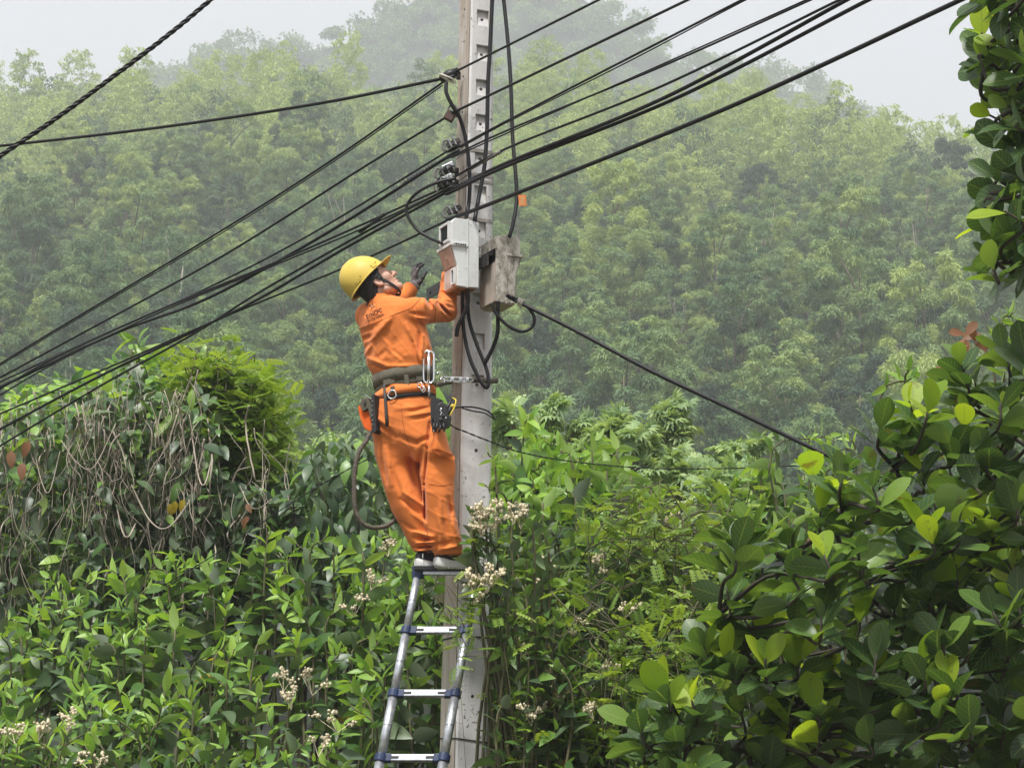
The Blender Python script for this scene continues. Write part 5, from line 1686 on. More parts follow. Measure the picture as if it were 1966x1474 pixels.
# --- belts
def band(rows_fn, name, mat, parent, py0, py1, k, tilt, thick, n=60):
    """A belt following the body's section, from py0 down to py1; tilt lifts the right-hand side."""
    V = []
    for i in range(n):
        a = 2 * PI * i / n
        for (py, kk) in ((py0, k), (py0, k + thick), (py1, k + thick), (py1, k)):
            z, cx, cy, A, B = rows_fn
            zz = Z(py)
            o = np.argsort(z)
            A_, B_, cx_, cy_ = (np.interp(zz, z[o], v[o]) for v in (A, B, cx, cy))
            dx = UR[0] * A_ * math.cos(a) + UF[0] * B_ * math.sin(a); dy = UR[1] * A_ * math.cos(a) + UF[1] * B_ * math.sin(a)
            ex = unit(np.array((dx, dy))) * kk
            V.append((cx_ + dx + ex[0], cy_ + dy + ex[1], zz + tilt * dx))
    q = [(4 * i + j, 4 * ((i + 1) % n) + j, 4 * ((i + 1) % n) + (j + 1) % 4, 4 * i + (j + 1) % 4) for i in range(n) for j in range(4)]
    b = MB(); b.add(V, quads=q)
    return b.build(name, mat, parent, True)
TP = loft_params(torso, YP, 0.70); HPp = loft_params(hips, YP, 0.80)
belt = band(TP, 'safety_belt', m_olive, person, 716, 738, 0.006, 0.10, 0.007)
pad = band(TP, 'belt_pad', m_olive, person, 731, 754, 0.002, 0.09, 0.005)
wb = band(HPp, 'waistband', m_orange, trousers, 750, 766, 0.004, 0.09, 0.006)
wb2 = band(HPp, 'trouser_belt', m_blackweb, person, 763, 774, 0.002, 0.10, 0.004)
BV = bvh_of([shirt, trousers, belt, pad, wb])
def slab(cx_, cy_, w, h, d, mat, name, parent=person, lift=0.0, rot=0.0, bevel=0.002):
    p = on(cx_, cy_, lift)
    e = on(cx_ + 6, cy_, 0) - on(cx_ - 6, cy_, 0)
    ux = unit(np.array((e[0], np.clip(e[1], -abs(e[0]), abs(e[0])), 0))); uz = UP; uy = np.cross(uz, ux)
    c, s = math.cos(rot), math.sin(rot)
    ux2, uz2 = ux * c + uz * s, uz * c - ux * s
    b = MB(); b.box(p, (w * KP / 2, d, h * KP / 2), np.stack([ux2, uy, uz2], 1))
    return b.build(name, mat, parent, bevel=bevel)
slab(781, 729, 9, 25, 0.008, m_olive, 'belt_loop', rot=0.1)
slab(748, 733, 26, 11, 0.008, m_olive, 'belt_keeper', rot=0.1)
slab(805, 727, 12, 9, 0.006, m_olive, 'belt_keeper', rot=0.1)
slab(824, 726, 10, 15, 0.008, m_blackweb, 'belt_buckle', rot=0.08)
slab(754, 748, 9, 13, 0.006, m_olive, 'ring_tab')
b = MB(); c = on(753, 757, 0.014)
b.tube([c + KP * 8.5 * np.array((math.sin(a) * (0.85 if math.cos(a) > 0 else 1), -0.25 * math.sin(a), math.cos(a))) for a in np.linspace(0, 2 * PI, 25)], 0.0032, 7); b.build('steel_ring', m_chrome, person, True)
b = MB(); b.tube([on(738, 738, .012), on(740, 770, .014), on(742, 800, .014), on(743, 818, .012)], 0.0085, 8); b.build('hanging_strap', simple_mat('dark_rubber', (0.045, 0.042, 0.038), 0.7), person, True)
# big steel snap hook hanging at the right side of the belt
def ph(px, py, l=0.030): return on(px, py, l, -0.56)
hk = thing('rope_hook', None, None, tuple(ph(823, 710))); hk.parent = person; hk.matrix_parent_inverse = world_of(person).inverted()
yh = on(823, 700, 0.028)[1]
b = MB(); w_ = lambda px, py: np.array(W(px, py, yh))
loop = [w_(816, 734), w_(813.5, 728), w_(813, 706), w_(813.5, 682), w_(817, 675), w_(824, 674), w_(831, 677), w_(833, 684), w_(833, 706), w_(832.5, 728), w_(829, 734), w_(822, 735), w_(816, 734)]
b.tube(smoothline(loop, 60), 0.0050, 8); b.build('steel_loop', m_chrome, hk, True)
b = MB(); b.tube([w_(823, 676), w_(822.5, 734)], 0.0082, 10); b.build('centre_bar', m_chrome, hk, True)
b = MB(); b.tube([w_(823, 740), w_(824, 752), w_(824, 766)], [0.007, 0.007, 0.0055], 10); b.build('pin', m_steel, hk, True)
b = MB(); b.tube([w_(823, 751), w_(823.2, 753)], 0.0095, 10); b.build('pin_collar', m_steel, hk, True)
b = MB()
for (x0, y0, r0) in ((806, 739, 5), (811, 745, 4), (813, 749, 3.5)):
    c = on(x0, y0, 0.012); b.tube([c + KP * r0 * np.array((math.sin(a), -0.3 * math.sin(a), math.cos(a))) for a in np.linspace(0, 2 * PI, 15)], 0.0028, 6)
b.build('small_ring', m_chrome, person, True)

# left pouch (orange, olive lid), right tool holster
def prism_part(poly, Y, depth, name, mat, parent, bevel=0.006, skew=(0.5, 1.0)):
    off = unit(np.array((skew[0], skew[1], 0))) * depth
    b = MB(); b.prism([W(x, y, Y) for x, y in poly], off)
    return b.build(name, mat, parent, bevel=bevel)
pouch = thing('tool_pouch', None, None, tuple(W(702, 800, -.40))); pouch.parent = person; pouch.matrix_parent_inverse = world_of(person).inverted()
prism_part([(686, 780), (693, 776), (705, 784), (712, 780), (716, 826), (709, 829), (699, 822), (691, 803)], -.43, 0.08, 'pouch_body', m_orange2, pouch, 0.008)
prism_part([(692, 768), (697, 763), (712, 764), (716, 800), (711, 806), (706, 784), (696, 790), (691, 780)], -.45, 0.07, 'pouch_lid', m_olive, pouch, 0.005)
prism_part([(713, 756), (719, 757), (721, 800), (723, 826), (719, 832), (713, 828)], -.47, 0.05, 'pouch_back', m_blackweb, pouch, 0.003)
b = MB()
for py in (770, 779, 788, 797, 806, 815): b.ball(W(715, py, -.472), 0.003, 6, 5)
b.build('rivet_row', m_chrome, pouch, True)
b = MB(); b.box(W(700, 772, -.455), (0.005, 0.004, 0.012)); b.build('lid_clip', m_dark_steel, pouch, bevel=0.001)
b = MB(); b.tube(smoothline([W(701, 757, -.42), W(704, 760, -.44), (W(709, 764, -.45)), W(716, 768, -.46)], 12), 0.0035, 6); b.build('pouch_cord', m_grey_wire, pouch, True)
hol = thing('tool_holster', None, None, tuple(W(845, 795, -.52))); hol.parent = person; hol.matrix_parent_inverse = world_of(person).inverted()
prism_part([(827, 758), (836, 762), (846, 766), (845, 775), (838, 790), (831, 806), (830, 826), (827, 815), (826, 785)], -.55, 0.05, 'holster_back', m_blackweb, hol, 0.004, (0.3, 1))
prism_part([(838, 776), (848, 770), (858, 780), (861, 800), (857, 818), (846, 822), (836, 818), (831, 806)], -.57, 0.06, 'holster_pocket', m_blackp, hol, 0.008, (0.3, 1))
b = MB(); b.tube([W(856, 800, -.56), W(864, 786, -.55), W(872, 768, -.54)], [0.011, 0.011, 0.009], 8); b.build('pliers_handle', m_blackp, hol, True)
b = MB(); b.tube([W(854, 795, -.54), W(860, 780, -.53), W(868, 765, -.52)], [0.010, 0.010, 0.008], 8); b.build('pliers_handle', m_blackp, hol, True)
b = MB(); b.tube(smoothline([W(869, 764, -.53), W(875, 768, -.55), W(873, 780, -.56), W(868, 790, -.565), W(864, 798, -.565)], 16), 0.0042, 7); b.tube([W(866, 781, -.555), W(872, 778, -.558)], 0.0100, 8); b.build('yellow_trim', m_yellow_grip, hol, True)
b = MB()
for (x0, y0, x1, y1) in ((840, 812, 836, 828), (846, 816, 843, 830), (851, 812, 853, 828), (834, 812, 831, 828)): b.tube([W(x0, y0, -.585), W(x1, y1, -.585)], 0.006, 7)
b.ball(W(846, 806, -.59), 0.012, 10, 8); b.ball(W(852, 798, -.59), 0.009, 8, 6)
b.build('hand_tools', m_blackp, hol, True)
b = MB(); b.tube(smoothline([W(848, 783, -.592), W(845, 788, -.594), W(848, 792, -.592), W(845, 797, -.594)], 14), 0.0024, 6); b.ball(W(856, 802, -.592), 0.005, 8, 6); b.ball(W(832, 827, -.588), 0.004, 8, 6); b.build('bright_bits', m_chrome, hol, True)

# --- shoes
def shoe(heel, toe, name, lab=None):
    heel, toe = np.array(heel), np.array(toe)
    f = unit(toe - heel); L = np.linalg.norm(toe - heel); r = unit(np.cross(f, UP))
    sh = thing(name, None, None, tuple(heel)); sh.parent = person; sh.matrix_parent_inverse = world_of(person).inverted()
    def loft(name, rows, mat, seg=20, zig=False):
        V = []
        for (t, hw, z0, z1, sq) in rows:
            for j in range(seg):
                a = 2 * PI * j / seg; c, s = math.cos(a), math.sin(a)
                cs = math.copysign(abs(c) ** sq, c); ss = math.copysign(abs(s) ** sq, s)
                V.append(heel + f * L * t + r * hw * cs + UP * ((z0 + z1) / 2 + (z1 - z0) / 2 * ss))
        k = len(rows); b = MB()
        b.add(V, quads=[(i * seg + j, (i + 1) * seg + j, (i + 1) * seg + (j + 1) % seg, i * seg + (j + 1) % seg) for i in range(k - 1) for j in range(seg)], ngons=[list(range(seg)), list(range((k - 1) * seg, k * seg))[::-1]])
        return b.build(name, mat, sh, True)
    loft('sole', [(-0.05, 0.016, 0.022, 0.058, .6), (-0.01, 0.032, 0.008, 0.064, .5), (0.1, 0.039, 0.0, 0.060, .45), (0.3, 0.038, 0.003, 0.050, .45), (0.5, 0.042, 0.002, 0.045, .45), (0.75, 0.048, 0.0, 0.042, .45), (0.9, 0.041, 0.006, 0.044, .5), (0.98, 0.024, 0.014, 0.046, .6), (1.02, 0.008, 0.024, 0.042, .8)], m_shoe_white)
    loft('shoe_upper', [(-0.02, 0.020, 0.03, 0.088, .8), (0.03, 0.032, 0.03, 0.102, .8), (0.15, 0.035, 0.03, 0.105, .8), (0.3, 0.036, 0.025, 0.100, .9), (0.45, 0.040, 0.025, 0.098, .9), (0.62, 0.044, 0.022, 0.088, .9), (0.8, 0.042, 0.022, 0.072, .9), (0.93, 0.030, 0.024, 0.056, 1), (0.98, 0.010, 0.028, 0.038, 1)], m_shoe_black)
    b = MB()
    for i in range(13):
        t = 0.22 + 0.055 * i
        p = heel + f * L * t + r * 0.041 + UP * 0.007
        b.box(p, (0.0036, 0.006, 0.007), np.stack([unit(f + UP * 0.5), r, unit(UP - f * 0.5)], 1))
    b.build('sole_lugs', m_shoe_white, sh, bevel=0.001)
    return sh, f, r
zs_ = Z(1095, -.31)
def foot(px, Y): p = np.array(W(px, 1090, Y)); p[2] = zs_; return p
sR, fR, rR = shoe(foot(838, -.375), foot(922, -.285), 'shoe')
sL, fL, rL = shoe(foot(801, -.315), foot(884, -.225), 'shoe')
b = MB(); c = foot(801, -.315); b.box(c + np.array((0.030, -0.041, 0.072)), (0.0018, 0.0012, 0.012)); b.build('heel_tab', m_shoe_white, sL)

# --- lanyard from the belt round the pole, rope hanging from the pouch
lan = thing('safety_lanyard', 'steel snap hook and mottled rope tying the belt to the pole', 'lanyard', tuple(W(870, 730, -.4)))
b = MB()
b.tube(smoothline([W(838, 716, -.50), W(846, 715, -.49), (W(851, 720, -.47)), W(853, 728, -.46), W(852, 735, -.46)], 20), 0.0042, 7)
b.tube(smoothline([W(845, 726, -.46), W(858, 724, -.44), W(885, 725, -.36), W(905, 727, -.29), W(905, 732, -.29), W(885, 733, -.36), W(858, 731, -.44), W(845, 728, -.46)], 40), 0.0050, 7)
b.build('snap_hook', m_chrome, lan, True)
b = MB()
for px in (868, 884, 897): b.box(W(px, 729, -.36 + (px - 885) * .0032), (0.010, 0.012, 0.011))
b.build('hook_gate', m_steel, lan, bevel=0.003)
m_rope = simple_mat('grey_brown_rope', (0.115, 0.098, 0.076), 0.9, var=0.45, scale=60)
L = smoothline([W(898, 728, -.30), W(912, 730, -.22), W(930, 730, -.16), W(946, 731, -.07), W(952, 731, .02), W(940, 731, .12), W(905, 731, .18), W(872, 732, .12), W(862, 733, -.1), W(846, 737, -.38), W(838, 738, -.48)], 150)
tw = twisted(L, 0.0085, 0.007, 26, 3, 6); tw.build('lanyard_rope', m_rope, lan, True)
L = smoothline([W(712, 828, -.42), W(704, 845, -.44), W(690, 866, -.46), W(682, 895, -.47), W(680, 935, -.47), W(681, 970, -.47), W(688, 995, -.46), (W(703, 1009, -.44)), W(725, 1013, -.40), W(748, 1006, -.33), W(765, 990, -.24), W(776, 970, -.17), W(770, 930, -.12)], 220)
rope = thing('rope', 'twisted brown rope hanging in a loop from the worker pouch', 'rope', tuple(W(690, 920, -.47)))
twisted(L, 0.0070, 0.0062, 34, 3, 6).build('strand', m_rope, rope, True)
# ================================================================== leafy plants round the pole
m_young = leaf_mat('young_leaf', [(0.0, (0.16, 0.32, 0.055)), (0.5, (0.25, 0.43, 0.07)), (1.0, (0.36, 0.54, 0.10))], trans=0.38, rough=0.42, under=(0.30, 0.40, 0.15, 0.6), tboost=1.3)
m_leaf = leaf_mat('shrub_leaf', [(0.0, (0.054, 0.126, 0.036)), (0.5, (0.100, 0.205, 0.046)), (0.85, (0.165, 0.300, 0.058)), (1.0, (0.24, 0.39, 0.075))], trans=0.32, rough=0.38, under=(0.16, 0.22, 0.11, 0.7), tboost=1.3)
m_dull = leaf_mat('dull_leaf', [(0.0, (0.045, 0.085, 0.042)), (0.6, (0.085, 0.138, 0.066)), (1.0, (0.16, 0.22, 0.11))], trans=0.22, rough=0.42, under=(0.15, 0.19, 0.12, 0.7), tboost=1.2)
m_lime = leaf_mat('lime_leaflet', [(0.0, (0.12, 0.21, 0.035)), (0.5, (0.20, 0.32, 0.045)), (1.0, (0.33, 0.44, 0.08))], trans=0.40, rough=0.5, tboost=1.25)
m_pale = leaf_mat('pale_tree_leaf', [(0.0, (0.20, 0.31, 0.15)), (0.6, (0.30, 0.43, 0.19)), (1.0, (0.42, 0.54, 0.25))], trans=0.35, rough=0.55, tboost=1.2)
m_yellowed = leaf_mat('yellowed_leaf', [(0.0, (0.42, 0.33, 0.03)), (1.0, (0.50, 0.30, 0.04))], trans=0.35, rough=0.5)
m_jack = leaf_mat('jackfruit_leaf', [(0.0, (0.024, 0.058, 0.020)), (0.5, (0.046, 0.102, 0.026)), (0.82, (0.085, 0.160, 0.032)), (1.0, (0.19, 0.30, 0.042))], trans=0.32, rough=0.40, under=(0.085, 0.125, 0.065, 0.6), veins=True, tboost=2.0, spec=0.42)
m_jack_y = leaf_mat('young_jackfruit_leaf', [(0.0, (0.20, 0.34, 0.03)), (1.0, (0.38, 0.50, 0.04))], trans=0.50, rough=0.45, veins=True, tboost=1.4, spec=0.3)
m_rusty = leaf_mat('rusty_leaf', [(0.0, (0.24, 0.105, 0.055)), (1.0, (0.42, 0.23, 0.155))], trans=0.35, rough=0.5)
m_stem = simple_mat('green_brown_stem', (0.10, 0.095, 0.045), 0.8, var=0.3, scale=8)
m_branch = simple_mat('dark_branch', (0.045, 0.036, 0.026), 0.85, var=0.35, scale=10, bump=0.4, bscale=40)
m_vine = simple_mat('dry_vine', (0.34, 0.29, 0.235), 0.9, var=0.4, scale=6)
m_flower = simple_mat('cream_floret', (0.64, 0.57, 0.40), 0.95, var=0.4, scale=55)

G_LANCE = leaf_geo(1.0, 0.165, 5, 2, lambda t: math.sin(PI * min(1, t ** 0.75)) ** 0.85 if t < 1 else 0.0, 0.30, 0.38, 0.04)
G_LANCE2 = leaf_geo(1.0, 0.19, 5, 2, lambda t: math.sin(PI * min(1, t ** 0.85)) ** 0.9 if t < 1 else 0.0, 0.18, 0.75, 0.06)
G_OVATE = leaf_geo(1.0, 0.25, 5, 2, lambda t: math.sin(PI * min(1, t ** 0.65)) ** 0.8 if t < 1 else 0.0, 0.22, 0.45, 0.05)
def obov(t):
    if t < 0.10: return 0.06 + 0.5 * t
    s = (t - 0.10) / 0.90
    return 0.11 + 0.89 * math.sin(PI * min(1, s ** 1.22)) ** 0.62 if s < 0.995 else 0.10
G_OBOV = leaf_geo(1.0, 0.285, 9, 2, obov, 0.16, 0.22, 0.02)
G_OBOV2 = leaf_geo(1.0, 0.25, 9, 2, obov, 0.30, 0.50, 0.03)
def frond_geo(pairs, ll, lw, droop=0.5, start=0.18):
    V, F, UV = [], [], []
    def leaflet(p, d, up, L, w):
        s = unit(np.cross(d, up)); k = len(V)
        V.extend([p, p + d * L * 0.5 + s * w - up * L * 0.02, p + d * L - up * L * 0.15, p + d * L * 0.5 - s * w - up * L * 0.02]); UV.extend([(.5, 0), (1, .5), (.5, 1), (0, .5)]); F.append((k, k + 1, k + 2, k + 3))
    P = lambda t: np.array((0, t, -droop * 0.35 * t * t))
    for i in range(pairs):
        t = start + (1 - start) * i / pairs
        for s in (-1, 1):
            leaflet(P(t), unit(np.array((s, 0.45, -0.18))), np.array((0, 0, 1.0)), ll * (1 - 0.25 * abs(t - 0.55)), lw)
    leaflet(P(0.97), unit(np.array((0, 1, -0.3))), np.array((0, 0, 1.0)), ll, lw)
    k = len(V); w = 0.012
    for t in (0, 0.5, 1.0): V.extend([P(t) + (w, 0, 0), P(t) - (w, 0, 0)]); UV.extend([(.5, .5)] * 2)
    F += [(k, k + 1, k + 3, k + 2), (k + 2, k + 3, k + 5, k + 4)]
    return np.array(V), np.array(F), np.array(UV)
G_FROND = frond_geo(5, 0.34, 0.10)
G_FROND2 = frond_geo(7, 0.42, 0.085, 0.9)
def palmate_geo(n=7):
    V, F, UV = [], [], []
    for i in range(n):
        a = (i - (n - 1) / 2) * R(38); d = np.array((math.sin(a), math.cos(a), -0.22)); s = np.array((math.cos(a), -math.sin(a), 0)); L = 0.62 * (1 - 0.08 * abs(i - (n - 1) / 2)); p = np.array((0, 0.38, 0.02)); k = len(V)
        V.extend([p, p + d * L * .5 + s * .085 + (0, 0, .03), p + d * L + (0, 0, -.12), p + d * L * .5 - s * .085 + (0, 0, .03)]); UV.extend([(.5, 0), (1, .5), (.5, 1), (0, .5)]); F.append((k, k + 1, k + 2, k + 3))
    k = len(V); V.extend([np.array((.012, 0, 0)), np.array((-.012, 0, 0)), np.array((-.012, .38, .02)), np.array((.012, .38, .02))]); UV.extend([(.5, .5)] * 4); F.append((k, k + 1, k + 2, k + 3))
    return np.array(V), np.array(F), np.array(UV)
G_PALM = palmate_geo()

def shoot_leaves(P, n, len0, len1, rg, zone=0.5, el0=-0.25, el1=1.05, crowd=1.6):
    """Leaves spiralling up the last part of a stem polyline P: origin, direction, up, size, position 0..1."""
    L = len(P)
    seg = np.concatenate([[0], np.cumsum(np.linalg.norm(np.diff(P, axis=0), axis=1))])
    tot = seg[-1]
    u = (np.arange(n) + 0.5) / n
    s = np.maximum(tot - zone * (1 - u ** (1 / crowd)), 0)
    pos = np.stack([np.interp(s, seg, P[:, i]) for i in range(3)], 1)
    tan = unit(P[-1] - P[max(0, L - 4)])
    a = np.arange(n) * 2.39996 + rg.random() * 6.28 + rg.normal(size=n) * 0.25
    el = el0 + (el1 - el0) * u ** 1.5 + rg.normal(size=n) * 0.26
    x = unit(np.cross(tan, (0.3, 1, 0.1))); y = np.cross(tan, x)
    rad = np.cos(a)[:, None] * x + np.sin(a)[:, None] * y
    d = rad * np.cos(el)[:, None] + tan * np.sin(el)[:, None]
    up = tan * np.cos(el)[:, None] - rad * np.sin(el)[:, None]
    size = (len0 + (len1 - len0) * u ** 1.3) * (0.8 + 0.4 * rg.random(n)) * np.where(u > 0.9, 0.75, 1.0)
    return pos, d, up, size, u

def flower_head(root, p, r, rg):
    """A dense fluffy cream cluster on forked stalks, one part."""
    b = MB()
    hub = [p + rg.normal(size=3) * r * np.array((0.8, 0.55, 0.4)) for _ in range(4)]
    for h in hub:
        b.tube([h, p + np.array((0, 0, -r * 1.5))], 0.0016, 4, False)
        for i in range(9):
            c = h + rg.normal(size=3) * r * np.array((0.26, 0.22, 0.18))
            k = 0.0050 + 0.0055 * rg.random()
            b.ball(c, k, 5, 4, (1, 1, 0.7 + 0.5 * rg.random()))
            for j in range(5):
                d = unit(rg.normal(size=3)); e = unit(np.cross(d, (0.2, 0.4, 1))) * 0.0018
                b.add([c + d * k * 0.7 + e, c + d * k * 0.7 - e, c + d * k * 2.0], tris=[(0, 1, 2)])
    return b.build('flower_head', m_flower, root)

def shrub(label, tips, base, rg, lens=(0.15, 0.10), n=(20, 28), zone=0.75, flowers=(), group=None, young=0.30, stuff=0, mats=None, name='leafy_shrub', limit=300):
    """tips: world points. One stem per tip from the base; leaves spiral up each."""
    my, ml = mats or (m_young, m_leaf)
    root = plant_root(name, label, 'shrub', tuple(base), group)
    st = MB(); S = {k: [] for k in ('y', 'l', 'd', 'o')}
    for tip in tips:
        tip = np.asarray(tip, float)
        b0 = np.asarray(base, float) + np.array((rg.normal() * 0.12, rg.normal() * 0.12, 0))
        mid = b0 + (tip - b0) * 0.55 + np.array((tip[0] - b0[0], tip[1] - b0[1], 0)) * 0.22 + rg.normal(size=3) * 0.05
        lean = rg.normal(size=3) * np.array((0.09, 0.07, 0.0))
        P = smoothline([b0, mid, tip - lean - np.array((0, 0, 0.22)), tip], 16)
        st.tube(P, np.linspace(0.013, 0.0035, 16), 5)
        k = int(rg.integers(n[0], n[1]))
        pos, d, up, sz, u = shoot_leaves(P, k, lens[0], lens[1], rg, zone)
        M = frames(pos, d, up, sz, rg.normal(size=k) * 0.25)
        pick = u + rg.normal(size=k) * 0.12
        S['y'].append(M[pick > 1 - young])
        rest = M[pick <= 1 - young]; c = rg.random(len(rest))
        S['l'].append(rest[c < 0.62]); S['d'].append(rest[(c >= 0.62) & (c < 0.992)]); S['o'].append(rest[c >= 0.992])
    st.build('stems', m_stem, root, True)
    sets = []
    for key, g, m in (('y', G_LANCE, my), ('l', G_LANCE2, ml), ('d', G_OVATE, ml if mats else m_dull), ('o', G_LANCE2, m_yellowed)):
        M = np.concatenate(S[key]) if S[key] else np.zeros((0, 4, 4))
        if len(M): sets.append(leaf_set(g, m, M))
    place_leaves(root, 'leaf', 'foliage', sets, limit)
    for f in flowers: flower_head(root, np.asarray(f, float), 0.048, rg)
    return root

rg = np.random.default_rng(77)
# ------------------------------------------------- bright shrubs at the lower left, in front of the vines
topL = interp([-120, 0, 40, 90, 150, 210, 260, 320, 370, 430, 500, 530, 570, 640, 700, 760, 830, 900], [1215, 1205, 1180, 1128, 1118, 1085, 1095, 1068, 1085, 1098, 1060, 1025, 1045, 1055, 1040, 1035, 1060, 1075])
def canopy(top, px, s, y0, y1, bottom=1600):
    return bottom + (top(px) - bottom) * s, y0 + (y1 - y0) * s
tipsL = []
for i in range(225):
    px = rg.uniform(-110, 905); s = rg.random() ** 0.8
    py, Y = canopy(topL, px, s, -1.5, 1.7)
    py += rg.normal() * 20 + 8
    if px > 690 - 30 * (1 - s) and Y < 0.35: continue        # the ladder and the pole stand here
    tipsL.append((px, py, Y))
for px in np.arange(-80, 860, 34):
    tipsL.append((px + rg.normal() * 8, topL(px) + rg.normal() * 8, 1.7 + rg.normal() * .1))
for p in ((520, 1018, 1.5), (325, 1062, 1.6), (205, 1085, 1.6), (95, 1125, 1.4), (1, 1215, .9), (285, 1190, .6), (450, 1245, .2), (560, 1165, .8), (190, 1425, -1.2), (175, 1395, -1.2), (215, 1370, -.9), (640, 1060, 1.2), (690, 1045, 1.0), (10, 1440, -1.3), (760, 1190, .6), (745, 1260, .5), (800, 1300, .5), (820, 1190, .6), (790, 1390, .45)):
    tipsL.append(p)
flL = [(745, 1045, 1.2), (712, 1108, .9), (680, 1160, .7), (545, 1300, .0), (600, 1308, .0), (130, 1378, -.7), (30, 1398, -.8), (648, 1378, -.2), (612, 1424, -.4), (75, 1392, -.8), (560, 1335, -.1), (180, 1455, -1.1), (770, 1450, -.70), (800, 1462, -.72)]
LBL = {0: 'at the left edge of the frame', 1: 'below the hanging vines, left', 2: 'under the left end of the thin wire', 3: 'left of the ladder, second clump out', 4: 'right beside the ladder foot on its left', 5: 'behind the ladder rungs'}
def cluster(tips, edges_px, edges_Y):
    out = {}
    for t in tips:
        i = int(np.searchsorted(edges_px, t[0])); j = int(np.searchsorted(edges_Y, t[2]))
        out.setdefault((i, j), []).append(t)
    return out
def grow(tips, edges_px, edges_Y, label_of, flowers, kw_front=None, **kw):
    cl = cluster(tips, edges_px, edges_Y); fl = cluster(flowers, edges_px, edges_Y)
    for key, ts in sorted(cl.items()):
        P = np.array([W(*t) for t in ts])
        base = np.array((P[:, 0].mean(), P[:, 1].mean() + 0.1, 0.0))
        F = [W(f[0], f[1], f[2] - 0.30) for f in fl.get(key, [])]
        shrub(label_of(key), P, base, rg, flowers=F, **dict(kw, **(kw_front if kw_front and key[1] == 0 else {})))
front = {0: 'low in front', 1: 'middle row', 2: 'back row against the vines'}
placesL = ['at the left frame edge', 'second from the left edge', 'below the left vines', 'midway to the ladder', 'left of the ladder', 'behind the ladder']
grow(tipsL, [90, 230, 370, 520, 680], [-0.35, 0.85], lambda k: 'bright green lance-leaved shrub %s, %s' % (placesL[min(k[0], 5)], front[k[1]]), flL, group='bright shrubs left of the ladder', lens=(0.185, 0.125), n=(15, 23), zone=0.85, kw_front=dict(young=0.10, lens=(0.16, 0.10)))

# ------------------------------------------------- shrubs right of the pole
topR = interp([850, 900, 950, 1000, 1100, 1200, 1300, 1400, 1500], [1010, 1000, 990, 985, 985, 995, 1000, 985, 990])
tipsR = []
for i in range(330):
    px = rg.uniform(925, 1420); s = rg.random() ** 0.8
    py, Y = canopy(topR, px, s, -1.1, 1.4)
    if px < 1005 and Y < 0.5: continue
    tipsR.append((px, py + rg.normal() * 16 + 8, Y))
for p in ((955, 1030, .3), (965, 1060, .25), (975, 1120, .2), (990, 1180, -.1), (995, 1250, -.1), (995, 1330, -.2), (992, 1410, -.3)): tipsR.append(p)
for i in range(34): tipsR.append((rg.uniform(995, 1095), rg.uniform(1140, 1500), rg.uniform(-.75, -.25)))
flR = [(922, 985, -.1), (985, 975, .6), (935, 1000, .0), (1000, 1000, .6), (960, 1090, .2), (1002, 1115, .2), (922, 1105, -.35), (1040, 1080, .4), (1160, 1075, .6), (1050, 1195, -.1), (1095, 1195, -.1), (1000, 1235, -.2), (985, 1250, -.2), (1065, 1290, -.3), (1060, 1330, -.3), (965, 1355, -.45), (1020, 1365, -.4), (1140, 1355, -.4), (1165, 1280, -.2), (1045, 1345, -.3), (905, 1128, -.4), (1280, 990, 1.0), (1200, 1160, .3)]
placesR = ['right against the pole', 'just right of the pole', 'midway between pole and jackfruit tree', 'next to the jackfruit tree', 'under the jackfruit leaves']
grow(tipsR, [985, 1110, 1240, 1350], [-0.2, 0.7], lambda k: 'dark green shrub with cream flower heads %s, %s' % (placesR[min(k[0], 4)], ('low in front', 'middle row', 'back row')[k[1]]), flR, group='flowering shrubs right of the pole', young=0.10, lens=(0.155, 0.095), n=(16, 24), mats=None)
tipsT = []
topT = interp([930, 960, 1000, 1020, 1060, 1100, 1150, 1200, 1260, 1300], [890, 880, 850, 800, 860, 862, 845, 890, 930, 985])
for i in range(90):
    px = rg.uniform(935, 1275); s = rg.random() ** 0.7
    tipsT.append((px, topT(px) + (1 - s) * 150 + rg.normal() * 8, 2.9 - 1.0 * (1 - s)))
tipsT += [(1018, 800, 2.3), (1150, 842, 2.6), (1185, 860, 2.5), (1200, 905, 2.3), (1075, 865, 2.6)]
grow(tipsT, [1040, 1150], [], lambda k: ('tall bright shoots %s over the flowering shrubs' % ['beside the pole', 'second clump right of the pole, standing', 'third clump from the pole, standing'][k[0]]), [], group='tall bright shoots right of the pole', young=0.55, lens=(0.21, 0.14), n=(13, 19))
tipsU = []
topU = interp([1340, 1400, 1440, 1470, 1520, 1560, 1640], [965, 900, 895, 885, 905, 845, 830])
for i in range(58):
    px = rg.uniform(1360, 1640); s = rg.random() ** 0.7
    tipsU.append((px, topU(px) + (1 - s) * 190 + rg.normal() * 8, 1.4 - 0.8 * (1 - s)))
tipsU += [(1440, 885, 1.2), (1475, 890, 1.2), (1595, 835, 1.0), (1560, 835, 1.0)]
grow(tipsU, [1480], [], lambda k: ('bright leafy shrub %s' % ['left of the jackfruit tree above the cream flowers', 'behind the jackfruit tree where the service cable ends'][k[0]]), [], group='leafy shrubs behind the jackfruit tree', young=0.35, lens=(0.16, 0.11), n=(14, 20))
pts = [W(rg.uniform(905, 1020), rg.uniform(975, 1110), rg.uniform(-.62, -.38)) for _ in range(22)]
pts = [p for p in pts if not (to_px(p)[0] < 955 and to_px(p)[1] > 1020)]
shrub('flowering spray of cream heads leaning over the ladder top, right of the shoes', pts, (W(1150, 1600, .3).x, .3, 0), rg, n=(14, 20), lens=(0.12, 0.07), zone=.55, young=.12, flowers=[W(p[0], p[1], -.62) for p in ((915, 985), (932, 975), (948, 998), (968, 972), (985, 980), (925, 1004), (945, 1100), (935, 1112), (1000, 990))], group='flowering shrubs right of the pole')
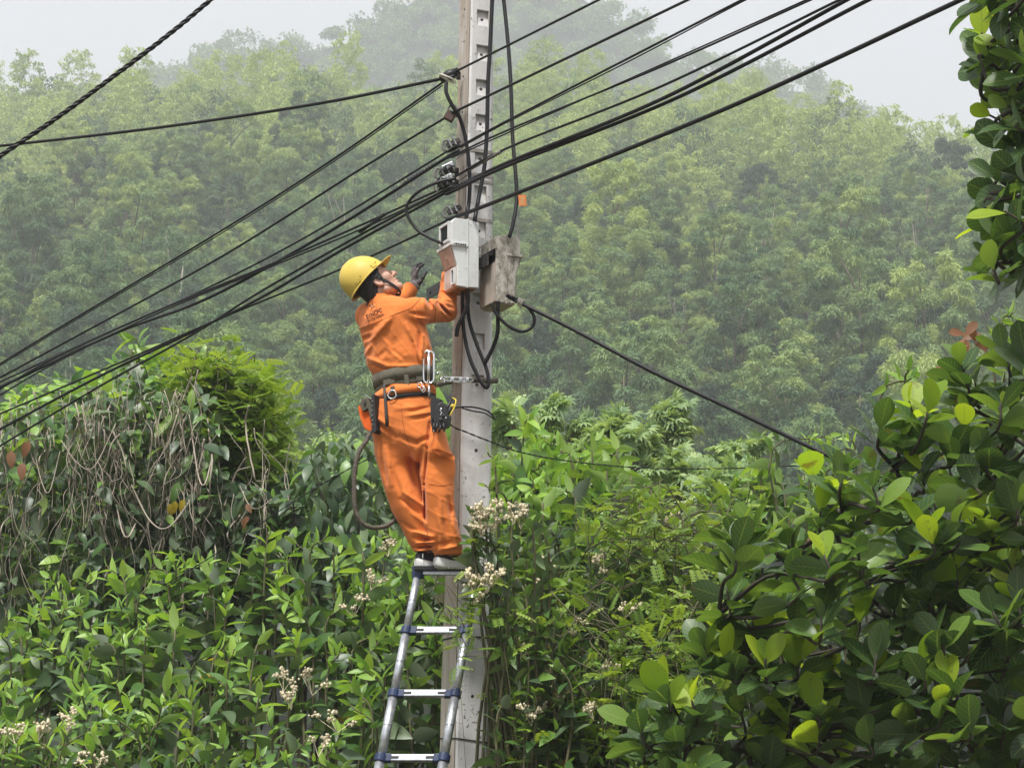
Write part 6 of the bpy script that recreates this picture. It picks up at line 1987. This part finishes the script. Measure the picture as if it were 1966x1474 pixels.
# leaf sprig standing in front of the pole, and one by the right ladder rail
shrub('slender leafy sprig rising in front of the pole at its right edge', [W(936, 868, -.35), W(930, 930, -.35)], np.array(W(1010, 1600, -.15)) * np.array((1, 1, 0)), rg, n=(8, 11), lens=(0.10, 0.085), zone=0.42, young=0.5, name='leafy_sprig')

# ------------------------------------------------- small-leaved creepers (fronds)
def frond_plant(label, pts, base, rg, geo=G_FROND, size=(0.07, 0.115), mat=m_lime, name='creeper', cat='creeper', per=5, group=None, stem=0.004, limit=300, spread=0.10, flowers=(), extra=0):
    root = plant_root(name, label, cat, tuple(base), group)
    st = MB(); Ms = []
    prev = None
    for p in pts:
        p = np.asarray(p, float)
        q = np.asarray(base, float) if prev is None or rg.random() < 0.06 else prev
        mid = (p + q) / 2 + rg.normal(size=3) * 0.08 + np.array((0, 0, 0.10))
        st.tube(smoothline([q, mid, p], 8), np.linspace(stem, stem * 0.5, 8), 4)
        prev = p
        k = per
        pos = p + rg.normal(size=(k, 3)) * spread
        d = unit(np.stack([rg.normal(size=k), rg.normal(size=k) * 0.8 - 0.35, rg.normal(size=k) * 0.45 + 0.05], 1))
        Ms.append(frames(pos, d, np.array([0, 0, 1.0]) + rg.normal(size=(k, 3)) * 0.25, rg.uniform(size[0], size[1], k)))
    st.build('stems', m_stem, root, True)
    place_leaves(root, 'compound_leaf', 'foliage', [leaf_set(geo, mat, np.concatenate(Ms), 'compound_leaf')], limit)
    for f in flowers: flower_head(root, np.asarray(f, float), 0.045, rg)
    return root
pts = [W(rg.uniform(1110, 1420), 965 + rg.random() ** 1.1 * 190, rg.uniform(.2, 1.3)) for _ in range(80)]
frond_plant('lime green small-leaved creeper spread over the shrubs between pole and jackfruit tree', pts, (W(1260, 1500, .6).x, .6, 0), rg)
pts = [W(rg.uniform(985, 1260), rg.uniform(1130, 1470), rg.uniform(-.75, -.2)) for _ in range(46)]
frond_plant('small-leaved creeper hanging among cream flowers in the lower middle', pts, (W(1120, 1500, -.5).x, -.5, 0), rg, size=(0.09, 0.14), per=4)
pts = [W(rg.uniform(1240, 1420), rg.uniform(1150, 1330), rg.uniform(-.6, .1)) for _ in range(34)]
frond_plant('small-leaved creeper beside the lowest jackfruit leaves', pts, (W(1320, 1500, -.3).x, -.3, 0), rg, size=(0.09, 0.14), per=4)
pts = [W(*p) for p in ((930, 1118, -.55), (914, 1132, -.60), (925, 1130, -.55), (900, 1150, -.62), (890, 1165, -.66), (880, 1185, -.68), (905, 1180, -.66), (868, 1200, -.72), (892, 1205, -.70), (860, 1222, -.74), (880, 1260, -.76), (895, 1240, -.74), (930, 1165, -.5), (920, 1030, -.42), (940, 1050, -.40), (915, 1060, -.42), (950, 1085, -.4))]
frond_plant('pale green creeper with tiny leaves trailing over the right ladder rail', pts, (W(925, 1600, -.6).x, -.55, 0), rg, size=(0.05, 0.085), per=5, spread=0.05, mat=m_lime, stem=0.0022, flowers=[W(908, 1118, -.62), W(905, 1140, -.63), W(912, 1104, -.6)])

# ------------------------------------------------- the vine-covered thicket on the left
def leaf_cloud(root_label, n, region, rg, geos, size, name='vine_thicket', cat='thicket', trunk=None, group=None, limit=300, leafname='leaf', droop=0.5, tops=None, base=None, trunk_mat=m_branch, branches=14, br=0.02):
    """Leaves through a volume given by a sampler region(rg, n) -> world points."""
    P = region(rg, n)
    root = plant_root(name, root_label, cat, tuple(base), group)
    b = MB()
    for i in range(branches):
        e = P[int(rg.integers(len(P)))]
        s = np.array(base) + np.array((rg.normal() * .1, rg.normal() * .1, 0))
        m = s + (e - s) * 0.5 + np.array((rg.normal() * .2, rg.normal() * .15, 0.3))
        b.tube(smoothline([s, m, e], 12), np.linspace(br, br * 0.25, 12), 6)
    b.build('branches', trunk_mat, root, True)
    d = unit(np.stack([rg.normal(size=n), rg.normal(size=n) * 0.8 - 0.3, rg.normal(size=n) * 0.6 - droop], 1))
    up = np.array([0, -0.35, 1.0]) + rg.normal(size=(n, 3)) * 0.35
    M = frames(P, d, up, rg.uniform(size[0], size[1], n))
    c = rg.random(n); sets = []; a = 0
    for (g, m, f) in geos:
        sel = (c >= a) & (c < a + f); a += f
        if sel.any(): sets.append(leaf_set(g, m, M[sel], leafname))
    place_leaves(root, leafname, 'foliage', sets, limit)
    return root
topV = interp([-150, 0, 60, 110, 150, 220, 250, 290, 330, 380, 450, 520, 545, 560, 620, 680, 740], [800, 772, 745, 725, 722, 700, 665, 690, 700, 692, 695, 745, 800, 850, 835, 805, 850])
def slabregion(x0, x1, y_near, y_far, bottom=1230, fill=1.0, top=topV, pad=6):
    def f(rg, n):
        out = []
        while len(out) < n:
            px = rg.uniform(x0, x1); Y = rg.uniform(y_near, y_far)
            s = (Y - y_near) / (y_far - y_near)
            t = top(px) + pad + (1 - s) * 45
            py = t + (bottom - t) * rg.random() ** fill
            out.append(W(px, py, Y))
        return np.array([tuple(p) for p in out])
    return f
th1 = leaf_cloud('dark thicket under a curtain of dry hanging vines, left edge', 2300, slabregion(-120, 210, 2.85, 5.2), rg, [(G_OVATE, m_dull, .55), (G_LANCE2, m_leaf, .35), (G_OVATE, m_young, .10)], (0.10, 0.19), base=(W(60, 1200, 4.2).x, 4.2, 0))
th2 = leaf_cloud('dark thicket with bundles of dry vines, below the low cables', 2500, slabregion(190, 420, 2.85, 5.2), rg, [(G_OVATE, m_dull, .62), (G_LANCE2, m_leaf, .33), (G_OVATE, m_young, .05)], (0.10, 0.19), base=(W(300, 1200, 4.2).x, 4.2, 0))
th3 = leaf_cloud('dark thicket with grey-green leaves under the lime crown', 1700, slabregion(400, 570, 2.85, 4.6, top=interp([400, 470, 570], [830, 880, 900])), rg, [(G_OVATE, m_dull, .7), (G_LANCE2, m_leaf, .3)], (0.10, 0.18), base=(W(480, 1200, 4.0).x, 4.0, 0))
th4 = leaf_cloud('small dark drooping-leaved tree between the thicket and the worker', 950, slabregion(560, 735, 2.6, 3.8, top=interp([560, 600, 650, 690, 735], [870, 830, 800, 800, 850])), rg, [(G_LANCE2, m_dull, .75), (G_LANCE2, m_leaf, .25)], (0.13, 0.20), name='small_tree', cat='tree', droop=0.9, base=(W(650, 1200, 3.3).x, 3.3, 0), br=0.028)
crest = leaf_cloud('bright leafy creeper crowning the thicket along its top', 420, slabregion(-100, 420, 3.6, 5.2, bottom=790, fill=2.2, pad=-8), rg, [(G_OVATE, m_young, .55), (G_LANCE2, m_leaf, .45)], (0.10, 0.20), name='creeper', cat='creeper', droop=0.1, base=(W(200, 1200, 4.6).x, 4.6, 0), br=0.008)
# lime crown
topC = interp([330, 360, 400, 450, 490, 530, 555, 565], [720, 690, 690, 694, 715, 750, 800, 850])
def limereg(rg, n):
    out = []
    for _ in range(n):
        px = rg.uniform(352, 530); t = topC(px) + 14; py = t + rg.random() ** 1.25 * (930 - t) * (0.55 + 0.45 * (px - 340) / 220); out.append(tuple(W(px, py, rg.uniform(3.4, 5.0))))
    return np.array(out)
P = limereg(rg, 300)
frond_plant('small tree with a lime green feathery crown rising behind the thicket', P, (W(460, 1200, 4.4).x, 4.4, 0), rg, geo=G_FROND, size=(0.10, 0.17), mat=m_lime, name='small_tree', cat='tree', per=7, stem=0.006, spread=0.09)
# young shoot on top of the thicket
shrub('single broad-leaved shoot standing above the top of the thicket', [W(243, 650, 4.0), W(255, 672, 4.0), W(275, 690, 4.1)], (W(250, 1200, 4.0).x, 4.0, 0), rg, n=(7, 10), lens=(0.24, 0.18), zone=0.4, young=0.4, name='leafy_sprig')
# dry hanging vines, each its own part of the thicket it hangs on
def hang_vines(root, n, x0, x1, ynear, ytop, ybot, rg, bundle):
    for i in range(n):
        bx = bundle[int(rg.integers(len(bundle)))] if rg.random() < 0.65 else rg.uniform(x0, x1)
        px = bx + rg.normal() * 20
        y0 = max(topV(px) + 25, ytop + rg.normal() * 50); y1 = min(1240, y0 + abs(rg.normal()) * 190 + 150)
        if y1 < y0 + 80: y1 = y0 + 160
        pts = []; x = px; k = 7; vx = rg.normal() * 12
        for j in range(k):
            t = j / (k - 1)
            x += vx * 0.6 + rg.normal() * 15
            vx = 0.6 * vx + rg.normal() * 10
            pts.append(W(x, y0 + (y1 - y0) * t + rg.normal() * 9, ynear + 0.14 - 0.36 * rg.random()))
        b = MB(); L = smoothline(pts, 34)
        L += np.stack([sines(L, 25, int(i)), sines(L, 25, int(i) + 1), sines(L, 25, int(i) + 2)], 1) * 0.012
        r = rg.uniform(0.0015, 0.0036) if rg.random() < .9 else 0.0065
        b.tube(L, np.linspace(r, r * 0.6, 34), 5)
        b.build('vine', m_vine, root, True)
    for i in range(int(n * 0.04)):                               # slack loops
        x = rg.uniform(x0, x1); y = rg.uniform(ytop + 40, ybot - 60); w = rg.uniform(18, 75); s = rg.uniform(15, 60)
        b = MB(); b.tube(smoothline([W(x - w, y - rg.uniform(0, 50), ynear - .1), W(x - w * .4, y + s * .7, ynear - .25), W(x + w * .2, y + s, ynear - .3), W(x + w, y - rg.uniform(-20, 60), ynear - .1)], 26), rg.uniform(0.003, 0.0055), 5)
        b.build('vine', m_vine, root, True)
hang_vines(th1, 72, 0, 200, 3.0, 800, 1180, rg, [25, 92, 105, 160, 175, 185])
hang_vines(th2, 84, 200, 420, 3.0, 790, 1080, rg, [250, 300, 325, 345, 350, 355, 225])
hang_vines(th3, 26, 390, 560, 3.0, 900, 1120, rg, [400, 430, 520])
# a dead brown leaf and a yellow one caught in the vines
for (lab, px, py, m, s) in (('large dry brown leaf hanging in the vines at the left', 45, 870, m_rusty, .13), ('orange and yellow leaf cluster caught in the vines', 333, 968, m_yellowed, .09), ('dry pinkish leaf hanging near the lime crown', 477, 978, m_rusty, .075)):
    p = np.array(W(px, py, 2.7)); root = plant_root('dead_leaf', lab, 'leaf', tuple(p))
    M = frames(p + rg.normal(size=(3, 3)) * .03, np.stack([rg.normal(size=3) * .5, rg.normal(size=3) * .2 - .1, -np.ones(3)], 1), np.array([[0, -1, .3]] * 3), np.full(3, s))
    place_leaves(root, 'leaf', 'foliage', [leaf_set(G_OVATE, m, M)])

# ------------------------------------------------- pale trees in the middle distance
def pale_tree(label, px, ptop, pbot, Y, wpx, rg, geo=G_PALM, size=(0.30, 0.5), n=170, mat=m_pale, group='pale trees between the shrubs and the hill', trunk=0.06):
    base = np.array(W(px, 900, Y)); base[2] = 0
    topz = W(px, ptop, Y).z; botz = W(px, pbot, Y).z; w = wpx * (Y + 12) / FPX / 2
    root = plant_root('pale_tree', label, 'tree', tuple(base), group)
    b = MB(); tp = np.array((base[0] + rg.normal() * .1, Y, topz - 0.3)); b.tube(smoothline([base, (base + tp) / 2 + rg.normal(size=3) * .08, tp], 10), np.linspace(trunk, trunk * .3, 10), 7)
    P = []; lob = []
    for i in range(15):
        t = i / 14; z = topz - (topz - botz) * (0.10 + 0.85 * t); rr = w * (0.30 + 0.70 * math.sin(PI * (0.15 + 0.6 * t)))
        a = rg.random() * 6.28; c = np.array((base[0] + math.cos(a) * rr * .75, Y + math.sin(a) * rr * .75, z)); lob.append(c)
        s = base + (tp - base) * np.clip((z - 0.5) / max(0.1, tp[2]), 0.1, .98); b.tube(smoothline([s, (s + c) / 2 + (0, 0, .1), c], 7), np.linspace(trunk * .45, trunk * .15, 7), 5)
    b.build('trunk', m_bark, root, True)
    for i in range(n):
        c = lob[int(rg.integers(15))]; d = unit(rg.normal(size=3)) * np.array((1, 1, .45))
        P.append(c + d * w * 0.36 * (0.3 + 0.7 * rg.random()))
    P = np.array(P); al = unit((P - np.array(lob).mean(0)) * 0.6 * np.array((1, 1, .4)) + rg.normal(size=(n, 3)) * .35 + np.array((0, 0, -.05)))
    M = frames(P, al, np.array([0, -.2, 1.0]) + rg.normal(size=(n, 3)) * .3, rg.uniform(size[0], size[1], n))
    place_leaves(root, 'compound_leaf', 'foliage', [leaf_set(geo, mat, M, 'compound_leaf')], 160)
for args in (('pale feathery tree directly right of the pole, behind the tall shoots', 985, 775, 960, 9.0, 110, G_FROND),
             ('pale palm-leaved tree second right of the pole', 1075, 765, 960, 11.0, 130, G_PALM),
             ('pale tree behind the tall bright shoots, third from the pole', 1165, 790, 960, 10.0, 120, G_PALM),
             ('pale slender tree with a tufted head on a bare grey trunk', 1292, 768, 845, 13.0, 70, G_PALM),
             ('pale tree with drooping ragged leaves left of the bare grey trunk', 1215, 815, 990, 8.0, 130, G_PALM),
             ('pale tree below the thin twisted wire at its middle', 1320, 870, 1000, 8.5, 140, G_PALM),
             ('small pale tree with a few tufts, left of the jackfruit tree', 1425, 842, 960, 10.0, 120, G_PALM),
             ('pale bush at the left of the jackfruit tree top', 1390, 905, 1010, 6.0, 110, G_FROND),
             ('pale small tree seen between the worker and the thicket', 640, 850, 1010, 6.0, 130, G_FROND),
             ('pale tree peeping over the thicket behind the rope', 735, 855, 1010, 7.0, 90, G_FROND)):
    pale_tree(*args[:6], rg, geo=args[6], size=(0.13, 0.22) if args[6] is not G_FROND else (0.13, 0.21), n=380)
# banana leaf behind the belt
b0 = plant_root('banana_plant', 'banana plant showing one bright green leaf between worker and pole', 'plant', (W(850, 1200, 2.0).x, 2.0, 0))
Gb = leaf_geo(1.0, 0.17, 8, 2, lambda t: math.sin(PI * min(1, t ** 0.7)) ** .6 if t < 1 else 0, 0.15, 0.5, 0.05)
M = frames([W(850, 850, 2.0), W(858, 850, 2.05)], [(-0.05, -.15, 1.0), (.25, .1, 1.0)], [(0.5, -1, .2), (-.4, -1, .3)], [0.42, 0.34])
place_leaves(b0, 'leaf', 'foliage', [leaf_set(Gb, m_young, M)])
b = MB(); b.tube([(W(850, 1200, 2.0).x, 2.0, 0), W(850, 1000, 2.0), W(851, 852, 2.0)], [0.04, 0.03, 0.010], 8); b.build('stem', m_stem, b0, True)

# ------------------------------------------------- jackfruit trees on the right, nearest to the camera
def rosette_tree(label, tips, limbs, rg, lens, n_leaf, young_at=(), limit=300, name='jackfruit_tree', tip_dir=(-0.16, -0.16, 1.0), base=None, r0=0.07):
    """tips: (px, py, Y). limbs: polylines of (px, py, Y, radius). Each tip joins the nearest limb point by a twig."""
    root = plant_root(name, label, 'tree', tuple(base))
    b = MB(); LP = []
    for l in limbs:
        P = smoothline([W(*q[:3]) if not isinstance(q[0], float) or len(q) == 4 else q for q in l], 24); rr = np.interp(np.linspace(0, 1, 24), np.linspace(0, 1, len(l)), [q[3] for q in l])
        b.tube(P, rr, 9); LP.append(P)
    LP = np.concatenate(LP)
    S = {'d': [], 'f': [], 'y': []}
    tw = MB()
    for ti, (px, py, Y) in enumerate(tips):
        t = np.array(W(px, py, Y)); dist = np.linalg.norm(LP - t, axis=1) + 0.6 * np.maximum(0, LP[:, 2] - t[2] + 0.05) * 3
        s = LP[int(np.argmin(dist))]
        m = s + (t - s) * 0.55 + np.array((0, 0, -0.05)) + rg.normal(size=3) * 0.03
        dirn = unit(np.array(tip_dir) + rg.normal(size=3) * 0.20)
        P = smoothline([s, m, t - dirn * 0.10, t], 14)
        tw.tube(P, np.linspace(0.010, 0.0045, 14), 6)
        k = int(rg.integers(n_leaf[0], n_leaf[1]))
        pos, d, up, sz, u = shoot_leaves(P, k, lens[0], lens[1], rg, 0.17, 0.25, 1.22, 1.1)
        turn = np.where(rg.random(k) < 0.6, 0.8, 0.15)[:, None] * np.where(rg.random(k) < 0.55, -1, 1)[:, None]
        M = frames(pos, d, up + turn * np.array((0.15, 1.0, -0.2)), sz, rg.normal(size=k) * 0.3)
        yy = np.zeros(k, bool)
        if any(abs(px - a) < 38 and abs(py - b_) < 40 for a, b_ in young_at):
            yy[np.argsort(-u)[:3 + int(rg.random() * 2)]] = True
        elif rg.random() < 0.22: yy[np.argsort(-u)[:1 + int(rg.random() * 2)]] = True
        c = rg.random(k) < 0.35
        S['y'].append(M[yy]); S['d'].append(M[~yy & ~c]); S['f'].append(M[~yy & c])
    b.build('limbs', m_branch, root, True); tw.build('twigs', m_branch, root, True)
    sets = []
    for key, g, mt in (('d', G_OBOV, m_jack), ('f', G_OBOV2, m_jack), ('y', G_OBOV, m_jack_y)):
        M = np.concatenate(S[key])
        if len(M): sets.append(leaf_set(g, mt, M))
    place_leaves(root, 'leaf', 'foliage', sets, limit)
    return root
edgeJ = interp([1190, 1210, 1250, 1300, 1340, 1390, 1420, 1470, 1540, 1600, 1660, 1700, 1740, 1790, 1840, 1900, 1966, 2050], [1420, 1400, 1340, 1290, 1200, 1040, 1010, 960, 915, 880, 840, 810, 780, 740, 700, 665, 635, 600])
tipsJ = []
def far_enough(px, py, tips, r): return all((px - a) ** 2 + (py - b_) ** 2 > r * r for a, b_, *_ in tips)
tries = 0
while len(tipsJ) < 112 and tries < 6000:
    tries += 1
    px = rg.uniform(1230, 2040); py = rg.uniform(640, 1540)
    if py < edgeJ(px) + 30 or not far_enough(px, py, tipsJ, 48): continue
    tipsJ.append((px, py, -3.0 + rg.uniform(-.45, .25)))
front_n = len(tipsJ)
tries = 0
back = []
while len(back) < 58 and tries < 6000:
    tries += 1
    px = rg.uniform(1300, 2040); py = rg.uniform(700, 1540)
    if py < edgeJ(px) + 60 or not far_enough(px, py, back, 60): continue
    back.append((px, py, -2.2 + rg.uniform(-.3, .5)))
for p in ((1405, 1030, -3), (1350, 1240, -3.1), (1280, 1320, -3.2), (1225, 1385, -3.2), (1300, 1385, -3.2), (1560, 905, -2.9), (1695, 805, -2.9), (1745, 770, -2.9), (1845, 700, -2.9), (1925, 672, -2.9), (1940, 800, -3.1)): tipsJ.append(p)
young = [(1255, 1330), (1428, 1200), (1500, 1250), (1780, 1045), (1835, 1065), (1935, 1060), (1580, 940), (1866, 800), (1775, 790), (1910, 975), (1640, 1160), (1660, 1300), (1790, 1260), (1565, 1320), (1480, 1390), (1590, 1410)]
for (a, b_) in young:
    if far_enough(a, b_, tipsJ, 30): tipsJ.append((a, b_ + 18, -3.15))
limbs = [
 [(1960, 1700, -2.4, .060), (1945, 1480, -2.45, .048), (1930, 1300, -2.5, .036), (1958, 1150, -2.6, .026), (1940, 980, -2.6, .018), (1900, 800, -2.6, .012)],
 [(1950, 1560, -2.4, .040), (1885, 1450, -2.5, .032), (1810, 1330, -2.6, .026), (1790, 1200, -2.65, .020), (1770, 1050, -2.7, .014), (1720, 900, -2.7, .010)],
 [(1850, 1400, -2.5, .026), (1740, 1360, -2.7, .020), (1600, 1395, -2.8, .015), (1450, 1440, -2.9, .011), (1320, 1420, -3.0, .008)],
 [(1800, 1290, -2.6, .022), (1720, 1190, -2.7, .017), (1640, 1120, -2.8, .014), (1540, 1060, -2.8, .011), (1440, 1080, -2.9, .008)],
 [(1700, 1170, -2.7, .016), (1620, 1060, -2.75, .012), (1590, 960, -2.8, .009)],
 [(1790, 1200, -2.65, .016), (1860, 1080, -2.7, .012), (1880, 940, -2.7, .009)],
 [(1600, 1395, -2.8, .012), (1500, 1320, -2.9, .010), (1420, 1240, -2.95, .008), (1380, 1180, -3.0, .007)],
]
rosette_tree('large jackfruit tree with glossy dark paddle leaves filling the lower right corner', tipsJ + back, limbs, rg, (0.178, 0.15), (7, 11), young, base=(W(1960, 1700, -2.4).x, -2.4, 0))
tipsK = []
edgeK = interp([-60, 30, 90, 170, 250, 300, 380, 420, 480, 530, 560], [1850, 1862, 1850, 1880, 1875, 1878, 1880, 1850, 1872, 1890, 1925])
tries = 0
while len(tipsK) < 64 and tries < 4000:
    tries += 1
    px = rg.uniform(1855, 2060); py = rg.uniform(-50, 500)
    if px < edgeK(py) + 22 or not far_enough(px, py, tipsK, 34): continue
    tipsK.append((px, py, -3.3 + rg.uniform(-.3, .4)))
limbsK = [[(2140, 700, -3.0, .045), (2120, 520, -3.1, .036), (2080, 360, -3.2, .024), (2020, 240, -3.3, .015), (1965, 60, -3.3, .009), (1940, -40, -3.3, .007)],
          [(2110, 480, -3.1, .022), (2040, 470, -3.2, .014), (1960, 500, -3.3, .009), (1915, 505, -3.3, .006)],
          [(2080, 380, -3.2, .018), (2000, 330, -3.3, .012), (1930, 330, -3.3, .008), (1890, 390, -3.3, .006)],
          [(2020, 240, -3.3, .013), (1960, 175, -3.3, .009), (1905, 170, -3.3, .006), (1880, 110, -3.3, .005)],
          [(2140, 700, -3.0, .06), (2180, 1300, -2.9, .09), (2190, 1800, -2.9, .11)]]
rosette_tree('second jackfruit tree reaching in with dark leaves at the upper right edge', tipsK, limbsK, rg, (0.185, 0.155), (5, 9), (), base=(W(2190, 1800, -2.9).x, -2.9, 0), tip_dir=(-0.55, -0.1, 0.55))
# lighter shoots and rusty leaves behind the jackfruit top, at the right edge
shrub('bright light-green shoot behind the jackfruit top at the right edge', [W(1945, 600, -1.6), W(1975, 612, -1.6), (W(1960, 640, -1.6))], (W(1960, 1600, -1.6).x, -1.6, 0), rg, n=(12, 16), lens=(0.12, 0.10), zone=.4, young=.9, name='leafy_sprig')
shrub('light-green sprig behind the jackfruit leaves above the service cable end', [W(1745, 705, -1.8), W(1760, 720, -1.8)], (W(1750, 1600, -1.8).x, -1.8, 0), rg, n=(6, 9), lens=(0.13, 0.11), zone=.3, young=.9, name='leafy_sprig')
for (lab, px, py, k) in (('cluster of rusty dry leaves behind the top of the jackfruit tree', 1862, 648, 7), ('small cluster of rusty leaves left of the larger one on the jackfruit tree', 1802, 700, 4), ('orange dead leaf on the upper right branch', 1925, 222, 1), ('orange fallen leaf resting low in the jackfruit leaves', 1265, 1392, 1), ('rusty leaf hidden in the middle of the jackfruit tree', 1555, 1030, 1), ('red-brown leaf beside the bright upper jackfruit leaf', 1824, 773, 1)):
    p = np.array(W(px, py, -2.75)); root = plant_root('dead_leaf', lab, 'leaf', tuple(p))
    M = frames(p + rg.normal(size=(k, 3)) * (.035 if k > 1 else 0), unit(np.stack([rg.normal(size=k) * .6, rg.normal(size=k) * .3 - .2, rg.normal(size=k) * .4 - .4], 1)), np.array([[0, -1, .4]] * k), np.full(k, .085))
    place_leaves(root, 'leaf', 'foliage', [leaf_set(G_OVATE, m_rusty, M)])
